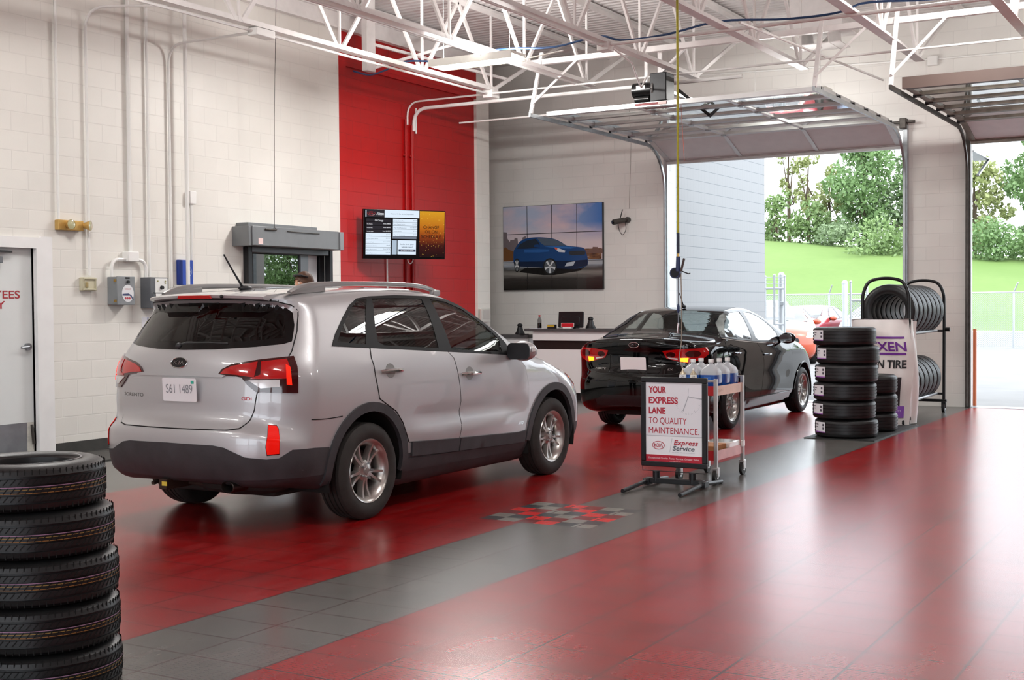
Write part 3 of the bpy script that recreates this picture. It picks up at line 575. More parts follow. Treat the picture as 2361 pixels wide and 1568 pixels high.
part('case', MB().bb((-.105, -.17, -.18), (.17, 0, .18)), noisy('box_dark', '5f6267', .06, 10, .45), b2, bevel=.008); part('face', MB().prism(rrect(.19, .165, .004, cx=.06, cy=.085), .003, (0, -.1705, 0), (1, 0, 0), (0, 0, 1)), pm('face_white', 'e3e4e2', .4), b2); part('knob', MB().lathe([(.001, .025), (.02, .025), (.024, 0)], 20, Matrix.Translation((.06, -.174, .06)) @ Matrix.Rotation(PI / 2, 4, 'X')), black_pl, b2)
part('label_strip', MB().prism(rrect(.19, .05, .003, cx=.06, cy=-.035), .003, (0, -.1705, 0), (1, 0, 0), (0, 0, 1)), pm('face_white', 'e3e4e2', .4), b2); part('label_text', text_mb('INSPECTION', (.06, -.1745, -.054), (1, 0, 0), (0, 0, 1), .012, .16, 'C', 0), pm('ink_grey', '5a5c60', .5), b2, smooth=0); part('nameplate', MB().bb((.03, -.174, -.085), (.09, -.17, -.065)), black_pl, b2); part('small_label', MB().bb((.03, -.174, -.115), (.085, -.17, -.092)), pm('tag_cream', 'd9d0bd', .5), b2)
for x, z in ((.0, .135), (.12, .135), (.12, .112)): part('indicator', MB().cyl((x, -.17, z), (x, -.182, z), .008, 10), pm('olive_led', '8d8a55', .4), b2)
part('handle', MB().tube([(-.06, -.172, 0), (-.055, -.19, -.01), (-.045, -.19, -.15), (-.03, -.172, -.17)], .006, 6), black_pl, b2)
# blue binder on a white rack, notice below
bn = thing('blue_binder', 'blue binder with a white round emblem standing behind a conduit', 'binder', (11.39, YL, 2.02))
part('cover', MB().bb((-.115, -.05, -.15), (.115, -.012, .15)), pm('binder_blue', '1f46a8', .4), bn, bevel=.004); part('spine', MB().bb((-.125, -.055, -.15), (-.06, -.008, .15)), pm('binder_navy', '173384', .4), bn, bevel=.006)
em_ = MB().tube([(.045 + .045 * math.cos(a), -.0515, .01 + .05 * math.sin(a)) for a in np.linspace(0, 2 * PI, 28, endpoint=False)], .003, 5, closed=True); part('emblem', em_, pm('emblem_pale', 'a9bde2', .5), bn); part('emblem_wave', MB().tube([(.02, -.0515, .02), (.04, -.0515, .0), (.055, -.0515, .022), (.075, -.0515, .0)], .004, 5), pm('emblem_pale', 'a9bde2', .5), bn)
rk = thing('wall_rack', 'white slotted wall rack under the blue binder', 'rack', (11.40, YL, 1.78)); part('shelf', MB().bb((-.17, -.10, .02), (.17, 0, .085)), white_pipe, rk, bevel=.006)
for k in range(6): part('rack_bar', MB().bb((-.165 + .06 * k, -.09, -.12), (-.15 + .06 * k, 0, .02)), white_pipe, rk, smooth=0)
nt = tag(part('wall_notice', MB().bb((10.71, YL - .012, 1.30), (10.93, YL, 1.49)), pm('notice_white', 'e6e6ec', .5)), 'white and lavender notice on the wall left of the silver car', 'notice'); part('notice_print', MB().bb((10.78, YL - .014, 1.40), (10.92, YL - .012, 1.48)), pm('notice_lilac', 'b4b6cd', .5), nt)
# serving window with rolled shutter
w1 = struct('window_1', MB().bb((WIN[0], YL + .03, WIN[2]), (WIN[0] + .10, YL + .15, WIN[3])).bb((WIN[1] - .09, YL + .03, WIN[2]), (WIN[1], YL + .15, WIN[3])).bb((WIN[0] + .1, YL + .03, WIN[3] - .13), (WIN[1] - .09, YL + .15, WIN[3])).bb((WIN[0] + .1, YL + .03, WIN[2]), (WIN[1] - .09, YL + .15, WIN[2] + .06)), black_pl, 'black framed serving window in the left wall under the rolled shutter', 'window', smooth=0)
part('pane', MB().bb((WIN[0] + .1, YL + .085, WIN[2] + .06), (13.66, YL + .092, WIN[3] - .13)), glass_mat('office_glass', (.6, .65, .62), .45, 0, 4.2), w1, smooth=0); part('sliding_stile', MB().bb((13.66, YL + .06, WIN[2] + .06), (13.82, YL + .12, WIN[3] - .13)), pm('stile_grey', '77797c', .4, .5), w1, smooth=0); part('sliding_leaf', MB().bb((13.83, YL + .07, WIN[2] + .06), (14.02, YL + .10, WIN[3] - .13)), pm('leaf_white', 'd2d3d6', .4), w1, smooth=0)
sh_ = thing('roller_shutter', 'grey rolled counter shutter box above the serving window', 'shutter', (13.25, YL, 2.50)); sg_ = noisy('shutter_grey', '77797b', .05, 6, .42, metal=.25)
part('hood', MB().bb((-.95, -.30, -.125), (.80, 0, .125)), sg_, sh_, bevel=.008); part('end_box', MB().bb((-1.0, -.28, -.13), (-.94, 0, .12)), sg_, sh_, bevel=.006); part('end_box', MB().bb((.80, -.32, -.13), (.88, 0, .12)), pm('shutter_end', '88898c', .45, .2), sh_, bevel=.006); part('top_cap', MB().bb((-.92, -.20, .125), (.45, 0, .17)), sg_, sh_, bevel=.004)
part('bottom_bar', MB().bb((-.74, -.10, -.20), (.82, -.02, -.125)), pm('bar_grey', '5d5f62', .45, .4), sh_, bevel=.006); part('latch_bar', MB().tube([(-.30, -.312, .08), (-.1, -.315, .075), (.36, -.312, .075)], .006, 6), dark_steel, sh_); part('fuse_link', MB().cyl((-.72, -.31, .085), (-.52, -.31, .085), .014, 8), dark_steel, sh_); part('warning_label', MB().bb((-.845, -.303, -.105), (-.76, -.30, -.03)), pm('warn_pink', 'e3c8c4', .5), sh_)
part('guide', MB().bb((-.80, -.09, -1.45), (-.73, 0, -.13)), black_pl, sh_, smooth=0); part('guide', MB().bb((.86, -.09, -1.45), (.92, 0, -.13)), black_pl, sh_, smooth=0)
tag(part('fusible_cable', MB().tube([(12.75, YL - .31, 2.59), (12.70, YL - .31, 2.62), (12.62, YL - .4, 4.0), (12.57, YL - .5, 5.6)], .004, 5), dark_steel), 'thin dark cable from the shutter box up to the roof', 'cable')
struct('counter_shelf', MB().bb((WIN[0] - .05, YL - .25, WIN[2] - .05), (WIN[1] + .05, YL + .2, WIN[2])), pm('ledge_tan', 'b98a6a', .5), 'serving ledge under the office window', 'ledge', smooth=0)
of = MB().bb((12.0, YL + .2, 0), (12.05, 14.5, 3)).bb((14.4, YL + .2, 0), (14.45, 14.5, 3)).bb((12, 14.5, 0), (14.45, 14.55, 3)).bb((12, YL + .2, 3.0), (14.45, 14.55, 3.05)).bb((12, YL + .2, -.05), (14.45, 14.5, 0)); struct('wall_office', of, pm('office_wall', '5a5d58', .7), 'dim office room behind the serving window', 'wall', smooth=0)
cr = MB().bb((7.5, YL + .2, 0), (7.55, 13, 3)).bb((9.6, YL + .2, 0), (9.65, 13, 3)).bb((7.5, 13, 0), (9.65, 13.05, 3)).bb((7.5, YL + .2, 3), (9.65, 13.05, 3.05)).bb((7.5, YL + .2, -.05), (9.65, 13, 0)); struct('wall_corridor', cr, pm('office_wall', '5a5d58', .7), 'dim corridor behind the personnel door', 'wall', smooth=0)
# rubber mat at the door
tag(part('door_mat', MB().prism(rrect(2.6, .75, .04), .015, (8.6, 10.75, 0), (1, 0, 0), (0, 1, 0)), MATS['dark_rubber']), 'black rubber mat in front of the personnel door', 'mat')
# television on a swivel arm
TD = Vector((math.cos(math.radians(-33)), math.sin(math.radians(-33)), 0)); TNv = Vector((TD.y, -TD.x, 0)); tilt = .06
tv = thing('television', 'wall television showing a service price menu on the red section', 'television', (15.38, 10.83, 2.64), math.radians(-33)); TW, TH = 1.285, .715
tm = Matrix.Rotation(tilt, 4, 'X')
part('case', MB().bb((-TW / 2, -.02, -TH / 2), (TW / 2, .04, TH / 2)).xf(tm), pm('tv_black', '08080a', .18), tv, bevel=.006)
def scr(nm, x0, z0, x1, z1, mat, lift): return part(nm, MB().bb((x0, -.0215 - lift, z0), (x1, -.021, z1)).xf(tm), mat, tv, smooth=0)
E_ = lambda nm, c, e: pm(nm, (.0, .0, .0), .3, emit=e, ecol=c)
X = lambda u: -TW / 2 + TW * (u - 160) / 1590.; Zc = lambda v, u=900: TH / 2 - TH * (v - 195 - (u - 160) * .026) / 1000.
def box_uv(nm, u0, v0, u1, v1, mat, lift=.0005): return scr(nm, X(u0), Zc(v1, (u0 + u1) / 2), X(u1), Zc(v0, (u0 + u1) / 2), mat, lift)
pal = E_('screen_pale', 'dbe9f7', .95); drk = E_('screen_dark', '26242c', .8); ink = E_('screen_ink', '5f6b80', .6); blk = E_('screen_black', '0a0a10', .5)
box_uv('screen_header_dark', 215, 215, 555, 360, drk); box_uv('screen_header', 560, 225, 1230, 375, pal); box_uv('screen_edge', 198, 215, 216, 355, pal)
def tvtext(s, u, v, h, mat, width=None, align='L', bold=0., lift=.0022): return part('screen_text', text_mb(s, Vector((X(u), -.0215 - lift, Zc(v, u))), (1, 0, 0), (0, 0, 1), h, width, align, 0, bold).xf(tm), mat, tv, smooth=0)
sr = E_('screen_red', 'a0222c', .8); sw = E_('screen_white', 'f2f4fa', .95)
el = MB().tube([(X(305) + .06 * math.cos(a), -.0232, Zc(287, 305) + .026 * math.sin(a)) for a in np.linspace(0, 2 * PI, 30, endpoint=False)], .0025, 5, closed=True).xf(tm); part('screen_logo', el, sr, tv); tvtext('KIA', 305, 303, .022, sr, .07, 'C', .02); tvtext('Allison', 405, 318, .045, sw, .11)
tvtext('Welcome To Our Service Department!', 895, 312, .016, ink, .36, 'C')
for k, (v, s, p) in enumerate(((395, 'Oil Change', ''), (465, 'The Works', 'from $44.95'), (538, 'Works Plus', 'from $69.95'), (612, 'Works Super', 'from $149.95'))):
    box_uv('screen_row', 212, v, 690, v + 62, drk)
    if k == 0: tvtext(s, 455, v + 50, .024, sw, .13, 'C')
    else: tvtext(s, 222, v + 42, .013, sw); tvtext(p, 672, v + 45, .015, sw, None, 'R', .01)
for k, (s, p) in enumerate((('A/C Service', '$124.95'), ('Coolant System Service', '$139.95'), ('Brake Oil Flush', 'from $47.95'), ('Transmission Service', '$36.95'), ('Battery Replacement', 'from $47.95'), ('Battery Replacement', '$139.99'))):
    v = 680 + 73 * k; box_uv('screen_row', 205, v, 680, v + 68, pal); tvtext(s, 215, v + 44, .013, ink); tvtext(p, 668, v + 46, .014, ink, None, 'R')
box_uv('screen_bar', 205, 1112, 680, 1130, E_('screen_grey', '8d97a8', .6))
for k, (s, p) in enumerate((('Charging System Test', '$55.00'), ('Power Steering Service', '$119.95'), ('Wiper Blade Replacement', 'from $22.95'), ('Coolant Service', '$99.95'), ('Wiper Air Conditioner', '$36.95'))):
    v = 400 + 71 * k; box_uv('screen_row', 722, v, 1192, v + 66, pal); tvtext(s, 735, v + 44, .013, ink); tvtext(p, 1180, v + 46, .014, ink, None, 'R')
box_uv('screen_bar', 715, 757, 1180, 805, E_('screen_grey', '8d97a8', .6)); box_uv('screen_card', 705, 832, 800, 1120, E_('screen_blue', 'b9cbdd', .8)); box_uv('screen_card', 815, 835, 1172, 1125, pal)
tvtext('Is the air in your', 1000, 930, .022, ink, .21, 'C'); tvtext('vehicle clean?', 1000, 985, .022, ink, .18, 'C', .01); box_uv('screen_button', 835, 1018, 1165, 1068, E_('screen_navy', '4a5268', .7), .001); tvtext('ASK ABOUT OUR FILTERS', 1000, 1056, .014, sw, .2, 'C', 0, .0035)
mg = pm('screen_gold', (0, 0, 0), .3, emit=1, ecol='c07a18'); k = N(mg); tc = k.n('ShaderNodeTexCoord'); sp_ = k.n('ShaderNodeSeparateXYZ'); k.l(tc.outputs['Generated'], sp_.inputs[0])
base = k.ramp(sp_.outputs[2], [(0, '160306'), (.25, '3a0a08'), (.45, '8a3a0c'), (.62, 'b8660f'), (1, 'd69a1c')]); vo = k.n('ShaderNodeTexVoronoi'); vo.inputs['Scale'].default_value = 28; k.l(tc.outputs['Object'], vo.inputs['Vector']); spk = k.math('MULTIPLY', k.math('LESS_THAN', vo.outputs['Distance'], .16), k.math('MULTIPLY', k.noise(9, 2), 1.0)); k.l(k.mix(spk, base, 'ffd860'), k.b.inputs['Emission Color']); k.b.inputs['Emission Strength'].default_value = .9
box_uv('screen_poster', 1240, 245, 1730, 1180, mg, .0004)
for s, v in (('CHANGE', 600), ('OIL ON', 695), ('SCHEDULE', 795)): tvtext(s, 1465, v, .044, E_('screen_brown', '2b1408', .5), {'CHANGE': .25, 'OIL ON': .195, 'SCHEDULE': .315}[s], 'C', .01)
part('wall_arm', MB().bar((0, .03, 0), (.2, .42, .05), .06, .06), black_pl, tv)
tag(part('television_cable', MB().tube([(15.62, YL + .03, 2.40), (15.63, YL + .03, 1.4), (15.65, YL + .03, .3)], .011, 6), white_pipe), 'white cable hanging from the television down the red wall', 'cable')
tag(part('television_lead', MB().tube([tuple(p) for p in crom([(15.60, 10.95, 2.34), (15.68, 10.97, 2.24), (15.80, 11.0, 2.24), (15.86, 11.0, 2.33)], 5, False)], .008, 6), white_pipe), 'white looped lead under the television', 'cable')
# ---------------------------------------------------------------- picture wall, reception desk and what stands on it
MY0, MY1, MZ0, MZ1 = 11.973, 9.954, 1.873, 3.385; MXF = XB - .07
mu = thing('display_wall', 'wall of twelve picture tiles with an added glow, showing a blue car before a city skyline', 'display', (MXF, MY0, MZ0)); MW, MH = MY0 - MY1, MZ1 - MZ0
skm = pm('picture_sky', (.02, .02, .02), .25, coat=.3); k = N(skm); p = k.xyz(); u = k.math('DIVIDE', k.math('SUBTRACT', MY0, p[1]), MW); v = k.math('DIVIDE', k.math('SUBTRACT', p[2], MZ0), MH)
uv = k.comb(k.math('MULTIPLY', u, 1.0), k.math('MULTIPLY', v, 1.6)); nz = k.noise(2.6, 5, uv); left = k.ramp(u, [(0, '8f97a8'), (.45, '8d93a6'), (1, '2f5f97')]); glow = k.mix(k.ramp(nz, [(.40, (0, 0, 0)), (.68, (1, 1, 1))]), left, 'b29a9f'); glow = k.mix(k.ramp(v, [(.55, (1, 1, 1)), (.78, (0, 0, 0))]), glow, 'b3a3a4')
road = k.ramp(k.math('ADD', v, k.math('MULTIPLY', k.noise(4, 3, k.comb(u, k.math('MULTIPLY', v, 8))), .05)), [(.05, '15120f'), (.16, '2a2624'), (.22, '6b6762'), (.27, '3a3836'), (.34, '8f949c')]); pic = k.mix(k.math('GREATER_THAN', v, .345), road, glow)
pic = k.mix(k.math('MULTIPLY', k.math('LESS_THAN', v, .47), k.math('MULTIPLY', k.math('GREATER_THAN', v, .345), k.math('LESS_THAN', u, .99))), pic, k.ramp(k.noise(18, 4, uv), [(.35, '3d2a22'), (.6, '6b4a30'), (.75, '8a8a90')])); k.l(pic, k.b.inputs['Base Color']); k.l(pic, k.b.inputs['Emission Color']); k.b.inputs['Emission Strength'].default_value = .22  # glow added to lighten the picture, taken for glossy print tiles
bez = pm('tile_edge', '0b0b0d', .3)
for r in range(3):
    for c in range(4):
        y0 = -MW * c / 4; y1 = -MW * (c + 1) / 4; z0 = MH * r / 3; z1 = MH * (r + 1) / 3
        s = part('picture_tile', MB().bb((0, y0, z0), (.06, y1, z1)), bez, mu, smooth=0); part('picture', MB().bb((-.002, y0 - .006, z0 + .006), (0, y1 + .006, z1 - .006)), skm, s, smooth=0)
def pic_poly(nm, pts, mat, lift=.003, smoothn=0):
    q = [(-MW * (a - 605) / 1325., MH * (1 - (b - 285 + (a - 605) * .052 * (1 - (b - 285) / 1105.)) / 1105.)) for a, b in pts]
    if smoothn: q = [tuple(t) for t in crom(q, smoothn)]
    return part(nm, MB().prism(q, .001, (-lift, 0, 0), (0, 1, 0), (0, 0, 1)), mat, mu, smooth=0)
cm = lambda n, c, r=.3: pm('picture_' + n, c, r, emit=.06)  # picture shapes carry a little of the added glow too
pic_poly('picture_towers', [(607, 1000), (607, 615), (660, 620), (665, 700), (700, 750), (705, 722), (760, 718), (768, 690), (805, 700), (812, 770), (870, 760), (872, 690), (918, 668), (922, 1000)], cm('tower', '6d6366'))
pic_poly('picture_trees', [(607, 1000), (607, 840), (640, 815), (680, 850), (760, 880), (760, 1000)], cm('trees', '6a4526'), .004); pic_poly('picture_far_bank', [(1700, 905), (1720, 860), (1800, 850), (1805, 818), (1870, 820), (1880, 850), (1930, 840), (1930, 905)], cm('bank', '6b5148'), .004)
pic_poly('picture_quay', [(607, 1060), (607, 1020), (1930, 1000), (1930, 1050)], cm('quay', '9a9da2'), .004)
B_ = [(748, 960), (752, 870), (775, 830), (800, 790), (850, 735), (930, 700), (1060, 686), (1200, 692), (1300, 708), (1400, 755), (1470, 800), (1600, 815), (1690, 835), (1712, 880), (1735, 950), (1738, 1060), (1690, 1090), (1580, 1115), (1420, 1110), (1330, 1105), (1140, 1095), (1080, 1085), (860, 1075), (760, 1050)]
pic_poly('picture_shadow', [(820, 1150), (900, 1100), (1700, 1090), (1640, 1140), (1300, 1195), (1160, 1195)], cm('shadow', '0d0b0a'), .005); pic_poly('picture_body', B_, cm('blue', '1b3f70', .2), .006, 3); pic_poly('picture_body_low', [(750, 1010), (900, 1010), (1140, 1010), (1340, 1000), (1500, 1010), (1738, 990), (1738, 1070), (1560, 1118), (1340, 1108), (1080, 1088), (860, 1078), (760, 1055)], cm('navy', '0d1d38', .3), .007)
pic_poly('picture_side_glass', [(800, 840), (840, 780), (930, 730), (1050, 706), (1085, 740), (1110, 790), (1100, 825), (930, 838)], cm('glass', '232c39', .1), .008); pic_poly('picture_windscreen', [(1075, 700), (1200, 700), (1300, 712), (1400, 760), (1460, 798), (1300, 800), (1170, 795), (1125, 765)], cm('screen', '4a5766', .1), .008); pic_poly('picture_bonnet_light', [(1170, 812), (1300, 806), (1480, 812), (1600, 826), (1520, 840), (1350, 835)], cm('sheen', '2f62a0', .2), .008)
pic_poly('picture_door_light', [(900, 850), (1100, 845), (1240, 850), (1230, 880), (1100, 890), (900, 890)], cm('sheen2', '25548f', .2), .008); pic_poly('picture_lamp', [(1295, 818), (1350, 830), (1450, 870), (1440, 892), (1360, 885), (1320, 850)], cm('lamp', 'c9ccd2', .2), .008); pic_poly('picture_indicator', [(1300, 822), (1345, 830), (1340, 860), (1320, 850)], cm('orange', 'd0583a', .3), .009)
pic_poly('picture_grille', [(1492, 890), (1520, 872), (1690, 868), (1712, 890), (1700, 925), (1540, 935), (1505, 920)], cm('grille', '2a2d33', .3), .008); pic_poly('picture_fog_trim', [(1440, 1080), (1470, 1030), (1580, 1010), (1550, 1070)], cm('fog', 'aeb4bd', .3), .008); pic_poly('picture_mirror', [(1028, 815), (1035, 788), (1085, 780), (1120, 800), (1110, 825)], cm('mirror', '183a6c', .2), .009)
for (cx, cy, rx, ry) in ((797, 1060, 36, 92), (1245, 1080, 92, 112)):
    pic_poly('picture_tyre', [(cx + rx * math.cos(a), cy + ry * math.sin(a)) for a in np.linspace(0, 2 * PI, 28, endpoint=False)], cm('tyre', '131313', .5), .009); pic_poly('picture_wheel', [(cx + rx * .82 * math.cos(a), cy + ry * .82 * math.sin(a)) for a in np.linspace(0, 2 * PI, 28, endpoint=False)], cm('wheel', '4d5156', .4), .010)
    for i in range(5):
        a = 2 * PI * i / 5 + .3; pic_poly('picture_spoke', [(cx + rx * f * math.cos(a + d_), cy + ry * f * math.sin(a + d_)) for f, d_ in ((.1, -.8), (.8, -.18), (.8, .18), (.1, .8))], cm('spoke', 'c3c5c7', .3), .011)
# camera on the wall
cmr = thing('security_camera', 'dark bullet camera with looped cable on the white wall right of the picture wall', 'camera', (XB, 9.53, 3.04)); gc = pm('camera_grey', '4b4743', .45)
part('mount', MB().cyl((0, -.04, .02), (-.05, -.04, .02), .05, 18), gc, cmr); part('arm', MB().tube([(-.05, -.04, .02), (-.10, -.02, .0), (-.13, .02, .0)], .016, 8), gc, cmr); part('barrel', MB().cyl((-.12, -.02, .01), (-.27, .12, -.03), .048, 18), gc, cmr); part('lens', MB().cyl((-.265, .116, -.029), (-.285, .134, -.033), .034, 16), pm('lens_black', '08080a', .1), cmr)
part('aerial', MB().tube([(-.17, .03, .05), (-.17, -.01, .19)], .008, 6), black_pl, cmr); part('cable_loop', MB().tube([tuple(q) for q in crom([(-.10, -.03, -.02), (-.12, -.05, -.15), (-.12, .01, -.24), (-.12, .07, -.18), (-.14, .09, -.04)], 5, False)], .005, 6), black_pl, cmr)
tag(part('camera_cable', MB().tube([(XB - .01, 9.47, 3.25), (XB - .01, 9.42, 4.6)], .004, 5), pm('cable_grey', 'b9b3ae', .5)), 'pale cable rising from the wall camera', 'cable')
ps = thing('wall_leaflet_holder', 'clear leaflet holder with papers at the end of the red section', 'holder', (18.3, YL - .02, 1.44)); part('holder', MB().bb((-.15, -.04, -.12), (.14, 0, .10)), pm('acrylic', 'c9c6c0', .2), ps, bevel=.005); part('leaflet', MB().bb((-.10, -.045, -.07), (.10, -.04, .08)), pm('leaflet', 'b7b2ae', .6), ps)
# reception desk
gs = noisy('slate_top', '4c4a4b', .12, 14, .4); wl_ = pm('desk_white', 'e8e5e5', .35); dkp = noisy('desk_espresso', '1f1715', .2, 12, .4)
dk_ = thing('reception_desk', 'white reception desk with a dark band and slate top in the far corner', 'desk', (18.9, 9.6, 0)); y0, y1 = -1.6, 1.08
part('top', MB().bb((-.06, y0, 1.155), (.38, y1 + .13, 1.20)), gs, dk_, bevel=.004); part('upper_panel', MB().bb((0, y0, 1.0), (.04, y1, 1.155)), wl_, dk_, smooth=0); part('side_panel', MB().bb((.04, y1 - .04, 1.0), (.34, y1, 1.155)), wl_, dk_, smooth=0); part('band', MB().bb((.05, y0, .85), (.09, y1 + .02, 1.0)), dkp, dk_, smooth=0); part('lower_panel', MB().bb((.02, y0, .13), (.06, y1, .85)), wl_, dk_, smooth=0); part('end_panel', MB().bb((.06, y1 - .04, .13), (.80, y1, .85)), wl_, dk_, smooth=0); part('toe_kick', MB().bb((.08, y0, 0), (.8, y1 - .05, .13)), black_pl, dk_, smooth=0); part('work_surface', MB().bb((.09, y0, .72), (.80, y1 - .04, .75)), gs, dk_, smooth=0)
sd_ = thing('side_counter', 'lower white side counter with slate top left of the reception desk', 'counter', (19.1, 11.15, 0)); part('top', MB().bb((-.05, -.29, 1.03), (.5, .8, 1.09)), gs, sd_, bevel=.004); part('panel', MB().bb((0, -.26, 0), (.45, .78, 1.03)), wl_, sd_, smooth=0)
def desk_set(nm, label, x, y, z):
    t = thing(nm, label, 'telephone', (x, y, z), 0, 'black handsets'); part('cradle', MB().lathe([(.001, 0), (.085, 0), (.085, .02), (.06, .06), (.045, .12), (.035, .14), (.001, .145)], 18), black_pl, t); part('handset', MB().sphere((0, 0, .16), 1, 14, 10, (.045, .05, .035)), black_pl, t); return t
desk_set('desk_phone', 'black upright handset on the side counter behind the silver car mirror', 19.2, 11.1, 1.09); desk_set('desk_phone', 'black upright handset at the right of the monitor on the reception desk', 19.1, 9.68, 1.20)
mo = thing('monitor', 'black computer monitor seen from behind on the reception desk', 'monitor', (19.16, 10.07, 1.20)); part('back', MB().prism(rrect(.47, .27, .02), .035, (0, 0, .145), (0, -1, 0), (.10, 0, 1)), pm('monitor_black', '1a1b1e', .3), mo, bevel=.006); part('back_bulge', MB().prism(rrect(.36, .17, .05), .02, (-.03, -.0, .12), (0, -1, 0), (.10, 0, 1)), pm('monitor_black', '1a1b1e', .3), mo, bevel=.008); part('stand', MB().bb((-.02, -.09, 0), (.12, .09, .015)), pm('monitor_black', '1a1b1e', .3), mo)
rs = thing('desk_sign', 'small red desk sign with a pale border in front of the monitor', 'sign', (19.0, 10.06, 1.20)); part('board', MB().prism(rrect(.245, .075, .012), .008, (0, 0, .058), (0, -1, 0), (.1, 0, 1)), pm('sign_pale', 'd9c7c4', .4), rs); part('face', MB().prism(rrect(.228, .058, .009), .004, (-.008, 0, .058), (0, -1, 0), (.1, 0, 1)), pm('sign_red', 'c01e2a', .35), rs); part('lettering', text_mb('SERVICE ADVISOR', (-.0125, 0, .05), (0, -1, 0), (.1, 0, 1), .016, .18, 'C', .0), pm('sign_letter', 'e8b9b9', .5), rs, smooth=0); part('foot', MB().bb((-.03, -.08, 0), (.03, .08, .022)), wl_, rs, bevel=.003)
bt = thing('drink_bottle', 'red-capped drink bottle half full of dark liquid on the reception desk', 'bottle', (19.0, 10.60, 1.20)); part('bottle', MB().lathe([(.001, 0), (.036, .002), (.038, .03), (.036, .10), (.037, .14), (.025, .175), (.014, .19), (.014, .205)], 20), glass_mat('bottle_clear', (.85, .85, .85), .7), bt); part('drink', MB().lathe([(.001, .004), (.034, .005), (.034, .095), (.001, .096)], 20), pm('cola', '1a0d08', .2), bt); part('cap', MB().cyl((0, 0, .203), (0, 0, .228), .018, 16), pm('cap_red', 'b3202a', .4), bt)
bx = thing('small_carton', 'small black and yellow carton left of the monitor on the reception desk', 'carton', (19.0, 10.36, 1.20)); part('carton', MB().bb((-.04, -.07, 0), (.04, .07, .065)), black_pl, bx, bevel=.002); part('band', MB().bb((-.0415, -.068, .03), (-.04, .068, .055)), pm('band_yellow', 'c8a838', .5), bx)
tag(part('paper', MB().bb((18.86, 10.44, 1.20), (19.1, 10.72, 1.203)), pm('paper_white', 'e9ebf2', .6)), 'white papers lying on the reception desk by the drink bottle', 'paper')
tag(part('keyboard', MB().bb((19.0, 10.92, 1.09), (19.2, 11.0, 1.105)), black_pl, bevel=.004), 'black keyboard on the side counter', 'keyboard')
# ---------------------------------------------------------------- car building on a body surface
def proj_of(kind, sgn=-1, x0=-.25):
    """ways of laying a flat outline (a, b) onto the body: returns ray starts, directions and reach"""
    R = .9
    if kind == 'side': return lambda q: (np.stack([q[:, 0], 0 * q[:, 0], q[:, 1]], 1), np.tile([0., sgn, 0.], (len(q), 1)), 1.4)
    if kind == 'rear': return lambda q: (np.stack([0 * q[:, 0] - .1, q[:, 0], q[:, 1]], 1), np.tile([-1., 0, 0], (len(q), 1)), 1.6)
    if kind == 'front': return lambda q: (np.stack([0 * q[:, 0] + 2.6, q[:, 0], q[:, 1]], 1), np.tile([1., 0, 0], (len(q), 1)), 1.8)
    if kind == 'top': return lambda q: (np.stack([q[:, 0], q[:, 1], 0 * q[:, 0] + .8], 1), np.tile([0., 0, 1], (len(q), 1)), 1.4)
    if kind == 'polar': return lambda q: (np.stack([0 * q[:, 0] + x0, 0 * q[:, 0], q[:, 1]], 1), np.stack([-np.cos(q[:, 0] / R), sgn * np.sin(q[:, 0] / R), 0 * q[:, 0]], 1), 2.0)
    if kind == 'polarf': return lambda q: (np.stack([0 * q[:, 0] + 2.7, 0 * q[:, 0], q[:, 1]], 1), np.stack([np.cos(q[:, 0] / R), sgn * np.sin(q[:, 0] / R), 0 * q[:, 0]], 1), 2.2)
def to_polar(P, x0=-.25): return [(.9 * math.atan2(abs(y), x0 - x), z) for x, y, z in P]
def inside(pts, poly):
    x, y = pts[:, 0], pts[:, 1]; r = np.zeros(len(pts), bool); P = np.asarray(poly); Q = np.roll(P, -1, 0)
    for (ax, ay), (bx, by) in zip(P, Q):
        if abs(by - ay) < 1e-12: continue
        r ^= ((ay > y) != (by > y)) & (x < (bx - ax) * (y - ay) / (by - ay) + ax)
    return r
def densify(poly, h):
    out = []; n = len(poly)
    for i in range(n):
        a, b = np.array(poly[i]), np.array(poly[(i + 1) % n]); k = max(1, int(np.ceil(np.hypot(*(b - a)) / h)))
        out += [tuple(a + (b - a) * j / k) for j in range(k)]
    return out
def inset(poly, d):
    P = np.array(poly, float); a = np.roll(P, 1, 0); b = np.roll(P, -1, 0)
    area = np.sum(P[:, 0] * b[:, 1] - b[:, 0] * P[:, 1]); e1 = P - a; e2 = b - P
    e1 /= np.linalg.norm(e1, axis=1, keepdims=True) + 1e-9; e2 /= np.linalg.norm(e2, axis=1, keepdims=True) + 1e-9
    n1 = np.stack([-e1[:, 1], e1[:, 0]], 1); n2 = np.stack([-e2[:, 1], e2[:, 0]], 1); m = n1 + n2; s = np.sum(m * n1, 1, keepdims=True); m = m / np.maximum(s, .5)
    return [tuple(p) for p in P + m * d * (1 if area > 0 else -1)]
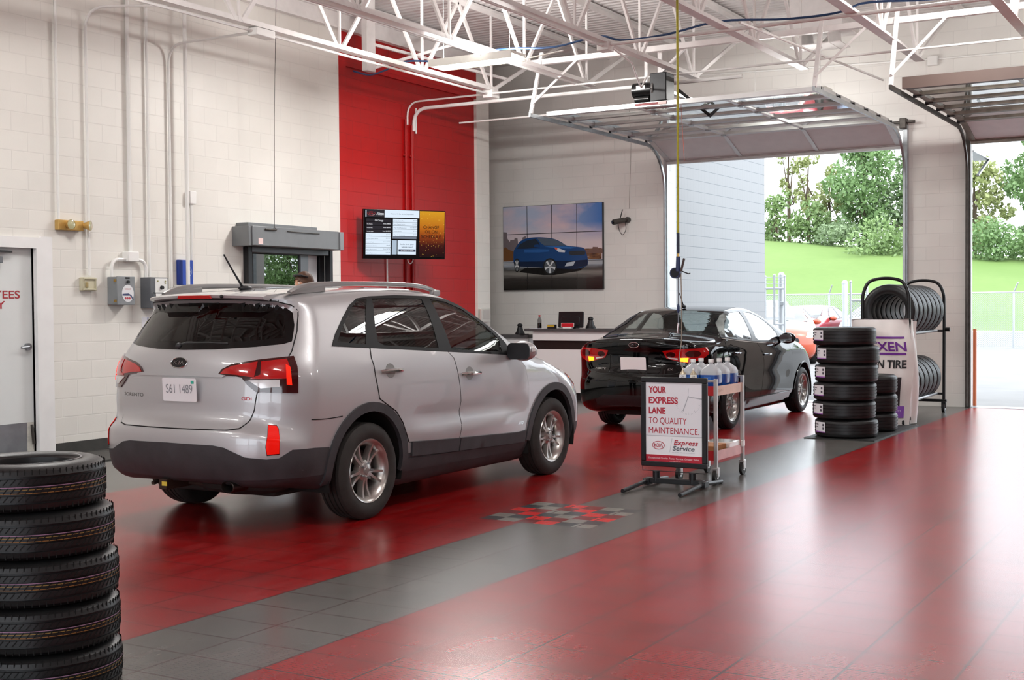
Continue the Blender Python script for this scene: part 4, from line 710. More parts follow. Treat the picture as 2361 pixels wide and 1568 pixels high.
def patch(sh, outline, pj, off=.003, thick=.006, holes=(), h=.05):
    loops = [densify(outline, h)] + [densify(q, h) for q in holes]; V = []; E = []
    for L in loops:
        o = len(V); V += L; E += [(o + i, o + (i + 1) % len(L)) for i in range(len(L))]
    A = np.array(loops[0]); lo, hi = A.min(0), A.max(0)
    gx, gy = np.meshgrid(np.arange(lo[0] + h / 2, hi[0], h), np.arange(lo[1] + h / 2, hi[1], h)); G = np.stack([gx.ravel(), gy.ravel()], 1)
    if len(G):
        k = inside(G, loops[0])
        for q in loops[1:]: k &= ~inside(G, q)
        B = np.array(V); G = G[k]
        if len(G): G = G[np.min(np.hypot(G[:, None, 0] - B[None, :, 0], G[:, None, 1] - B[None, :, 1]), 1) > h * .45]
        V = V + [tuple(g) for g in G]
    ov, oe, of = delaunay_2d_cdt([Vector(p) for p in V], E, [], 0, 1e-6)[:3]
    Q = np.array([tuple(p) for p in ov]); T = [tuple(f) for f in of]; c = np.array([Q[list(f)].mean(0) for f in T]); keep = inside(c, loops[0])
    for q in loops[1:]: keep &= ~inside(c, q)
    T = [t for t, k in zip(T, keep) if k]
    A, D, t1 = pj(Q); P = sh.solve(A, D, t1); nr = sh.normal(P); up = P + nr * off; dn = P + nr * (off - thick); n = len(Q)
    cnt = {}
    for t in T:
        for i in range(3):
            a, b = t[i], t[(i + 1) % 3]; cnt[(a, b)] = cnt.get((a, b), 0) + 1
    bd = [e for e in cnt if (e[1], e[0]) not in cnt]
    # face the outside
    t = T[0]; g = np.cross(up[t[1]] - up[t[0]], up[t[2]] - up[t[0]]); fl = np.dot(g, nr[t[0]]) < 0
    fs = [(x[::-1] if fl else x) for x in T]; fs += [((a, b, n + b, n + a)[::-1] if not fl else (a, b, n + b, n + a)) for a, b in bd]
    return MB().add(np.concatenate([up, dn]), fs)
def ribbon(sh, line, pj, w=.007, off=.0025, smoothn=6):
    L = crom(line, smoothn, closed=False) if len(line) > 2 else np.array(densify(line + line[:0], .03)[:max(2, int(np.hypot(*(np.array(line[1]) - line[0])) / .03) + 1)] + [line[1]])
    A, D, t1 = pj(L); P = sh.solve(A, D, t1); nr = sh.normal(P); d = np.gradient(P, axis=0); s = np.cross(d, nr); s /= np.linalg.norm(s, axis=1, keepdims=True) + 1e-9
    n = len(P); vs = np.concatenate([P + nr * off + s * w / 2, P + nr * off - s * w / 2]); return MB().add(vs, [(i, i + 1, n + i + 1, n + i) for i in range(n - 1)])
def car_body(sh, ends=(-1.25, 4.1), zr=(.12, 1.95), nx=120, nz=34, ny=44, zm=.64, mx=(-.35, 2.9), cut=None, dark=lambda c: np.zeros(len(c), int)):
    """closed shell by casting from a middle line outwards; cut(c, n) drops faces, dark(c) gives lower plastic"""
    x0, x1 = ends; Y = 1.25; z0, z1 = zr; keys = {}; V = []; F = []
    def vid(p):
        k = tuple(np.round(p, 5))
        if k not in keys: keys[k] = len(V); V.append(k)
        return keys[k]
    xs = np.linspace(x0, x1, nx + 1); ys = np.linspace(-Y, Y, ny + 1); zs = np.linspace(z0, z1, nz + 1)
    def quad(f, A, B):
        for i in range(len(A) - 1):
            for j in range(len(B) - 1): F.append(tuple(vid(f(A[a], B[b])) for a, b in ((i, j), (i + 1, j), (i + 1, j + 1), (i, j + 1))))
    quad(lambda a, b: (a, -Y, b), xs, zs); quad(lambda a, b: (a, Y, b), xs[::-1], zs); quad(lambda a, b: (a, b, z1), xs, ys); quad(lambda a, b: (a, b, z0), xs, ys[::-1])
    quad(lambda a, b: (x0, a, b), ys[::-1], zs); quad(lambda a, b: (x1, a, b), ys, zs)
    B = np.array(V); A = np.stack([np.clip(B[:, 0], *mx), 0 * B[:, 1], 0 * B[:, 2] + zm], 1); D = B - A; P = sh.solve(A, D, 1.0)
    mb = MB(); mb.v = [tuple(p) for p in P]; Fa = np.array(F); C = P[Fa].mean(1); Nn = np.cross(P[Fa[:, 2]] - P[Fa[:, 0]], P[Fa[:, 3]] - P[Fa[:, 1]]); Nn /= np.linalg.norm(Nn, axis=1, keepdims=True) + 1e-9
    drop = cut(C, Nn) if cut else np.zeros(len(C), bool); dk = dark(C)
    for f, d, q in zip(F, drop, dk):
        if not d: mb.f.append(f); mb.mi.append(int(q))
    return mb
def arc_poly(cx, cz, rx, rz, a0, a1, n=28): return [(cx + rx * math.cos(a), cz + rz * math.sin(a)) for a in np.linspace(a0, a1, n)]
def tyre_profile(R, w, rim):
    """outer profile (radius, across), closed, with shoulder and grooves"""
    h = w / 2; s = R - rim
    o = [(rim, -h * .80), (rim + .012, -h * .88), (rim + s * .35, -h * 1.0), (rim + s * .62, -h * .99), (R - .022, -h * .90), (R - .006, -h * .78)]
    tr = []
    for g in (-.52, -.18, .18, .52): tr += [(R - .001, h * (g - .055)), (R - .009, h * (g - .045)), (R - .009, h * (g + .045)), (R - .001, h * (g + .055))]
    tr = [(R, 0 * h + t[1]) if t[0] > R - .002 else t for t in tr]
    return o + tr + [(r, -z) for r, z in o[::-1]] + [(rim - .004, h * .5), (rim - .006, 0), (rim - .004, -h * .5)]
def rubber(name='tyre_rubber', col='1d1c1d', tread=True, rough=.55):
    if name in MATS: return MATS[name]
    m = pm(name, col, rough); k = N(m); f = k.noise(9, 5); k.l(k.ramp(f, [(.3, tuple(v * .8 for v in lin(col)[:3])), (.75, tuple(v * 1.5 for v in lin(col)[:3]))]), k.b.inputs['Base Color']); k.bump(k.noise(120, 2), .2, .003); return m
AX_Y = Matrix.Rotation(-PI / 2, 4, 'X')          # lathe axis z -> y
def make_wheel(parent, loc, R, w, rim, side, style, steer=0, dusty=False):
    """side -1: outer face looks to -y"""
    F = Matrix.Identity(4) if side > 0 else Matrix.Rotation(PI, 4, 'Z')
    alloy = noisy('alloy_silver', 'b9b5b1', .08, 12, .28, metal=.85); M = F @ AX_Y
    h = w / 2; rb = MB()
    rb.lathe([(rim - .006, h * .86), (rim + .006, h * .90), (rim + .010, h * .84), (rim - .004, h * .70), (rim - .022, h * .55), (rim - .03, -h * .2), (rim - .02, -h * .8), (rim - .045, -h * .8), (rim - .05, h * .1), (rim - .03, h * .62)], 56, M, closed=True)
    ns, pair, sw = style; hub = .058
    for i in range(ns):
        for sgn in (-1, 1):
            a = 2 * PI * i / ns + PI / 2; r0, r1 = hub * .75, rim - .012
            def pt(r, t, zz): ang = a + sgn * (pair[0] if r < .1 else pair[1]) ; return M @ Vector((r * math.cos(ang) - t * math.sin(ang), r * math.sin(ang) + t * math.cos(ang), zz))
            n = 7; vs = []
            for j in range(n):
                u = j / (n - 1); r = r0 + (r1 - r0) * u; ang = a + sgn * (pair[0] * (1 - u) + pair[1] * u); zt = h * (.60 + .10 * u - .12 * math.sin(PI * u)); ww = sw * (1.25 - .45 * u + .35 * max(0, u - .8) * 5)
                for t, z in ((-ww, zt - .045), (-ww * .55, zt), (ww * .55, zt), (ww, zt - .045)):
                    vs.append(M @ Vector((r * math.cos(ang) - t * math.sin(ang), r * math.sin(ang) + t * math.cos(ang), z)))
            fs = [(4 * j + k, 4 * j + (k + 1) % 4, 4 * j + 4 + (k + 1) % 4, 4 * j + 4 + k) for j in range(n - 1) for k in range(4)] + [(0, 1, 2, 3), (4 * n - 1, 4 * n - 2, 4 * n - 3, 4 * n - 4)]
            rb.add(vs, fs)
    rb.lathe([(.001, h * .62), (hub * .9, h * .62), (hub * 1.35, h * .5), (hub * 1.5, h * .15)], 28, M)
    whl = part('wheel', rb, alloy, parent, smooth=35); whl.location = loc; whl.rotation_euler = (0, 0, steer)
    part('tyre', MB().lathe(tyre_profile(R, w, rim), 72, M, closed=True), rubber('dusty_tyre', '2b2826', rough=.75) if dusty else rubber(), whl, smooth=28)
    part('hub_cap', MB().lathe([(.001, h * .70), (.024, h * .69), (.031, h * .64), (.031, h * .5)], 24, M), pm('hub_grey', '9b9895', .3, .7), whl)
    for i in range(5):
        a = 2 * PI * (i + .5) / 5; c = M @ Vector((.056 * math.cos(a), .056 * math.sin(a), h * .64)); d = M.to_3x3() @ Vector((0, 0, .02)); part('lug_nut', MB().cyl(c, c + d, .0085, 6), galv, whl)
    part('brake_disc', MB().lathe([(.001, -h * .1), (rim * .68, -h * .1), (rim * .68, -h * .25), (.001, -h * .25)], 36, M), pm('brake_steel', '3a3532', .5, .6), whl)
    return whl
def wheel_well(parent, cx, cz, r, y0, y1, sgn, mat):
    mb = MB(); n = 24; a = np.linspace(-.28, PI + .28, n); vs = [(cx + r * math.cos(t), sgn * y, cz + r * math.sin(t)) for t in a for y in (y0, y1)]
    mb.add(vs, [(2 * i, 2 * i + 1, 2 * i + 3, 2 * i + 2) for i in range(n - 1)]); mb.add([(cx, sgn * y0, cz)] + [(cx + r * math.cos(t), sgn * y0, cz + r * math.sin(t)) for t in a], [(0, i + 1, i + 2) for i in range(n - 1)])
    return part('wheel_well', mb, mat, parent, smooth=40)
def paint(name, col, rough=.3, metal=.6, inner='1a1a1c', flake=0):
    """clear-coated body paint; the inside of the shell is dark trim"""
    if name in MATS: return MATS[name]
    m = pm(name, col, rough, metal, coat=1.0, spec=0.0 if metal == 0 else .5); k = N(m); t = m.node_tree
    o = t.nodes['Material Output']; mx = k.n('ShaderNodeMixShader'); g = k.n('ShaderNodeNewGeometry'); d = k.n('ShaderNodeBsdfDiffuse'); d.inputs[0].default_value = lin(inner)
    k.l(g.outputs['Backfacing'], mx.inputs[0]); k.l(k.b.outputs[0], mx.inputs[1]); k.l(d.outputs[0], mx.inputs[2]); k.l(mx.outputs[0], o.inputs[0]); return m
def seat(parent, x, y, z, mat, w=.5, hr=True, h=.56):
    s = MB()
    def f(u, v):  # cushioned backrest
        pass
    s.box((x + .16, y, z + .10), (.52, w, .16)); M = Matrix.Rotation(-.22, 3, 'Y'); s.box((x - .14, y, z + .42), (.14, w, h), M=M)
    if hr:
        s.box((x - .235, y, z + .42 + h / 2 + .13), (.09, .27, .17), M=M)
        for q in (-.06, .06): s.cyl((x - .21, y + q, z + .40 + h / 2 - .02), (x - .23, y + q, z + .42 + h / 2 + .08), .008, 6)
    return part('seat', s, mat, parent, smooth=40, bevel=.035, seg=3)
def mir(P): return [(x, -y, z) for x, y, z in P]
# ---------------------------------------------------------------- silver sport utility vehicle
def body_text(sh, s, pj, a0, b0, height, width, da, off=.004, bold=0., align='L', shear=0.):
    def wrap_all(mb):
        q = np.array([(v[0], v[1]) for v in mb.v]); A, D, t1 = pj(q); P = sh.solve(A, D, t1); P = P + sh.normal(P) * off; mb.v = [tuple(p) for p in P]; return mb
    mb = text_mb(s, (0, 0, 0), (1, 0, 0), (0, 1, 0), height, width, align, bold=bold, shear=shear, wrap=lambda x, y: (a0 + da * x, b0 + y, 0)); return wrap_all(mb)
def surf_pts(sh, pj, q, off):
    A, D, t1 = pj(np.array(q, float)); P = sh.solve(A, D, t1); return P + sh.normal(P) * off
def oval_badge(sh, parent, pj, a, b, w, h, da, ring, field, letters):
    """oval maker's badge: dark field, bright rim, three letters"""
    part('badge', patch(sh, ellipse(w / 2, h / 2, 28, a, b), pj, .006, .006, h=.03), field, parent)
    o = ellipse(w / 2, h / 2, 40); P = surf_pts(sh, pj, [(a + x, b + y) for x, y in o], .007)
    bd = part('badge_rim', MB().tube([tuple(p) for p in P], .0035, 6, closed=True), ring, parent)
    lh = h * .36; mb = MB(); strokes = [[(-.30, -.5), (-.30, .5)], [(-.08, .5), (-.28, 0), (-.06, -.5)], [(.02, -.5), (.02, .5)], [(.10, -.5), (.21, .5), (.32, -.5)]]
    for st in strokes:
        P = surf_pts(sh, pj, [(a + da * x * w * .98, b + y * lh) for x, y in st], .008); mb.tube([tuple(p) for p in P], lh * .085, 4)
    part('badge_letters', mb, letters, parent); return bd
S = suv_shape(); PL, PR = proj_of('side', 1), proj_of('side', -1); PREAR = proj_of('rear'); PTOP = proj_of('top')
silver = paint('silver_paint', 'bcbcbe', .42, .5)
clad = noisy('grey_cladding', '3b3b3e', .18, 7, .55, bump=.15); tint = glass_mat('tinted_glass', (.55, .56, .55), .13, 0, .9); clearg = glass_mat('side_glass', (.72, .78, .75), .42, 0, 1.0)
gap = pm('panel_gap_black', '0b0b0c', .7); chrome = pm('chrome', 'dcdcdc', .08, 1.0); trim_in = pm('cabin_trim', '232325', .7); redl = pm('lamp_red', 'a00408', .08, coat=1, spec=.7, emit=.10, ecol='ff0a06'); redd = pm('lamp_dark_red', '3a0507', .1, coat=1)
lampw = pm('lamp_clear', 'd8d6d6', .12, .2, coat=1); amberg = pm('lamp_glow', 'ff5a10', .2, emit=1.6, ecol='ff6a08'); refl = pm('reflector_glow', 'd01008', .12, coat=1, emit=.35, ecol='ff1606')  # reflector glow imitates light thrown back, it holds no bulb
mirror_g = pm('mirror_glass', 'c8ccd0', .02, 1.0)
car = thing('sport_utility_vehicle', 'silver mud-splashed sport utility vehicle parked in the red lane, seen from behind', 'car', (*SUV_AT, 0))
GL = [(0, 1.628), (.30, 1.623), (.56, 1.605), (.65, 1.58), (.695, 1.545), (.74, 1.46), (.775, 1.345), (.74, 1.327), (.58, 1.308), (.28, 1.29), (0, 1.285)]
GL = GL + [(-a, b) for a, b in GL[-2:0:-1]]
BAND = [(-.355, 1.305), (-.27, 1.39), (-.11, 1.51), (.03, 1.60), (.15, 1.648), (.32, 1.664), (.68, 1.675), (1.10, 1.668), (1.40, 1.645), (1.60, 1.588), (1.78, 1.482), (1.95, 1.365), (2.06, 1.255), (2.085, 1.15), (1.06, 1.215), (.08, 1.278)]
WS = [(1.68, 0), (1.65, .3), (1.57, .56), (2.05, .665), (2.48, .74), (2.60, .70), (2.67, .4), (2.69, 0)]; WS = WS + [(a, -b) for a, b in WS[-2:0:-1]]
RA, FA = (0., .375), (2.875, .365)
def ell(c, e, rx, rz): return ((c[:, 0] - e[0]) / rx) ** 2 + ((c[:, 2] - e[1]) / rz) ** 2 < 1
B2_ = inset(BAND, .018)
wblk = pm('window_black', '101012', .5, spec=.25)
def suv_slots(c):
    w = (np.abs(c[:, 1]) > .5) & inside(c[:, [0, 2]], B2_); w |= (c[:, 0] < -.4) & (c[:, 2] > 1.2) & inside(c[:, [1, 2]], GL); w |= (c[:, 2] > 1.05) & (c[:, 0] > 1.4) & inside(c[:, [0, 1]], WS)
    return np.where(w, 2, (c[:, 2] < .455).astype(int))
gi, bi, wi = inset(GL, .024), inset(BAND, .034), inset(WS, .024)
def cut(c, n):
    a = np.abs(c[:, 1]); k = (a > .5) & inside(c[:, [0, 2]], bi)
    k |= (c[:, 0] < -.4) & (c[:, 2] > 1.2) & inside(c[:, [1, 2]], gi)
    k |= (c[:, 2] > 1.05) & (c[:, 0] > 1.4) & inside(c[:, [0, 1]], wi)
    k |= (a > .56) & (ell(c, RA, .455, .46) | ell(c, FA, .455, .46)); return k
body = part('body', car_body(S, cut=cut, dark=suv_slots, nx=150, nz=42, ny=50), [silver, clad, wblk], car, smooth=38)
# glass and window surrounds
QG = [(-.30, 1.33), (-.23, 1.40), (-.13, 1.48), (-.04, 1.555), (.04, 1.597), (.15, 1.635), (.285, 1.647), (.045, 1.302)]
QG = [(-.285, 1.33), (-.21, 1.40), (-.11, 1.48), (-.01, 1.55), (.06, 1.593), (.15, 1.635), (.275, 1.645), (.20, 1.56), (.12, 1.44), (.045, 1.305)]
RG = [(.345, 1.647), (.68, 1.652), (1.02, 1.645), (1.025, 1.52), (1.01, 1.38), (.985, 1.245), (.60, 1.27), (.265, 1.29), (.20, 1.32), (.245, 1.45)]
FG = [(1.145, 1.642), (1.35, 1.622), (1.56, 1.558), (1.74, 1.455), (1.90, 1.352), (1.965, 1.29), (1.945, 1.185), (1.55, 1.205), (1.17, 1.226), (1.165, 1.40)]
for sg, P_ in ((-1, PR), (1, PL)):
    part('window_frame', patch(S, BAND, P_, .006, .02, [QG, RG, FG], .045), pm('window_black', '101012', .5, spec=.25), car)
    for q, nm, m in ((QG, 'quarter_glass', tint), (RG, 'rear_door_glass', tint), (FG, 'front_door_glass', clearg)): part(nm, patch(S, inset(q, -.004), P_, .003, .004, h=.06), m, car)
rg = part('rear_window', patch(S, GL, PREAR, .004, .005, h=.06), tint, car); part('windscreen', patch(S, WS, PTOP, .004, .005, h=.08), clearg, car)
ring = inset(GL, .045); part('window_border', patch(S, GL, PREAR, .0055, .006, [ring], .05), pm('glass_black', '0c0c0d', .1), rg)
# tailgate with crease, doors, seams
GATE = [(0, .742), (.5, .742), (.575, .752), (.615, .80), (.645, .88), (.66, .99), (.80, 1.22), (.80, 1.28), (.765, 1.42), (.715, 1.56), (.68, 1.60), (.60, 1.628), (.30, 1.642), (0, 1.646)]
GATE = GATE + [(-a, b) for a, b in GATE[-2:0:-1]]
tg = part('tailgate', patch(S, GATE, PREAR, .004, .012, [GL], .05), silver, car, smooth=38)
part('tailgate_gap', patch(S, inset(GATE, -.006), PREAR, .0012, .004, [inset(GATE, .02)], .04), gap, car)
LIP = [(-.43, 1.112), (-.36, 1.122), (0, 1.126), (.36, 1.122), (.43, 1.112), (.40, 1.098), (0, 1.104), (-.40, 1.098)]
part('licence_lip', patch(S, LIP, PREAR, .018, .02, h=.03), silver, tg, smooth=50)
FD = [(1.115, 1.212), (1.165, 1.16), (1.20, 1.05), (1.225, .94), (1.25, .80), (1.253, .69), (1.245, .50), (2.21, .46), (2.345, .465), (2.375, .60), (2.378, .74), (2.37, .87), (2.31, 1.04), (2.24, 1.10), (2.10, 1.148)]
RD = [(.085, 1.275), (.063, 1.2), (.075, 1.06), (.115, .90), (.20, .855), (.33, .79), (.43, .69), (.50, .56), (.515, .535), (1.235, .50), (1.243, .69), (1.24, .80), (1.215, .94), (1.19, 1.05), (1.155, 1.16), (1.105, 1.212)]
for sg, P_ in ((-1, PR), (1, PL)):
    for q, nm in ((FD, 'front_door'), (RD, 'rear_door')):
        d = part(nm, patch(S, q, P_, .0045, .012, h=.055), silver, car, smooth=38)
        part('door_gap', patch(S, inset(q, -.007), P_, .0014, .004, [inset(q, .02)], .05), gap, d)
        hx, hz = ((1.25, 1.53), 1.025) if nm == 'front_door' else ((.14, .41), 1.098)
        part('handle_cup', patch(S, ellipse(.062, .055, 20, sum(hx) / 2 - .015, hz + .002), P_, .0055, .005, h=.03), pm('cup_shade', '8d8b89', .4, .6), d)
        pts = [(hx[0], hz, .006), (hx[0] + .03, hz, .03), ((hx[0] + hx[1]) / 2, hz, .040), (hx[1] - .03, hz - .002, .03), (hx[1], hz - .004, .006)]
        Q = surf_pts(S, P_, [(a, b) for a, b, c in pts], 0); nn = S.normal(Q); L = [tuple(p + n * c[2]) for p, n, c in zip(Q, nn, pts)]
        h_ = MB().tube(L, [.012, .016, .016, .016, .012], 8); part('door_handle', h_, chrome, d)
    c1 = [(.545, .535), (1.232, .50), (1.232, .395), (.555, .42)]; c2 = [(1.25, .50), (2.2, .46), (2.345, .462), (2.345, .362), (1.25, .393)]
    part('door_cladding', patch(S, c1, P_, .018, .03, h=.06), clad, car, smooth=45); part('door_cladding', patch(S, c2, P_, .018, .03, h=.06), clad, car, smooth=45)
    part('sill', patch(S, [(.47, .405), (2.36, .355), (2.36, .285), (.47, .30)], P_, .004, .03, h=.06), clad, car, smooth=45)
    # wheel arches
    for e, a0, a1 in ((RA, -.10, PI + .10), (FA, .02 - .12, PI - .02)):
        o = arc_poly(e[0], e[1], .505, .505, a0, a1); i = arc_poly(e[0], e[1], .432, .437, a1 + .02, a0 - .02)
        part('wheel_arch', patch(S, o + i, P_, .016, .034, h=.045), clad, car, smooth=45)
        wheel_well(car, e[0], e[1], .452, .52, .93, sg, pm('wheel_well_black', '191817', .9))
    part('quarter_seam', ribbon(S, [(-.655, .80), (-.5, .795), (-.33, .80)], P_), gap, car, smooth=0)
    part('fender_badge', body_text(S, 'AWD', P_, 2.20 if sg < 0 else 2.30, .525, .028, .10, -sg, .006, .02, shear=.2), chrome, car, smooth=0)
    # roof rail
    rail = [(-.50, 1.69, .018), (-.42, 1.715, .026), (-.30, 1.738, .028), (-.12, 1.755, .022), (.3, 1.766, .018), (.75, 1.767, .018), (1.1, 1.758, .018), (1.32, 1.735, .02), (1.45, 1.70, .02)]
    L = [(x, sg * (.625 - .02 * (x > 1.2)), z) for x, z, r in rail]; part('roof_rail', MB().tube([tuple(p) for p in crom(L, 4, False)], [float(v) for v in crom([(r, 0) for x, z, r in rail], 4, False)[:, 0]], 10), pm('rail_silver', '9b9a99', .35, .6), car)
    fm = MB(); fm.add([(-.56, sg * .64, 1.675), (-.10, sg * .64, 1.70), (-.10, sg * .64, 1.748), (-.30, sg * .64, 1.735), (-.44, sg * .64, 1.71), (-.56, sg * .60, 1.675), (-.10, sg * .60, 1.71), (-.10, sg * .60, 1.752), (-.30, sg * .60, 1.74), (-.44, sg * .60, 1.715)], [(0, 1, 2, 3, 4), (5, 6, 7, 8, 9)] + [(i, (i + 1) % 5, 5 + (i + 1) % 5, 5 + i) for i in range(5)]); 
    part('rail_foot', fm, MATS['rail_silver'], car, bevel=.008)
    # door mirror
    part('rail_end', MB().box((1.40, sg * .615, 1.70), (.12, .04, .05)), MATS['rail_silver'], car, bevel=.012)
    mm = MB(); mm.sphere((2.08, sg * 1.085, 1.19), 1, 16, 10, (.085, .135, .088)); mh = part('door_mirror', mm, silver, car)
    part('mirror_face', MB().prism(rrect(.225, .145, .05), .012, (1.996, sg * 1.088, 1.19), (0, -1, 0), (0, 0, 1)), black_pl, mh); part('mirror_glass', MB().prism(rrect(.195, .118, .042), .004, (1.992, sg * 1.088, 1.19), (0, -1, 0), (0, 0, 1)), mirror_g, mh)
    ma = MB(); ma.bar((2.08, sg * .93, 1.135), (2.09, sg * 1.05, 1.14), .09, .045); part('mirror_arm', ma, black_pl, mh, bevel=.012)
    part('turn_lamp', MB().box((2.05, sg * 1.205, 1.205), (.06, .02, .05)), lampw, mh, bevel=.008)
# lamps
LR = [(-.96, .36, 1.112), (-.945, .39, 1.155), (-.925, .46, 1.188), (-.84, .66, 1.222), (-.70, .83, 1.242), (-.71, .87, 1.17), (-.73, .89, .99), (-.84, .77, .995), (-.90, .66, 1.0), (-.91, .59, 1.05), (-.92, .55, 1.098), (-.93, .51, 1.106)]
for sg in (-1, 1):
    pp = proj_of('polar', sg); O = to_polar(LR)
    lm = part('tail_lamp', patch(S, O, pp, .012, .02, h=.035), redd, car)
    s_ = lambda x, y: .9 * math.atan2(y, -.25 - x)
    i1 = inset(O, .014); part('lamp_lens_outer', patch(S, [(s_(-.85, .665), 1.205), (s_(-.74, .80), 1.222), (s_(-.755, .85), 1.16), (s_(-.77, .86), 1.09), (s_(-.89, .60), 1.09), (s_(-.855, .66), 1.12)], pp, .016, .006, h=.03), redl, lm)
    part('lamp_lens_inner', patch(S, [(s_(-.952, .385), 1.125), (s_(-.94, .41), 1.153), (s_(-.925, .47), 1.176), (s_(-.86, .645), 1.205), (s_(-.885, .63), 1.10), (s_(-.92, .55), 1.112), (s_(-.93, .50), 1.118)], pp, .016, .006, h=.03), redl, lm)
    part('reversing_lens', patch(S, [(s_(-.905, .60), 1.080), (s_(-.80, .785), 1.083), (s_(-.805, .785), 1.035), (s_(-.875, .68), 1.025)], pp, .017, .006, h=.03), lampw, lm)
    part('light_strip', patch(S, [(s_(-.765, .815), 1.185), (s_(-.75, .84), 1.165), (s_(-.76, .862), 1.045), (s_(-.785, .838), 1.05)], pp, .018, .006, h=.03), pm('strip_glow', 'ff2010', .2, emit=1.3, ecol='ff1c08'), lm)
    FL = [(s_(-.875, .742), .768), (s_(-.845, .79), .765), (s_(-.85, .815), .74), (s_(-.87, .832), .578), (s_(-.925, .772), .572), (s_(-.93, .765), .63)]
    fc = np.mean(FL, 0); fr_ = part('reflector_frame', patch(S, [tuple(fc + (np.array(p) - fc) * 1.07) for p in FL], pp, .004, .008, h=.03), redd, car); part('bumper_reflector', patch(S, FL, pp, .008, .008, h=.03), refl, fr_)
BL = [(-.185, 1.643), (-.165, 1.668), (.165, 1.668), (.185, 1.643)]
# roof spoiler above the rear window
sp = MB(); SPS = [(-.46, 1.714), (-.62, 1.705), (-.76, 1.693), (-.805, 1.680), (-.80, 1.662), (-.74, 1.650), (-.66, 1.652), (-.46, 1.675)]; ny = 24
for i in range(ny + 1):
    y = -.56 + 1.12 * i / ny; b = .29 * y * y * (1 + .35 * y * y)
    for x, z in SPS: sp.v.append((x + b, y, z - .055 * y * y))
n8 = len(SPS); sp.f = [(i * n8 + k, i * n8 + (k + 1) % n8, (i + 1) * n8 + (k + 1) % n8, (i + 1) * n8 + k) for i in range(ny) for k in range(n8)] + [tuple(range(n8)), tuple(ny * n8 + k for k in range(n8))]; sp.mi = [0] * len(sp.f)
spo_o = part('roof_spoiler', sp, silver, car, smooth=50)
led = pm('led_red', 'ff1810', .3, emit=1.5, ecol='ff1408')
bl = MB(); bl.prism([(-.165, -.012), (.165, -.012), (.15, .012), (-.15, .012)], .012, (-.806, 0, 1.668), (0, -1, 0), (-.22, 0, .97)); part('brake_lamp', bl, redl, spo_o)
[part('brake_led', MB().box((-.8145, -.135 + .03 * i, 1.668), (.004, .014, .008)), led, spo_o) for i in range(10)]

part('washer_nozzle', MB().sphere((-.79, -.245, 1.668), .014), black_pl, spo_o)
# dark lower bumper, exhaust, towing hitch
pp = lambda q: (np.stack([0 * q[:, 0] - .25, 0 * q[:, 0], q[:, 1]], 1), np.stack([-np.cos(q[:, 0] / .9), -np.sin(q[:, 0] / .9), 0 * q[:, 0]], 1), 2.0)
T = to_polar([(-1.09, 0, .638), (-1.06, .40, .632), (-1.045, .49, .618), (-1.0, .635, .555), (-.93, .77, .54), (-.87, .83, .545), (-.80, .895, .60), (-.62, .925, .60), (-.47, .945, .59)])
T = [(-a, b) for a, b in T[:0:-1]] + T; hi = T[-1][0]
part('lower_bumper', patch(S, T + [(hi + .01, .42), (hi - .05, .40), (.9, .40), (.3, .385), (0, .385), (-.3, .385), (-.9, .40), (-hi + .05, .40), (-hi - .01, .42)], pp, .006, .02, h=.06), clad, car, smooth=45)
ex = MB(); ex.lathe([(.055, 0), (.06, .005), (.06, .16), (.052, .16), (.05, .01)], 24, Matrix.Translation((-.99, -.46, .335)) @ Matrix.Rotation(PI / 2, 4, 'Y') @ Matrix.Diagonal((.72, 1, 1, 1)), closed=True); part('exhaust_tip', ex, pm('sooty_steel', '4a4440', .4, .8), car)
part('silencer', MB().sphere((-.62, -.25, .32), 1, 18, 8, (.22, .45, .09)), pm('underbody', '2a2725', .8), car)
hb = MB(); hb.bar((-.78, -.45, .33), (-.78, .45, .33), .06, .06); rf_ = pm('rusty_frame', '3f2f28', .8, .3); th_ = part('tow_bar', hb, rf_, car, bevel=.006); part('tow_receiver', MB().box((-.90, .12, .325), (.26, .075, .075)), rf_, th_, bevel=.006); part('tow_chain_tab', MB().bar((-.85, .30, .33), (-.95, .30, .31), .03, .02), rf_, th_)
part('hitch_label', MB().box((-1.0315, .10, .33), (.002, .05, .03)), pm('label_yellow', 'dcc44a', .5), car)
part('underbody', MB().bb((-.6, -.55, .22), (3.5, .55, .30)), MATS['underbody'], car, bevel=.02)
# plate and lettering
pl = MB().prism(rrect(.325, .165, .012), .004, (-1.024, -.055, 1.008), (0, -1, 0), (-.06, 0, 1)); plo = part('number_plate', pl, pm('plate_white', 'f4f6f8', .3, emit=.0), car)
pt = text_mb('S61 1489', (-1.0275, -.055, .985), (0, -1, 0), (-.06, 0, 1), .062, .255, 'C', .001); part('plate_number', pt, pm('plate_grey', '8f9499', .5), plo, smooth=0)
part('plate_sticker', MB().prism(rrect(.028, .022, .004), .001, (-1.032, -.185, 1.064), (0, -1, 0), (-.06, 0, 1)), pm('plate_green', '3fbfa6', .5), plo)
oval_badge(S, car, PREAR, 0.0, 1.195, .155, .072, -1, chrome, pm('badge_black', '141416', .2), chrome)
part('model_lettering', body_text(S, 'SORENTO', PREAR, .60, .945, .024, .25, -1, .005), pm('letter_grey', '6d6c6b', .25, .8), car, smooth=0)
part('engine_lettering', body_text(S, 'GDi', PREAR, -.555, .943, .022, .075, -1, .005, .015), pm('letter_red', 'b04048', .3, .3), car, smooth=0)
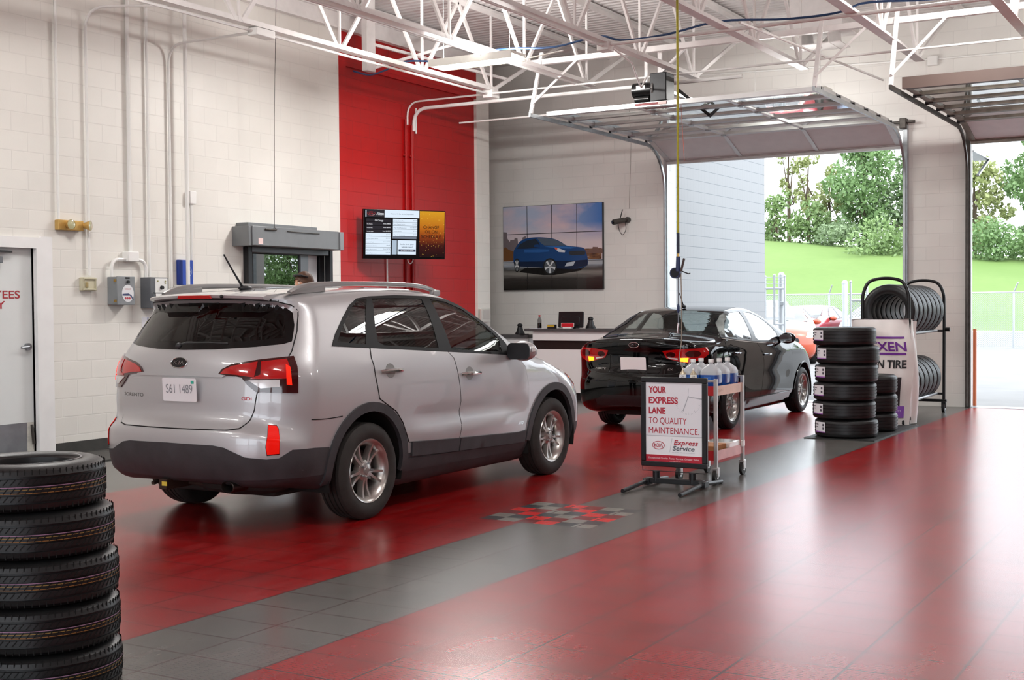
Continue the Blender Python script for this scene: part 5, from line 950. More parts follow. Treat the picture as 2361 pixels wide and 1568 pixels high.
# wiper, aerial, mirrors, cabin
wp = [(-.865, .06, 1.318), (-.858, 0, 1.335), (-.845, -.2, 1.338), (-.828, -.37, 1.335)]; Q = np.array(wp) + [[-.035, 0, 0]] * 4
part('rear_wiper', MB().tube([tuple(p) for p in Q], [.012, .012, .008, .005], 6).sphere((-.91, .06, 1.315), .024), pm('wiper_black', '2c2c2e', .4), car)
ae = MB(); ae.sphere((-.27, 0, 1.735), 1, 14, 8, (.075, .03, .022)); ae.tube([(-.30, 0, 1.745), (-.40, 0, 1.86), (-.50, 0, 1.985)], [.010, .007, .006], 8); part('roof_aerial', ae, black_pl, car)
for x in (.35, 1.45):
    for y in (-.37, .37): seat(car, x, y, .45, trim_in)
part('cabin_floor', MB().bb((-.75, -.8, .42), (2.4, .8, .46)), trim_in, car); part('dashboard', MB().bb((2.1, -.72, .85), (2.5, .72, 1.10)), trim_in, car, bevel=.04); part('boot_trim', MB().bb((-.72, -.60, .46), (-.3, .60, .95)), trim_in, car)
part('inside_mirror', MB().sphere((1.78, 0, 1.53), 1, 12, 8, (.02, .12, .04)), trim_in, car)
st = MB().tube([(1.98 - .10 * math.cos(a) * .4, .37 + .18 * math.sin(a), .98 + .18 * math.cos(a)) for a in np.linspace(0, 2 * PI, 24, endpoint=False)], .014, 6, closed=True); part('steering_wheel', st, trim_in, car)
# nose: lamps, grille and bonnet seam
PFR = proj_of('front'); part('grille', patch(S, [(-.5, .80), (-.4, .88), (.4, .88), (.5, .80), (.4, .72), (-.4, .72)], PFR, .006, .02, h=.06), black_pl, car)
for sg in (-1, 1):
    pf = proj_of('polarf', sg); part('headlamp', patch(S, [(.52, .80), (.60, .92), (.86, .965), (.93, .93), (.80, .83), (.62, .78)], pf, .008, .02, h=.05), lampw, car)
    part('bonnet_seam', ribbon(S, [(2.72, sg * .80), (3.1, sg * .76), (3.5, sg * .66)], PTOP), gap, car, smooth=0)
for e, st_ in ((RA, 0), (FA, 0)):
    for sg in (-1, 1): make_wheel(car, (e[0] + (.02 if e is RA else .0), sg * .835, .362), .362, .235, .232, sg, (5, (.16, .20), .017), 0, True)
# ---------------------------------------------------------------- black saloon in front of it
def build_sedan(loc, label, col, detail=True, rz=0, group=None, name='saloon_car'):
    sh = SED; black = col; P2 = {-1: PR, 1: PL}
    car = thing(name, label, 'car', loc, rz, group)
    RG_ = [(-.44, 0), (-.41, .33), (-.33, .57), (-.10, .575), (.18, .53), (.36, .475), (.40, .25), (.415, 0)]; RG_ = RG_ + [(a, -b) for a, b in RG_[-2:0:-1]]
    WS_ = [(1.52, 0), (1.49, .3), (1.42, .50), (1.8, .60), (2.35, .72), (2.55, .66), (2.62, .35), (2.64, 0)]; WS_ = WS_ + [(a, -b) for a, b in WS_[-2:0:-1]]
    BD = [(-.23, 1.165), (-.08, 1.25), (.10, 1.345), (.30, 1.435), (.47, 1.49), (.75, 1.512), (1.10, 1.505), (1.35, 1.475), (1.60, 1.385), (1.80, 1.26), (1.95, 1.13), (1.92, 1.065), (1.5, 1.062), (.85, 1.09), (.2, 1.13)]
    G1 = [(-.14, 1.172), (.02, 1.27), (.20, 1.365), (.40, 1.445), (.56, 1.475), (.87, 1.485), (.84, 1.36), (.78, 1.22), (.735, 1.118), (.3, 1.147)]
    G2 = [(1.0, 1.482), (1.27, 1.465), (1.45, 1.415), (1.60, 1.345), (1.73, 1.255), (1.80, 1.17), (1.76, 1.088), (1.4, 1.085), (.88, 1.108), (.93, 1.25), (.97, 1.38)]
    ra, fa = (0., .335), (2.875, .335); r_, b_, w_ = inset(RG_, .022), inset(BD, .03), inset(WS_, .022)
    def cut(c, n):
        a = np.abs(c[:, 1]); k = (a > .45) & inside(c[:, [0, 2]], b_)
        k |= (c[:, 2] > 1.1) & (c[:, 0] < 1) & inside(c[:, [0, 1]], r_); k |= (c[:, 2] > 1.0) & (c[:, 0] > 1.2) & inside(c[:, [0, 1]], w_)
        k |= (a > .55) & (ell(c, ra, .40, .40) | ell(c, fa, .40, .40)); return k
    def slots(c): return ((np.abs(c[:, 1]) > .45) & inside(c[:, [0, 2]], inset(BD, .016))) | ((c[:, 2] > 1.1) & (c[:, 0] < 1) & inside(c[:, [0, 1]], RG_)) | ((c[:, 2] > 1.0) & (c[:, 0] > 1.2) & inside(c[:, [0, 1]], WS_))
    part('body', car_body(sh, cut=cut, zm=.6, dark=slots, nx=150 if detail else 60, nz=42 if detail else 18, ny=50 if detail else 22), [black, pm('window_black', '101012', .5, spec=.25)], car, smooth=40)
    sgl = glass_mat('saloon_glass', (.88, .97, .96), .92, 0, 1.4)
    for sg in (-1, 1):
        part('window_frame', patch(sh, BD, P2[sg], .006, .02, [G1, G2], .05), pm('saloon_trim', '17181b', .25), car)
        part('rear_door_glass', patch(sh, inset(G1, -.004), P2[sg], .003, .004, h=.07), sgl, car); part('front_door_glass', patch(sh, inset(G2, -.004), P2[sg], .003, .004, h=.07), sgl, car)
        if detail:
            for q, nm, hx, hz in (([(.855, 1.085), (.99, .985), (1.10, .84), (1.145, .66), (1.11, .5), (1.05, .36), (2.30, .355), (2.33, .50), (2.335, .70), (2.30, .86), (2.20, .98), (2.07, 1.06)], 'front_door', (1.10, 1.34), .905), ([(-.22, 1.15), (-.245, 1.05), (-.17, .86), (.0, .78), (.20, .745), (.34, .66), (.43, .52), (.46, .36), (1.04, .36), (1.10, .5), (1.135, .66), (1.09, .84), (.98, .985), (.845, 1.085)], 'rear_door', (-.07, .18), .962)):
                d = part(nm, patch(sh, q, P2[sg], .004, .01, h=.06), black, car, smooth=40); part('door_gap', patch(sh, inset(q, -.006), P2[sg], .0013, .004, [inset(q, .02)], .06), gap, d)
                Q = surf_pts(sh, P2[sg], [(hx[0], hz), (hx[0] + .03, hz), (sum(hx) / 2, hz), (hx[1] - .03, hz), (hx[1], hz)], 0); nn = sh.normal(Q)
                part('door_handle', MB().tube([tuple(p + n * o) for p, n, o in zip(Q, nn, (.006, .028, .036, .028, .006))], .013, 8), pm('dark_chrome', '8b8d92', .12, 1.0), d)
            part('belt_trim', ribbon(sh, [(-.25, 1.152), (.2, 1.118), (.85, 1.078), (1.5, 1.05), (1.93, 1.052)], P2[sg], .012, .008), chrome, car, smooth=0)
            part('sill', patch(sh, [(.46, .345), (2.28, .345), (2.30, .26), (.44, .26)], P2[sg], .012, .03, h=.08), black, car, smooth=45)
        for e in (ra, fa):
            if detail: part('arch_lip', MB().tube([tuple(p) for p in surf_pts(sh, P2[sg], arc_poly(e[0], e[1], .405, .405, -.1, PI + .1, 30), .002)], .012, 6), black, car)
            wheel_well(car, e[0], e[1], .405, .50, .90, sg, pm('wheel_well_black', '191817', .9))
            if detail: make_wheel(car, (e[0], sg * .80, .33), .33, .215, .228, sg, (5, (.20, .26), .016))
            else:
                w = MB().lathe(tyre_profile(.325, .2, .215), 28, Matrix.Translation((e[0], sg * .80, .325)) @ AX_Y, closed=True); part('tyre', w, rubber(), car)
                part('wheel', MB().lathe([(.001, .07), (.06, .08), (.215, .05), (.215, -.05)], 20, Matrix.Translation((e[0], sg * .80, .325)) @ (AX_Y if sg > 0 else Matrix.Rotation(PI, 4, 'Z') @ AX_Y)), noisy('alloy_silver', 'b9b5b1', .08, 12, .28, metal=.85), car)
        pp = proj_of('polar', sg)
        LP = to_polar([(-1.01, .37, 1.02), (-.99, .48, 1.032), (-.97, .60, 1.045), (-.74, .845, 1.058), (-.77, .875, .98), (-.83, .82, .925), (-.93, .68, .868), (-.97, .55, .895), (-.995, .42, .928)])
        lm = part('tail_lamp', patch(sh, LP, pp, .010, .02, h=.04), pm('saloon_lamp', '8c0609', .08, coat=1, spec=.7, emit=.08, ecol='ff0806'), car)
        if detail:
            part('stop_lens', patch(sh, ellipse(.085, .042, 18, .9 * math.atan2(.70, .63), .985), pp, .013, .006, h=.03), redd, lm); part('stop_lens', patch(sh, ellipse(.055, .034, 18, .9 * math.atan2(.46, .72), .975), pp, .013, .006, h=.03), redd, lm)
            a0, a1 = .9 * math.atan2(.58, .70), .9 * math.atan2(.68, .68); part('lit_lens', patch(sh, [(a0, .935), (a1, .938), (a1 - .01, .885), (a0, .890)], pp, .014, .006, h=.03), pm('fog_glow', 'ff9a20', .2, emit=4.5, ecol='ff7a10'), lm)
            a0, a1 = .9 * math.atan2(.43, .74), .9 * math.atan2(.54, .70); part('reversing_lens', patch(sh, [(a0, .942), (a1, .930), (a1, .912), (a0 + .02, .926)], pp, .013, .006, h=.03), lampw, lm)
        mm = MB().sphere((1.86, sg * 1.0, 1.11), 1, 14, 10, (.075, .12, .078)); mo = part('door_mirror', mm, black, car); part('mirror_arm', MB().bar((1.86, sg * .86, 1.06), (1.87, sg * .95, 1.075), .07, .035), black_pl, mo, bevel=.01)
        part('mirror_glass', MB().prism(rrect(.18, .11, .045), .006, (1.786, sg * 1.0, 1.11), (0, -1, 0), (0, 0, 1)), mirror_g, mo)
        pf = proj_of('polarf', sg); part('headlamp', patch(sh, [(.50, .72), (.60, .84), (.88, .885), (.95, .84), (.80, .74), (.62, .70)], pf, .008, .02, h=.06), lampw, car)
    part('rear_window', patch(sh, RG_, PTOP, .004, .005, h=.08), glass_mat('rear_glass', (.82, .88, .86), .85, 0, 1.0), car); part('windscreen', patch(sh, WS_, PTOP, .004, .005, h=.09), sgl, car)
    part('grille', patch(sh, [(-.4, .62), (-.36, .70), (.36, .70), (.4, .62), (.3, .56), (-.3, .56)], proj_of('front'), .006, .02, h=.08), black_pl, car)
    part('number_plate', MB().prism(rrect(.345, .17, .012), .004, (-1.062, 0, .855), (0, -1, 0), (-.1, 0, 1)), pm('plate_white', 'f4f6f8', .3), car)
    if detail:
        RC = rrect(.68, .235, .03, 4, 0, .868); part('plate_recess', patch(sh, inset(RC, -.012), PREAR, .004, .008, [RC], .05), black, car); part('trunk_gap', ribbon(sh, [(-.68, .89), (-.63, .80), (-.55, .745), (0, .735), (.55, .745), (.63, .80), (.68, .89)], PREAR), gap, car, smooth=0)
        part('trunk_lip', patch(sh, [(-.56, 1.135), (0, 1.15), (.56, 1.135), (.56, 1.118), (0, 1.13), (-.56, 1.118)], PREAR, .012, .02, h=.05), black, car, smooth=50)
        oval_badge(sh, car, PREAR, 0.0, 1.09, .135, .062, -1, chrome, MATS['badge_black'], chrome)
        part('model_lettering', body_text(sh, 'FORTE', PREAR, .555, .78, .022, .16, -1, .005), chrome, car, smooth=0); part('trim_lettering', body_text(sh, 'EX', PREAR, -.44, .78, .022, .06, -1, .005), chrome, car, smooth=0)
        part('bumper_line', ribbon(sh, [(-.80, .66), (-.5, .64), (0, .635), (.5, .64), (.80, .66)], PREAR), gap, car, smooth=0)
        part('lower_valance', patch(sh, [(-.52, .40), (-.40, .47), (.40, .47), (.52, .40), (.50, .34), (-.50, .34)], PREAR, .006, .02, h=.06), black_pl, car)
        ae = MB().sphere((.55, 0, 1.562), 1, 12, 8, (.06, .028, .025)); ae.tube([(.53, 0, 1.575), (.45, 0, 1.68), (.36, 0, 1.77)], [.009, .006, .005], 8); part('roof_aerial', ae, black_pl, car)
        part('parcel_shelf', MB().bb((-.55, -.62, 1.06), (.10, .62, 1.10)), trim_in, car); part('third_brake_lamp', MB().bb((-.30, -.12, 1.10), (-.26, .12, 1.125)), redd, car)
        for x, zz in ((.35, .38), (1.35, .38)):
            for y in (-.36, .36): seat(car, x, y, zz, pm('seat_cloth', '2a2a2c', .8), h=.44)
        part('cabin_floor', MB().bb((-.1, -.75, .34), (2.3, .75, .38)), trim_in, car); part('dashboard', MB().bb((2.0, -.68, .75), (2.45, .68, 1.0)), trim_in, car, bevel=.04)
        part('steering_wheel', MB().tube([(1.86 - .04 * math.cos(a), .37 + .18 * math.sin(a), .93 + .18 * math.cos(a)) for a in np.linspace(0, 2 * PI, 24, endpoint=False)], .014, 6, closed=True), trim_in, car)
        part('underbody', MB().bb((-.8, -.5, .2), (3.4, .5, .28)), MATS['underbody'], car, bevel=.02)
        ex = MB().cyl((-1.0, -.45, .29), (-.5, -.45, .29), .03, 12); part('exhaust_pipe', ex, MATS['sooty_steel'], car)
    else: part('cabin_floor', MB().bb((-.1, -.75, .34), (2.3, .75, .95)), trim_in, car)
    return car
SED = sedan_shape()
build_sedan((*SEDAN_AT, 0), 'glossy black saloon car at the head of the lane, facing the open overhead door', paint('black_paint', '030304', .12, .0, '101012'))
# ---------------------------------------------------------------- loose tyres
def tread_rubber():
    m = rubber('new_tyre_rubber', '161617', rough=.42); return m
def loose_tyre(name, label, loc, R, w, rim, axis='Z', rz=0, group=None, detail=False, sticker=None, stripes=False, marks=None, tiltm=None):
    t = thing(name, label, 'tyre', loc, rz, group); M = Matrix.Identity(4) if axis == 'Z' else Matrix.Rotation(PI / 2, 4, 'Y')
    car_ = part('carcass', MB().lathe(tyre_profile(R, w, rim), 96 if detail else 48, M, closed=True), tread_rubber(), t, smooth=28)
    h = w / 2
    if detail:
        # sipes: short dark notches across the ribs, and shoulder blocks
        m = MB(); n = 72
        for i in range(n):
            a = 2 * PI * i / n
            for z0, z1, sk in ((-.86, -.60, .0), (-.46, -.24, .06), (-.12, .12, .06), (.24, .46, .06), (.60, .86, .0)):
                r = R + .0006 if abs(z0 + z1) < 1.2 else R - .004; c0 = (r * math.cos(a), r * math.sin(a), h * z0); c1 = (r * math.cos(a + sk), r * math.sin(a + sk), h * z1); up = (math.cos(a), math.sin(a), 0)
                m.bar(c0, c1, .0035, .004, up)
        o = part('sipes', m, pm('groove_black', '050505', .8), t, smooth=0); o['kind'] = 'stuff'
        rm = MB().lathe([(rim + .02, h * 1.003), (rim + .024, h * 1.006), (rim + .028, h * 1.003)], 64, M); part('bead_ring', rm, pm('bead_grey', '5d6068', .35), t)
    if stripes:
        for z, c, nm in ((.14, '9a7490', 'pink'), (.03, '8d713a', 'yellow'), (-.12, '8a5f2e', 'orange')):
            st = part('paint_stripe', MB().lathe([(R + .0012, h * z - .0016), (R + .0012, h * z + .0016)], 96, M), pm('stripe_' + nm, c, .6), t, recalc=False)
            st['label'] = nm + ' paint stripe around the tread'
    if marks:
        for s, a0, z in marks:
            part('tread_marking', text_mb(s, (0, 0, 0), (1, 0, 0), (0, 1, 0), .017, None, 'C', wrap=lambda x, y, a0=a0, z=z: ((R + .002) * math.cos(a0 - x / R), (R + .002) * math.sin(a0 - x / R), h * z - y)), pm('chalk_grey', '8c8a8c', .7), t, smooth=0)
    if sticker is not None:
        a = sticker; m = MB(); k = 6; W_ = .19; Hs = w * .56; rr = R + .0025
        m.grid(lambda u, v: (rr * math.cos(a + (u - .5) * W_ / R), rr * math.sin(a + (u - .5) * W_ / R), h * -.62 + Hs * v + .02), k, 1); st = part('size_label', m, pm('label_paper', 'd9dade', .5), t, recalc=False)
        m = MB(); rr += .0015; m.grid(lambda u, v: (rr * math.cos(a + (u - .5) * W_ / R), rr * math.sin(a + (u - .5) * W_ / R), h * -.62 + .02 + .012 * v), k, 1); part('label_band', m, pm('label_violet', '9a62ad', .5), st, recalc=False)
        for u0, v0, uw, vh in ((.08, .72, .3, .08), (.08, .5, .22, .06), (.78, .62, .14, .22), (.78, .28, .14, .22)):
            m = MB().grid(lambda u, v, u0=u0, v0=v0, uw=uw, vh=vh: (rr * math.cos(a + (.5 - u0 - uw * u) * W_ / R * -1), rr * math.sin(a + (.5 - u0 - uw * u) * W_ / R * -1), h * -.62 + .02 + Hs * (v0 + vh * v)), 2, 1); part('label_print', m, pm('print_dark', '44424c', .6), st, recalc=False)
    return t
# stack of five at the left edge of the photo
NX, NY = 3.63, 4.44; a_cam = math.atan2(-NY, -NX); W5 = .192
tl = ['topmost new tyre of the near stack at the left edge, showing its open top', 'second tyre from the top of the near left stack', 'middle tyre of the near left stack', 'fourth tyre from the top of the near left stack', 'lowest tyre of the near left stack, standing on the floor']
off = [(-.055, .012), (-.022, .0), (-.006, 0), (-.002, 0), (.004, 0)]; rdir = Vector((math.sin(.53), -math.cos(.53), 0))
mk = [[('T534  195/65', a_cam - .95, -.30)], [('US488 SCT1', a_cam - .85, -.30)], [('US488 SCT1', a_cam - .80, -.30)], None, None]
for i in range(5):
    o = rdir * off[i][0]; loose_tyre('car_tyre', tl[i], (NX + o.x, NY + o.y, W5 * (4.5 - i)), .318, W5, .195, 'Z', rng.uniform(0, 6), 'new tyres in the near left stack', True, None, True, None if not mk[i] else mk[i])
for t in [o for o in bpy.data.objects if o.name.startswith('car_tyre')]: t.rotation_euler = (0, 0, 0)
# stack of six by the doors with labels, and the short stack behind
tl = ['topmost labelled tyre of the tall six-tyre stack by the pillar', 'second tyre from the top of the tall stack by the pillar', 'third tyre from the top of the tall stack by the pillar', 'fourth tyre from the top of the tall stack by the pillar', 'fifth tyre from the top of the tall stack by the pillar', 'lowest tyre of the tall stack by the pillar, on the dark board']
wob = [(-.01, .01), (.006, -.006), (-.004, .0), (-.012, .008), (-.012, .012), (-.004, .0)]
a6 = math.atan2(-4.25, -15.08)
for i in range(6): loose_tyre('car_tyre', tl[i], (15.10 + wob[i][0], 4.26 + wob[i][1] * 2, .012 + .216 * (5.5 - i)), .365, .218, .215, 'Z', 0, 'tyres in the tall stack by the pillar', False, a6 - .98)
for i in range(3): loose_tyre('car_tyre', ['top', 'middle', 'bottom'][i] + ' tyre of the short stack half hidden behind the tall stack', (15.92 + .01 * i, 4.17, .012 + .232 * (2.5 - i)), .30, .23, .19, 'Z', 0, 'tyres in the short stack')
tag(part('tyre_board', MB().bb((14.72, 3.83, 0), (16.9, 4.66, .012)), noisy('board_black', '1d1d1c', .2, 9, .6)), 'dark flat board under the two tyre stacks by the pillar', 'board')
# rolling tyre rack with its printed cover
rk = thing('tyre_rack', 'two-tier black rolling tyre rack full of tyres beside the pillar', 'rack', (18.05, 4.28, 0)); rb_ = pm('rack_black', '121213', .35); rs_ = pm('rack_rail', 'a5a7aa', .3, .7)
for x in (-1.05, 1.08):
    hoop = [(x, -.30, .14), (x, -.30, 1.55), (x, -.29, 1.72), (x, -.22, 1.86), (x, -.10, 1.905), (x, .10, 1.905), (x, .22, 1.86), (x, .29, 1.72), (x, .30, 1.55), (x, .30, .14)]; part('end_hoop', MB().tube([tuple(p) for p in crom(hoop, 4, False)], .022, 10), rb_, rk)
    part('axle_bar', MB().bar((x, -.34, .17), (x, .34, .17), .04, .04), rb_, rk, bevel=.006)
    for y in (-.30, .30):
        c = part('castor', MB().cyl((x, y - .02, .068), (x, y + .02, .068), .068, 20), black_pl, rk); part('castor_fork', MB().bb((x - .03, y - .032, .06), (x + .03, y + .032, .16)), rb_, c, bevel=.006); part('castor_hub', MB().cyl((x, y - .023, .068), (x, y + .023, .068), .03, 14), rs_, c)
for z in (.27, 1.18):
    for y in (-.20, .20): part('tyre_rail', MB().cyl((-1.05, y, z), (1.08, y, z), .02, 10), rs_, rk)
for z in (.27, 1.18):
    for x in (-1.05, 1.08): part('cross_bar', MB().bar((x, -.30, z), (x, .30, z), .03, .03), rb_, rk)
for y in (-.315,): part('end_knob', MB().cyl((1.08, y, 1.20), (1.08, y - .07, 1.20), .03, 12), rb_, rk)
def rack_row(z, R, w, x0, n, nm, g):
    for i in range(n):
        loose_tyre('rack_tyre', nm % ('nearest', 'second', 'third', 'fourth', 'fifth', 'sixth', 'seventh', 'eighth', 'farthest')[8 if i == n - 1 else i], (x0 + w * (i + .5), 4.28, z), R, w * .97, R * .64, 'X', 0, g)
rack_row(1.18 + .02 + .285, .352, .262, 17.12, 7, '%s tyre on the upper tier of the rolling rack', 'tyres on the upper rack tier'); rack_row(.27 + .02 + .235, .312, .262, 17.12, 7, '%s tyre on the lower tier of the rolling rack', 'tyres on the lower rack tier')
# printed plastic cover hanging on the front of the rack
cvr = thing('tyre_cover', 'white printed plastic tyre cover with violet logo standing in front of the rack', 'cover', (16.80, 4.31, .012)); cw = noisy('cover_plastic', 'd8d3d0', .05, 5, .28, bump=.1)
def cov(u, v):
    z = 1.36 * v; y = .37 - .74 * u - .05 * math.sin(PI * min(1, v * 1.1)) * (u > .5) * (u - .5) * 2; k = .012 * math.sin(9 * u + 6 * v) + .010 * math.sin(17 * v + 5 * u); return (-.04 + k + .10 * (abs(u - .5) * 2) ** 4 + .05 * max(0, v - .88) * 8 * .4, y + .02 * math.sin(7 * v), z)
front = MB().grid(cov, 30, 36); part('front_sheet', front, cw, cvr, smooth=60, recalc=False)
part('side_sheet', MB().grid(lambda u, v: (.06 + .34 * u, -.37 - .05 * math.sin(PI * min(1, v * 1.1)) + .03 * math.sin(6 * u + 4 * v), 1.36 * v - .03 * u * v), 8, 30), cw, cvr, smooth=60, recalc=False); part('side_sheet', MB().grid(lambda u, v: (.06 + .34 * u, .37 + .02 * math.sin(6 * u + 4 * v), 1.36 * v - .03 * u * v), 8, 20), cw, cvr, smooth=60, recalc=False); part('top_sheet', MB().grid(lambda u, v: (.02 + .38 * u, .37 - .74 * v, 1.36 - .03 * u + .015 * math.sin(8 * v)), 6, 14), cw, cvr, smooth=60, recalc=False)
def cpt(yy, z, l=.006): u = (.37 - yy) / .74; p = cov(min(1, max(0, u)), z / 1.36); return (p[0] - l, p[1], z)
vi = pm('print_violet', '6c2f8f', .4); bk_ = pm('print_black', '1c1b1d', .4)
part('printed_brand', text_mb('NEXEN', (0, 0, 0), (1, 0, 0), (0, 1, 0), .115, .56, 'C', bold=.02, wrap=lambda x, y: cpt(-.03 - x, .955 + y)), vi, cvr, smooth=0); part('printed_words', text_mb('NEXEN TIRE', (0, 0, 0), (1, 0, 0), (0, 1, 0), .10, .60, 'C', bold=.03, wrap=lambda x, y: cpt(-.0 - x, .735 + y)), bk_, cvr, smooth=0)
for z in (.905, 1.115): part('brand_bar', MB().grid(lambda u, v, z=z: cpt(.26 - .56 * u, z + .026 * v), 12, 1), vi, cvr, recalc=False)
part('printed_tyre', MB().grid(lambda u, v: cpt(.10 - .36 * u, .235 + (.22 + .16 * (u > .45)) * v), 12, 6), pm('print_tyre', '2c2427', .35), cvr, recalc=False); part('printed_band', MB().grid(lambda u, v: cpt(.30 - .61 * u, .09 + .15 * v, .008), 14, 1), pm('print_band', '7a3fa3', .35), cvr, recalc=False); part('printed_slogan', text_mb('N LEADING MOBILITY', (0, 0, 0), (1, 0, 0), (0, 1, 0), .028, .30, 'C', wrap=lambda x, y: cpt(-.13 - x, .165 + y, .012)), pm('print_pale', 'd9c7e2', .4), cvr, smooth=0)
part('cover_stand', MB().bb((.0, -.32, 0), (.35, .32, .06)), black_pl, cvr, bevel=.01)
# ---------------------------------------------------------------- A-frame poster stand
sg = thing('poster_stand', 'black-framed express lane poster on a low black steel stand', 'sign', (10.27, 4.40, 0)); fr = noisy('frame_black', '17171a', .15, 12, .4); Wp, z0, z1 = .615, .175, .955
for a, b, nm in (((-.02, -Wp / 2, z0), (.02, Wp / 2, z0 + .045), 'frame_rail'), ((-.02, -Wp / 2, z1 - .045), (.02, Wp / 2, z1), 'frame_rail'), ((-.02, -Wp / 2, z0 + .045), (.02, -Wp / 2 + .045, z1 - .045), 'frame_stile'), ((-.02, Wp / 2 - .045, z0 + .045), (.02, Wp / 2, z1 - .045), 'frame_stile')): part(nm, MB().bb(a, b), fr, sg, bevel=.006)
ps_ = part('poster', MB().bb((-.008, -Wp / 2 + .04, z0 + .04), (.008, Wp / 2 - .04, z1 - .04)), pm('poster_white', 'eeeef1', .3), sg, smooth=0); px = -.0085; ax_, ay_ = (0, -1, 0), (0, 0, 1)
part('poster_upper', MB().prism([(-.265, .447), (.265, .447), (.265, .90), (-.265, .90)], .0006, (px, 0, 0), ax_, ay_), pm('poster_grey', 'e2e2e7', .3), ps_, smooth=0)
part('poster_rule', MB().prism([(-.265, .444), (.265, .444), (.265, .448), (-.265, .448)], .0012, (px, 0, 0), ax_, ay_), pm('rule_grey', 'b9bac0', .4), ps_, smooth=0); part('poster_band', MB().prism([(-.265, .215), (.265, .215), (.265, .278), (-.265, .278)], .0012, (px, 0, 0), ax_, ay_), pm('poster_red', 'b5283a', .35), ps_, smooth=0)
cr_ = pm('poster_crimson', 'b22a3c', .4)
for s, z, w, b in (('YOUR', .820, .165, .035), ('EXPRESS', .728, .275, .035), ('LANE', .638, .158, .035), ('TO QUALITY', .552, .355, 0), ('MAINTENANCE.', .466, .470, 0)): part('poster_words', text_mb(s, (px - .0008, .235, z), ax_, ay_, .053, w, 'L', .001, b), cr_, ps_, smooth=0)
part('poster_words', text_mb('Express', (px - .0008, -.0, .372), ax_, ay_, .040, .225, 'L', .001, .02, shear=.2), cr_, ps_, smooth=0); part('poster_words', text_mb('Service', (px - .0008, .012, .322), ax_, ay_, .040, .205, 'L', .001, .02, shear=.2), pm('poster_slate', '5c6068', .4), ps_, smooth=0)
part('poster_divider', MB().prism([(-.02 - .02, .305), (-.037, .305), (-.015, .425), (-.018, .425)], .001, (px, 0, 0), ax_, ay_), pm('rule_grey', 'b9bac0', .4), ps_, smooth=0)
part('poster_logo', MB().tube([(px - .001, .145 - .056 * math.cos(a), .362 + .034 * math.sin(a)) for a in np.linspace(0, 2 * PI, 40, endpoint=False)], .0026, 6, closed=True), cr_, ps_)
for st in ([(-.30, -.5), (-.30, .5)], [(-.06, .5), (-.28, 0), (-.04, -.5)], [(.04, -.5), (.04, .5)], [(.12, -.5), (.23, .5), (.34, -.5)]): part('poster_logo_letter', MB().tube([(px - .0015, .145 - x * .115, .362 + y * .030) for x, y in st], .0034, 5), cr_, ps_)
pw = pm('poster_print_pale', 'ecd3d6', .4); part('poster_slogan', text_mb('Exceptional Quality. Faster Service. Greater Value.', (px - .0016, 0, .243), ax_, ay_, .0155, .475, 'C', .001, .004), pw, ps_, smooth=0); part('poster_slogan', text_mb('www.kiaservice.com', (px - .0016, -.01, .225), ax_, ay_, .008, .11, 'C', .001), pw, ps_, smooth=0); part('poster_small_print', text_mb('KIA OWNERS. FAST. FAIR. EXPRESS SERVICE.', (px - .0008, -.09, .302), ax_, ay_, .008, .21, 'C', .001), pm('rule_grey', 'b9bac0', .4), ps_, smooth=0)
ckm = pm('clock_grey', 'a9abb2', .4); cy_, cz_, cR = -.135, .79, .155
for i in range(60):
    a = 2 * PI * i / 60; y = cy_ - cR * math.sin(a) * .86; z = cz_ + .0 + cR * math.cos(a); r2 = .93 if i % 5 else .86
    if y > -Wp / 2 + .048 and (i < 6 or i > 11) and z < .905 and not (46 < i < 56): part('clock_tick', MB().prism([(0, 0), (.0012 + .0012 * (i % 5 == 0), 0), (.0012 + .0012 * (i % 5 == 0), cR * (1 - r2)), (0, cR * (1 - r2))], .001, (px - .0006, y, z), (0, math.cos(a), math.sin(a)), (0, math.sin(a), -math.cos(a))), ckm, ps_, smooth=0)
for a, L, w in ((PI + .42, .135, .010), (PI / 2 + .10, .15, .012), (.05, .075, .003)):
    d1 = Vector((0, -math.sin(a) * .86, math.cos(a))); d2 = Vector((0, d1.z, -d1.y)); L = min(L, (.26 + cy_) / max(1e-3, -d1.y) if d1.y < -.05 else L); part('clock_hand', MB().prism([(-.012, -w * .3), (L, -w * .5), (L, w * .5), (-.012, w * .3)], .001, (px - .0006, cy_, cz_), d1, d2), ckm, ps_, smooth=0)
part('lower_wire', MB().tube([(0, -.30, z0), (0, -.30, .135), (0, .30, .135), (0, .30, z0)], .004, 6), fr, sg)
for y in (-.17, .17): part('spring_post', MB().cyl((0, y, .045), (0, y, .135), .032, 16), fr, sg)
part('base_bar', MB().bb((-.03, -.27, .03), (.03, .27, .075)), fr, sg, bevel=.005)
for y in (-.27, .25):
    part('foot_joint', MB().bb((-.05, y - .03, .012), (.05, y + .03, .07)), fr, sg, bevel=.008)
    for s, L in ((-1, .52), (1, .42)): part('foot_tube', MB().cyl((s * .03, y, .045), (s * L, y + (.03 if s < 0 else .02) * (1 if y > 0 else -1) * 0 + .0, .018), .018, 12), fr, sg)
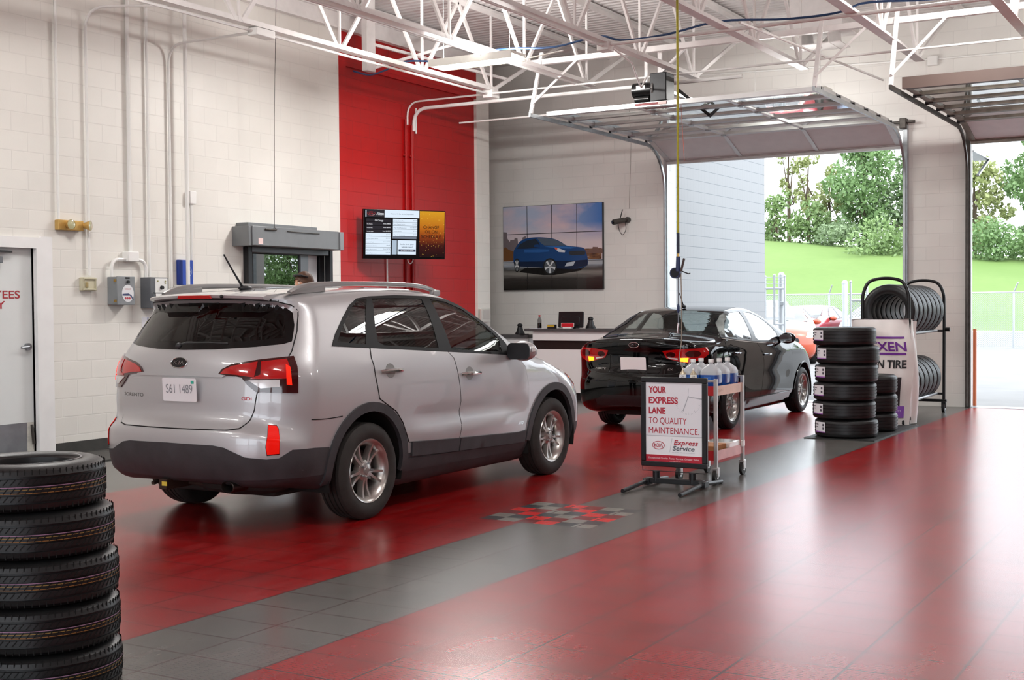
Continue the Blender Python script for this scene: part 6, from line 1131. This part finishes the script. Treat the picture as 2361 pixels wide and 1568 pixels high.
# ---------------------------------------------------------------- service cart and what it carries
ct = thing('service_cart', 'red and steel two-tray service cart behind the poster stand', 'cart', (11.01, 4.35, 0)); cs = noisy('cart_steel', 'b8b5b2', .1, 10, .28, metal=.85); crd = noisy('cart_red', 'a8151b', .08, 9, .4); lx, ly = .335, .175
for sx in (-1, 1):
    for sy in (-1, 1):
        part('leg', MB().prism([(-.016, -.016), (.016, -.016), (.016, .016), (-.016, .016)], .79, (sx * lx, sy * ly, .135), (1, 0, 0), (0, 1, 0)), cs, ct, bevel=.003)
        c = part('castor', MB().cyl((sx * lx, sy * ly - .014, .062), (sx * lx, sy * ly + .014, .062), .062, 20), pm('castor_black', '1a1917', .5), ct); part('castor_fork', MB().bb((sx * lx - .028, sy * ly - .026, .055), (sx * lx + .028, sy * ly + .026, .14)), cs, c, bevel=.006); part('castor_hub', MB().cyl((sx * lx, sy * ly - .018, .062), (sx * lx, sy * ly + .018, .062), .026, 14), cs, c)
for z, nm in ((.775, 'upper_tray'), (.20, 'lower_tray')):
    part(nm, MB().bb((-lx, -ly, z), (lx, ly, z + .012)), crd, ct, smooth=0)
    for x in (-lx, lx): part('tray_end', MB().bb((x - .004, -ly, z), (x + .004, ly, z + .085)), crd, ct, smooth=0)
    for y in (-ly, ly): part('tray_side', MB().bb((-lx, y - .004, z), (lx, y + .004, z + .085)), noisy('side_tan_steel', 'c79f8c', .12, 9, .3, metal=.6) if z > .5 else noisy('side_tan_low', 'b98580', .12, 9, .3, metal=.6), ct, smooth=0)  # tan metal sides, redder on the lower tray
part('handle_rail', MB().tube([(lx, -ly, .915), (lx, ly, .915)], .012, 8), cs, ct); part('end_rail', MB().tube([(-lx, -ly, .905), (-lx, ly, .905)], .010, 8), cs, ct); part('tray_lettering', text_mb('Snap-on', (-.30, -ly - .0045, .81), (1, 0, 0), (0, 0, 1), .030, .13, 'L', .001, shear=.2), pm('etched_pale', 'f0d8cc', .4), ct, smooth=0)
jm = glass_mat('jug_plastic', (.88, .9, .92), .55, .3, 1.0); jl = pm('jug_milk', 'c9ccd0', .4, trans=.35); fl = pm('washer_fluid', '1f4f9c', .2, coat=.5)
def jug(label, x, y, rz=0):
    t = thing('fluid_jug', label, 'jug', (x, y, .787), rz, 'washer fluid jugs')
    def body(z0, z1, s=1.0, tp=True):
        m = MB(); rings = [(z0, .078), (z0 + .01, .082), (min(z1, .185), .082)] + ([(.215, .070), (.25, .035), (.262, .021), (.28, .021)] if tp else [])
        for z, r in rings:
            q = rrect(2 * r * s, 2 * r * s, min(r * s * .98, .03 if r > .05 else r * .98 * s), 4); m.v += [(a, b, z) for a, b in q]
        k = len(rrect(1, 1, .1, 4)); n = len(rings); m.f = [(i * k + j, i * k + (j + 1) % k, (i + 1) * k + (j + 1) % k, (i + 1) * k + j) for i in range(n - 1) for j in range(k)] + [tuple(range(k)), tuple((n - 1) * k + j for j in range(k))]; m.mi = [0] * len(m.f); return m
    part('bottle', body(0, .185), jl, t, smooth=40); part('fluid', body(.0, .165, 1.012, False), fl, t, smooth=40); part('cap', MB().cyl((0, 0, .276), (0, 0, .305), .024, 18), pm('cap_white', 'e6e6e4', .4), t); part('handle', MB().tube([(-.0, .055, .20), (0, .062, .225), (0, .03, .255)], .012, 8), jl, t)
    part('paper_label', MB().bb((-.0845, -.035, .09), (-.083, .035, .15)), pm('label_blue', '2f67b5', .4), t, smooth=0); return t
jug('blue washer fluid jug at the front right corner of the cart', 10.88, 4.30); jug('blue washer fluid jug at the front left, with the label facing out', 10.86, 4.465 - .0); jug('blue washer fluid jug in the second row, left', 11.04, 4.46); jug('blue washer fluid jug in the second row, right, behind the corner jug', 11.06, 4.29); jug('blue washer fluid jug farthest back on the right of the cart', 11.24, 4.28)
def can(label, x, y, body, band, text):
    t = thing('spray_can', label, 'spray can', (x, y, .787), 0, 'spray cans'); part('can', MB().lathe([(.001, 0), (.030, 0), (.031, .005), (.031, .165), (.029, .17)], 22), body, t); part('shoulder', MB().lathe([(.030, .168), (.026, .182), (.012, .198), (.010, .206), (.001, .207)], 20), noisy('cone_tan', 'a79c86', .1, 20, .35, metal=.5), t); part('nozzle', MB().cyl((0, 0, .20), (0, 0, .228), .008, 10), pm('nozzle_white', 'e9e6dd', .4), t)
    part('colour_band', MB().lathe([(.0316, .10), (.0316, .14)], 22), band, t, recalc=False); part('can_lettering', text_mb(text, (0, 0, 0), (1, 0, 0), (0, 1, 0), .018, .032, 'C', wrap=lambda x_, y_: (.0325 * math.cos(PI + x_ / .0325 + .35), .0325 * math.sin(PI + x_ / .0325 + .35), .145 + y_)), pm('print_dark', '44424c', .6), t, smooth=0); return t
can('white and blue spray can at the left end of the cart', 10.74, 4.515, pm('can_white', 'dcdfe3', .35), pm('can_blue', '2f6fc0', .35), 'CRC'); can('white and green spray can beside the jugs on the cart', 10.735, 4.41, pm('can_cream', 'dedfd8', .35), pm('can_green', '2f8f4a', .35), 'CLEAN')
cb = thing('cardboard_tray', 'cardboard box wrapped in clear film on the lower tray of the cart', 'box', (11.0, 4.34, .212)); part('box', MB().bb((-.28, -.13, 0), (.26, .13, .11)), noisy('cardboard', 'a06a3e', .12, 8, .7), cb, bevel=.004); part('film', MB().bb((.02, -.16, .06), (.30, .10, .118)), pm('clear_film', 'cfc8c2', .15, coat=.6), cb, bevel=.01); part('film_tail', MB().box((.34, -.17, .08), (.08, .02, .06)), pm('clear_film', 'cfc8c2', .15, coat=.6), cb, bevel=.006)
# ---------------------------------------------------------------- air hose with inflator
hs = thing('air_hose', 'yellow air hose hanging from the roof with a blue tyre inflator at its end', 'hose', (12.0, 5.09, 0)); part('hose', MB().tube([(.0, .0, ZC), (.0, 0, 4.6), (.005, .0, 3.3), (0, .0, 2.26)], .0125, 10), noisy('hose_yellow', 'a39a1e', .15, 30, .5), hs); part('hose_end', MB().cyl((0, 0, 2.31), (0, 0, 2.10), .015, 12), pm('hose_navy', '1c2438', .5), hs); part('fitting', MB().cyl((0, 0, 2.12), (0, 0, 2.06), .012, 10), pm('brass', 'b08a4a', .3, .9), hs)
g = part('inflator_grip', MB().cyl((0, 0, 2.07), (-.005, .0, 1.92), .021, 14, .025), pm('inflator_blue', '1d2c55', .45), hs); part('gauge', MB().cyl((-.02, .03, 1.905), (.03, .03, 1.905), .055, 22), pm('inflator_blue', '1d2c55', .45), hs); part('gauge_glass', MB().cyl((-.022, .03, 1.905), (-.02, .03, 1.905), .045, 22), pm('gauge_dark', '10151f', .15), g); part('trigger', MB().bar((0, -.03, 1.92), (.0, -.065, 2.05), .014, .02), pm('trigger_dark', '3a2a28', .5), hs); part('hook', MB().tube([(0, -.02, 1.93), (0, -.07, 1.91), (0, -.11, 1.895), (0, -.13, 1.90)], .006, 6), black_pl, hs)
part('whip', MB().tube([tuple(p) for p in crom([(0, .0, 1.88), (0, .0, 1.70), (0, .0, 1.55), (0, 0, 1.40)], 5, False)], .007, 8), pm('whip_grey', '6f747c', .4), hs); part('swivel', MB().lathe([(.006, 1.50), (.014, 1.52), (.014, 1.57), (.006, 1.60)], 14), pm('inflator_blue', '1d2c55', .45), hs); part('chuck', MB().cyl((0, .0, 1.40), (0, .012, 1.30), .010, 12), chrome, hs)
part('safety_cord', MB().tube([tuple(p) for p in crom([(0, -.03, 1.90), (0, -.035, 1.5), (0, -.03, 1.2), (0, -.01, 1.05), (-.0, -.045, .93)], 6, False)], .005, 6), pm('cord_tan', '8d8478', .6), hs)
# ---------------------------------------------------------------- man standing on the far side of the silver car
def skin_mesh(name, nodes, edges, parent, mat, sub=2, root=0):
    me = bpy.data.meshes.new(name); me.from_pydata([n[0] for n in nodes], edges, []); ob = bpy.data.objects.new(name, me); COL.objects.link(ob); ob.parent = parent; me.materials.append(mat)
    sk = ob.modifiers.new('skin', 'SKIN'); sk.use_smooth_shade = True
    if not me.skin_vertices: me.attributes.new('dummy', 'FLOAT', 'POINT')
    lay = me.skin_vertices[0].data if me.skin_vertices else None
    if lay:
        for i, n in enumerate(nodes): lay[i].radius = n[1] if isinstance(n[1], tuple) else (n[1], n[1]); lay[i].use_root = (i == root)
    s = ob.modifiers.new('sub', 'SUBSURF'); s.levels = s.render_levels = sub; return ob
pe = thing('person', 'brown-haired person in dark work clothes standing beyond the silver car by the serving window', 'person', (10.33, 8.52, 0), math.radians(165))
skn = pm('skin', 'b98a6e', .5); hr = noisy('brown_hair', '4a2c19', .3, 60, .6); sh_m = noisy('work_shirt', '2a2c33', .1, 14, .8); tr_m = noisy('work_trousers', '23242a', .1, 14, .8)
def tapered(nm, pts, rs, mat, n=16): return part(nm, MB().tube([tuple(p) for p in pts], list(rs), n), mat, pe, smooth=60)
# one continuous body: pelvis, trunk, neck and head, arms, legs
body = MB()
def ring_loft(mb, secs, n=24):
    o = len(mb.v)
    for (cx, cy, cz, rx, ry) in secs: mb.v += [(cx + rx * math.cos(2 * PI * k / n), cy + ry * math.sin(2 * PI * k / n), cz) for k in range(n)]
    m = len(secs); fs = [(o + i * n + k, o + i * n + (k + 1) % n, o + (i + 1) * n + (k + 1) % n, o + (i + 1) * n + k) for i in range(m - 1) for k in range(n)] + [tuple(o + k for k in range(n)), tuple(o + (m - 1) * n + k for k in range(n))]
    mb.f += fs; mb.mi += [mb.cur] * len(fs)
Hh = 1.90; hz = Hh - .125
def bone(mb, pts, rs, n=14):
    mb.tube([tuple(p) for p in crom(pts, 5, False)], [float(v) for v in crom([(r, 0) for r in rs], 5, False)[:, 0]], n)
ring_loft(body, [(0, 0, .86, .10, .14), (0, 0, .92, .115, .165), (0, 0, 1.02, .112, .168), (0, 0, 1.12, .105, .155), (.0, 0, 1.25, .112, .165), (.01, 0, 1.38, .122, .185), (.01, 0, 1.48, .115, .19), (0, 0, 1.545, .085, .14), (0, 0, 1.575, .06, .075), (.01, 0, 1.62, .055, .058), (.015, 0, 1.68, .055, .055)])
for s in (-1, 1):
    bone(body, [(0, s * .09, .93), (.01, s * .10, .75), (.02, s * .105, .52), (.0, s * .105, .36), (-.01, s * .108, .20), (-.01, s * .11, .07)], [.095, .088, .062, .06, .047, .042]); bone(body, [(0, s * .16, 1.50), (-.01, s * .22, 1.43), (.0, s * .245, 1.28), (.02, s * .255, 1.17), (.09, s * .24, 1.02), (.13, s * .23, .93)], [.06, .056, .048, .042, .035, .027])
    bone(body, [(-.06, s * .11, .05), (.02, s * .11, .055), (.12, s * .115, .04), (.17, s * .118, .03)], [.035, .043, .04, .022])
    # palm, thumb and four fingers, slightly curled
    body.sphere((.155, s * .226, .875), 1, 12, 8, (.022, .016, .048))
    for k, (dx, L) in enumerate(((.018, .072), (.006, .082), (-.006, .076), (-.018, .060))): bone(body, [(.158 + dx, s * .226, .845), (.168 + dx, s * .222, .845 - L * .5), (.16 + dx, s * .212, .845 - L)], [.0095, .009, .007], 8)
    bone(body, [(.165, s * .215, .89), (.185, s * .205, .87), (.19, s * .20, .845)], [.011, .010, .008], 8)
bm_ = bmesh.new(); me_ = bpy.data.meshes.new('body'); me_.from_pydata(body.v, [], body.f); ob_ = bpy.data.objects.new('body', me_); COL.objects.link(ob_); ob_.parent = pe; me_.materials.append(skn); rmd = ob_.modifiers.new('merge', 'REMESH'); rmd.mode = 'VOXEL'; rmd.voxel_size = .009; smd = ob_.modifiers.new('smooth', 'SMOOTH'); smd.factor = .5; smd.iterations = 3; rmd.use_smooth_shade = True; bm_.free()
hd = MB(); hd.sphere((.02, 0, hz), 1, 28, 20, (.098, .078, .122)); hd.sphere((.055, 0, hz - .062), 1, 20, 14, (.055, .052, .055)); hd.tube([(.108, 0, hz + .01), (.128, 0, hz - .022), (.112, 0, hz - .034)], [.010, .016, .012], 10)
for s in (-1, 1): hd.sphere((.005, s * .08, hz - .01), 1, 12, 8, (.024, .010, .034))
hm = bpy.data.meshes.new('head'); hm.from_pydata(hd.v, [], hd.f); ho = bpy.data.objects.new('head', hm); COL.objects.link(ho); ho.parent = ob_; hm.materials.append(skn); q = ho.modifiers.new('merge', 'REMESH'); q.mode = 'VOXEL'; q.voxel_size = .005; q.use_smooth_shade = True; q = ho.modifiers.new('smooth', 'SMOOTH'); q.iterations = 4
for s in (-1, 1): part('eye', MB().sphere((.103, s * .031, hz + .006), .011), pm('eye_white', 'dcd8d0', .2), ho); part('eyebrow', MB().bar((.110, s * .018, hz + .03), (.103, s * .046, hz + .03), .008, .006), hr, ho)
part('mouth', MB().tube([(.104, -.022, hz - .062), (.109, 0, hz - .064), (.104, .022, hz - .062)], .005, 6), pm('lips', '8f5648', .5), ho)
ha = MB()
def hair(u, v):
    th = 2 * PI * u; ph = PI * .5 * (1 - v) ** .9 * 1.18; rx, ry, rz = .108 + .004 * math.sin(9 * th) , .088 + .003 * math.sin(7 * th), .132
    z = rz * math.cos(ph); face = max(0, math.cos(th)); z = max(z, .045 * face - .045 + .05 * face); return (.015 + rx * math.sin(ph) * math.cos(th), ry * math.sin(ph) * math.sin(th), hz + z)
ha.grid(hair, 40, 16); part('hair', ha, hr, pe, smooth=60, recalc=False)
part('sunglasses', MB().tube([(.035, -.092, hz + .07), (.10, -.06, hz + .085), (.118, 0, hz + .088), (.10, .06, hz + .085), (.035, .092, hz + .07)], [.006, .012, .008, .012, .006], 8), black_pl, pe)
part('headset', MB().tube([(.0, .094, hz - .02), (.03, .098, hz - .03), (.09, .075, hz - .07)], .006, 6), black_pl, pe)
sm = MB(); ring_loft(sm, [(0, 0, .88, .128, .182), (0, 0, 1.02, .126, .182), (0, 0, 1.12, .120, .17), (.0, 0, 1.25, .126, .18), (.01, 0, 1.38, .136, .20), (.01, 0, 1.48, .128, .205), (0, 0, 1.55, .095, .15), (0, 0, 1.59, .068, .08)])
for s in (-1, 1): bone(sm, [(0, s * .15, 1.50), (-.01, s * .22, 1.43), (.0, s * .247, 1.28), (.01, s * .252, 1.22)], [.072, .07, .062, .058])
part('shirt', sm, sh_m, pe, smooth=60); tm_ = MB(); ring_loft(tm_, [(0, 0, .84, .115, .17), (0, 0, .95, .126, .178), (0, 0, 1.0, .122, .175)])
for s in (-1, 1): bone(tm_, [(0, s * .09, .93), (.01, s * .10, .75), (.02, s * .105, .52), (.0, s * .105, .30), (-.01, s * .11, .09)], [.11, .10, .078, .072, .068])
part('trousers', tm_, tr_m, pe, smooth=60)
for s in (-1, 1): part('shoe', MB().sphere((.045, s * .113, .045), 1, 18, 10, (.135, .052, .045)), black_pl, pe)
pe.scale = (1.025, 1.025, 1.028)
# ---------------------------------------------------------------- the yard, hill and trees outside the doors
asph = noisy('yard_asphalt', '7a7979', .08, 1.2, .75); struct('floor_yard', MB().bb((XB + .02, -160, -.14), (74, 110, -.02)), asph, 'pale sunlit asphalt yard outside the doors', 'ground', smooth=0); struct('floor_yard_behind', MB().bb((-70, -60, -.14), (FX0, 60, -.02)), asph, 'asphalt yard behind the building', 'ground', smooth=0)
struct('threshold', MB().bb((XB - .05, D1[0], -.01), (XB + .32, D1[1], .004)).bb((XB - .05, D2[0], -.01), (XB + .32, D2[1], .004)), noisy('threshold_steel', '8c8d8f', .1, 12, .4, metal=.5), 'steel threshold strips of the overhead doors', 'threshold', smooth=0)
# ribbed metal wing of the building beside the first door
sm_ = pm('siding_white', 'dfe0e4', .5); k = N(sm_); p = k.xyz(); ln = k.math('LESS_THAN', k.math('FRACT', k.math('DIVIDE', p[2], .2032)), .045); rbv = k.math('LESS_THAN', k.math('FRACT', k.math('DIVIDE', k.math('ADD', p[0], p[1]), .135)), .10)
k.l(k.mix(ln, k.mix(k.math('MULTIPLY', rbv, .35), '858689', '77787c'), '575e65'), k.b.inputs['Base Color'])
struct('wall_wing', MB().bb((XB + .31, 9.0, -.05), (25.82, 16.0, 8.0)), sm_, 'white ribbed metal wing of the building outside the first door', 'wall', smooth=0)
cp = thing('wall_canopy', 'small metal canopy on the outside wall at the top of the second door', 'canopy', (20.6, 4.0, 3.9)); part('sheet', MB().box((.6, -.05, .0), (1.4, .25, .02)), galv, cp, smooth=0); part('strut', MB().bar((1.3, -.16, .02), (.9, -.05, -.28), .04, .03), galv, cp, smooth=0)
tag(part('bollard_guard', MB().bb((XB + .34, 3.80, 0), (XB + .42, 3.84, 1.18)), pm('guard_orange', 'b8623c', .6)), 'orange guard strip outside the left jamb of the second door', 'guard')
# grass hill
def hill_z(x, y):
    t = min(1, max(0, (x - 72) / 36)); s = t * t * (3 - 2 * t); top = 3.4 + .10 * max(-40, min(60, y)); return -.03 + top * (s * .7 + t * .3) + (x > 108) * (x - 108) * .02
gm = pm('hill_grass', '8fc23c', .9); k = N(gm); g = k.noise(.06, 5); g2 = k.noise(1.8, 4); k.l(k.mix(k.math('MULTIPLY', g2, .35), k.ramp(g, [(.3, '57722f'), (.6, '698042'), (.8, '7a8156')]), '46652a'), k.b.inputs['Base Color'])
struct('hill', MB().grid(lambda u, v: (73.5 + 90 * u, -150 + 260 * v, hill_z(73.5 + 90 * u, -150 + 260 * v)), 36, 70), gm, 'bright green mown grass hill behind the yard', 'hill', recalc=False)
# trees: crowns made of many small leaf blades in clumps
def leaf_m(n, c):
    m = pm(n, c, .6); k = N(m); k.l(k.mix(k.noise(.7, 2), c, tuple(min(1, v * 1.5) for v in lin(c)[:3])), k.b.inputs['Base Color']); t = m.node_tree; mx = k.n('ShaderNodeMixShader'); tl = k.n('ShaderNodeBsdfTranslucent'); tl.inputs[0].default_value = lin(c); mx.inputs[0].default_value = .25; k.l(k.b.outputs[0], mx.inputs[1]); k.l(tl.outputs[0], mx.inputs[2]); k.l(mx.outputs[0], t.nodes['Material Output'].inputs[0]); return m
LM = [leaf_m('leaf_bright', '758a5a'), leaf_m('leaf_mid', '698254'), leaf_m('leaf_yellow', '8a9061'), leaf_m('leaf_pale', '798a68')]
bark = noisy('bark', '5a4d3f', .25, 4, .9)
def tree(nm, label, x, y, h, w, mat, n=2600, base=.18, sparse=1.0, leaf=.42, clumps=26, bush=False):
    z = hill_z(x, y) - .1; t = thing(nm, label, 'bush' if bush else 'tree', (x, y, z), 0, 'bushes along the hill' if bush else 'trees on the hill')
    C0 = []
    for i in range(clumps):
        v = rng.uniform(0, 1); a = rng.uniform(0, 2 * PI); prof = (math.sin(PI * min(1, (v * .86 + .12))) ** .7); r = w / 2 * prof * rng.uniform(.25, .95); C0.append((r * math.cos(a), r * math.sin(a), h * (base + (1 - base) * v * .93), w * rng.uniform(.11, .2) * sparse))
    C0 = np.array(C0); idx = rng.integers(0, clumps, n); d = rng.normal(size=(n, 3)); d /= np.linalg.norm(d, axis=1, keepdims=True); P = C0[idx, :3] + d * (C0[idx, 3] * rng.uniform(.3, 1, n) ** .5)[:, None]
    A = rng.normal(size=(n, 3)); A /= np.linalg.norm(A, axis=1, keepdims=True); B = np.cross(A, rng.normal(size=(n, 3))); B /= np.linalg.norm(B, axis=1, keepdims=True) + 1e-9; s = leaf * rng.uniform(.6, 1.2, n)[:, None]
    V = np.concatenate([P - A * s * .5, P + B * s * .32, P + A * s * .5, P - B * s * .32]); mb = MB(); mb.v = [tuple(q) for q in V]; mb.f = [(i, n + i, 2 * n + i, 3 * n + i) for i in range(n)]; mb.mi = [0] * n
    part('foliage', mb, mat, t, smooth=0, recalc=False)
    if not bush:
        tr = part('trunk', MB().tube([(0, 0, -.3), (.1, .05, h * .3), (-.05, .1, h * .6), (0, 0, h * .9)], [h * .022, h * .018, h * .011, .03], 8), bark, t)
        for i in range(6):
            c = C0[i * 3]; part('branch', MB().tube([(0, .05, h * (.25 + .08 * i)), (c[0] * .5, c[1] * .5, c[2] * .75), tuple(c[:3])], [h * .009, h * .006, .02], 6), bark, tr)
    return t
TX = 111
tree('leafy_tree', 'largest dense green tree on the hill, left of the pillar', TX + 1, 30.0, 10.2, 7.4, LM[1], 5200, .06, 1.15, .45, 46); tree('leafy_tree', 'dense green tree leaning against the largest one on its right', TX + 2, 26.3, 9.2, 6.4, LM[3], 3600, .08, 1.1, .45, 34)
tree('loose_tree', 'tall thin pale tree beside the white building wing', TX + 6, 38.4, 9.8, 3.6, LM[2], 620, .38, .8, .40, 16); tree('loose_tree', 'thin yellow-green tree between the building wing and the dense trees', TX + 5, 36.2, 9.2, 4.2, LM[2], 760, .34, .8, .40, 18); tree('loose_tree', 'yellow-green loose tree left of the largest tree', TX + 3, 33.6, 7.4, 4.2, LM[2], 1300, .15, .95, .42, 22)
tree('round_tree', 'low dark green tree next to the building wing', TX - 1, 37.2, 4.2, 4.6, LM[0], 1900, .02, 1.1, .38, 22); tree('round_tree', 'low bright green tree in front of the loose yellow trees', TX - 1, 34.2, 3.6, 4.4, LM[0], 1700, .02, 1.1, .38, 22)
tree('round_bush', 'wide bright bush at the right edge of the first door view', TX - 8, 26.0, 2.4, 6.0, LM[0], 2200, .02, 1.15, .32, 22, True); tree('round_bush', 'low shrubs at the foot of the largest tree', TX - 3, 31.5, 1.8, 5.0, LM[3], 1500, .02, 1.1, .34, 18, True)
tree('leafy_tree', 'bright green tree seen left in the second doorway', TX, 20.6, 8.6, 5.4, LM[2], 3000, .08, 1.1, .45, 32); tree('leafy_tree', 'tall green tree at the right edge of the second doorway', TX + 2, 16.2, 11.2, 5.6, LM[1], 3000, .08, 1.0, .45, 32); tree('leafy_tree', 'green tree beyond the right edge of the second doorway', TX + 3, 11.0, 10, 6, LM[1], 2200, .08, 1.1, .5, 28)
tree('round_bush', 'dense bush at the foot of the trees in the second doorway', TX - 6, 18.4, 2.6, 7.0, LM[1], 2400, .02, 1.1, .34, 22, True); tree('round_bush', 'dense bush farther right in the second doorway', TX - 6, 12.5, 2.4, 7.0, LM[0], 2000, .02, 1.1, .34, 22, True)
for i, (y, h) in enumerate(((48, 9), (44, 8), (2, 9), (-8, 10), (-20, 9), (-32, 10))): tree('leafy_tree', 'green tree along the hill, ' + ['far left behind the building wing', 'hidden behind the building wing', 'right of the doorway views', 'well right of the doorway views', 'far right of the yard', 'farthest right of the yard'][i], TX + 2, y, h, 7, LM[i % 2], 1500, .08, 1.15, .55, 24)
src_t = [o for o in bpy.data.objects if o.name.startswith('leafy_tree') and o.parent is None][:2]
for i in range(14):
    y = -40 - 7 * i; c = copy_tree(src_t[i % 2], label='green tree on the hill far right of the photo, number %d from the doorway view' % (i + 1)); c.location = (TX - 2 + 3 * (i % 2), y, hill_z(TX, y) - .1); c.rotation_euler = (0, 0, 1.7 * i); c['group'] = 'trees far to the right on the hill'; c['label'] = 'green tree on the hill far to the right, outside the photo'
# fences and gate
cm_ = bpy.data.materials.new('chain_link'); cm_.use_nodes = True; t_ = cm_.node_tree; k_ = N(cm_); p = k_.xyz(); ws = [k_.math('LESS_THAN', k_.math('FRACT', k_.math('DIVIDE', k_.math(o, k_.math('ADD', p[1], p[0]), p[2]), .075)), .11) for o in ('ADD', 'SUBTRACT')]
al = k_.math('MAXIMUM', *ws); tb = k_.n('ShaderNodeBsdfTransparent'); mx = k_.n('ShaderNodeMixShader'); k_.b.inputs['Base Color'].default_value = lin('b9bcbf'); k_.b.inputs['Metallic'].default_value = .5; k_.l(al, mx.inputs[0]); k_.l(tb.outputs[0], mx.inputs[1]); k_.l(k_.b.outputs[0], mx.inputs[2]); k_.l(mx.outputs[0], t_.nodes['Material Output'].inputs[0])
pg = noisy('post_grey', 'b4b7ba', .06, 8, .4, metal=.4)
def post(t, x, y, h, r=.03): return part('post', MB().cyl((x, y, -.05), (x, y, h), r, 12).sphere((x, y, h), r * 1.15), pg, t)
gt = thing('chain_link_gate', 'grey chain-link gate panel with a small white sign beside the building wing', 'gate', (30, 0, 0))
for y, h, r in ((11.10, 2.30, .035), (10.45, 2.25, .03), (10.22, 2.28, .03), (9.96, 2.25, .03)): post(gt, 0, y, h, r)
part('top_rail', MB().cyl((0, 11.1, 1.965), (0, 9.96, 1.96), .028, 10), pg, gt); part('mid_rail', MB().cyl((0, 10.45, 1.09), (0, 9.96, 1.09), .024, 10), pg, gt); part('wire_mesh', MB().bb((-.003, 10.45, .05), (.003, 11.1, 1.96)), cm_, gt, smooth=0); sgn = part('gate_sign', MB().bb((-.035, 10.86, 1.52), (-.03, 11.0, 1.71)), pm('sign_white', 'f4f4f6', .4), gt, smooth=0); part('sign_print', MB().bb((-.037, 10.90, 1.58), (-.035, 10.96, 1.63)), pm('ink_grey', '5a5c60', .5), sgn, smooth=0)
for z in (2.08, 2.17, 2.24): part('barbed_wire', MB().tube([(0, 11.1, z), (0, 9.96, z - .01)], .006, 5), pg, gt)
tag(part('gate_post', MB().cyl((30.2, 10.11, -.05), (30.2, 10.11, 2.28), .075, 18).sphere((30.2, 10.11, 2.28), .08), pg), 'thick grey gate post beside the gate panel', 'post'); part('latch', MB().box((30.1, 10.02, 1.60), (.1, .16, .09)), pg, bpy.data.objects['gate_post'], bevel=.01)
tag(part('gate_post', MB().cyl((30, 8.50, -.05), (30, 8.50, 2.06), .07, 18).sphere((30, 8.5, 2.06), .075), noisy('post_pale', 'c9cccf', .05, 8, .4)), 'thick pale gate post to the right of the parked cars', 'post')
g2 = thing('chain_link_gate', 'second chain-link gate leaf right of the pale post, behind the tyre rack', 'gate', (30, 0, 0)); [post(g2, 0, y, h) for y, h in ((8.36, 2.09), (7.98, 2.03), (6.6, 2.03))]; part('top_rail', MB().cyl((0, 8.36, 1.66), (0, 6.6, 1.62), .026, 10), pg, g2); part('wire_mesh', MB().bb((-.003, 6.6, .05), (.003, 8.36, 1.64)), cm_, g2, smooth=0); part('gate_board', MB().bb((-.02, 8.05, .9), (0, 8.30, 1.25)), pm('sign_white', 'f4f4f6', .4), g2, smooth=0)
ff = thing('yard_fence', 'long chain-link fence with barbed wire arms in front of the grass hill', 'fence', (48, 0, 0))
for i in range(15):
    y = 34 - 3.3 * i; q = post(ff, 0, y, 1.95, .04); part('barb_arm', MB().bar((0, y, 1.95), (-.25, y - .18, 2.28), .04, .03), pg, q, smooth=0)
part('top_rail', MB().cyl((0, 34, 1.94), (0, -12.2, 1.94), .025, 8), pg, ff); part('wire_mesh', MB().bb((-.003, -12.2, 0), (.003, 34, 1.93)), cm_, ff, smooth=0)
# parked cars
orange = paint('orange_paint', 'b04525', .3, .1); redp = paint('red_paint', 'a8353e', .3, .1); slate = paint('slate_paint', '6f7f92', .3, .3)
a = build_sedan((36.1, 12.25, -.02), 'orange saloon car parked in the yard beyond the gate', orange, False, math.radians(202), 'cars parked in the yard', 'parked_car')
def car_copy(src, loc, rz, label, paint_):
    c = copy_tree(src, label=label); c.location = loc; c.rotation_euler = (0, 0, rz)
    for o in [q for q in bpy.data.objects if q.parent == c and q.name.startswith('body')]: o.data = o.data.copy(); o.data.materials[0] = paint_
    return c
car_copy(a, (44.5, 13.4, -.02), math.radians(178), 'red saloon car parked behind the orange one', redp); car_copy(a, (45, 11.2, -.02), math.radians(180), 'blue-grey saloon car half hidden by the pale gate post', slate)
def boxy(label, loc, rz, col, k=1.0):
    sh = suv_shape(); t = thing('parked_suv', label, 'car', loc, rz, 'cars parked in the yard'); part('body', car_body(sh, nx=60, nz=18, ny=22), col, t, smooth=40); dg = pm('dark_glass', '2a3540', .08, coat=1)
    for sg in (-1, 1):
        for q, nm in ((QG, 'quarter_glass'), (RG, 'rear_door_glass'), (FG, 'front_door_glass')): part(nm, patch(sh, q, {-1: PR, 1: PL}[sg], .004, .006, h=.1), dg, t)
        for e in (RA, FA): part('tyre', MB().lathe(tyre_profile(.36, .23, .23), 24, Matrix.Translation((e[0], sg * .86, .36)) @ AX_Y, closed=True), rubber(), t)
    part('rear_window', patch(sh, GL, PREAR, .004, .006, h=.1), dg, t); part('windscreen', patch(sh, WS, PTOP, .004, .006, h=.1), dg, t); return t
boxy('slate sport utility car parked behind the orange saloon', (45.5, 16.2, -.02), math.radians(215), slate)
b_ = [o for o in bpy.data.objects if o.name.startswith('parked_suv')][0]; c_ = copy_tree(b_, label='dark car parked farthest left behind the gate bars'); c_.location = (46.3, 18.8, -.02); c_.rotation_euler = (0, 0, math.radians(200))
# planted verge across the yard to the right (seen mirrored in the black car)
struct('trim_4', MB().bb((30, -16, -.02), (60, -15.7, .14)), pm('kerb_yellow', 'd6a63a', .6), 'yellow kerb of the planted verge', 'kerb', smooth=0); struct('verge', MB().bb((30, -40, -.02), (60, -16, .10)), gm, 'grass verge behind the yellow kerb', 'verge', smooth=0)
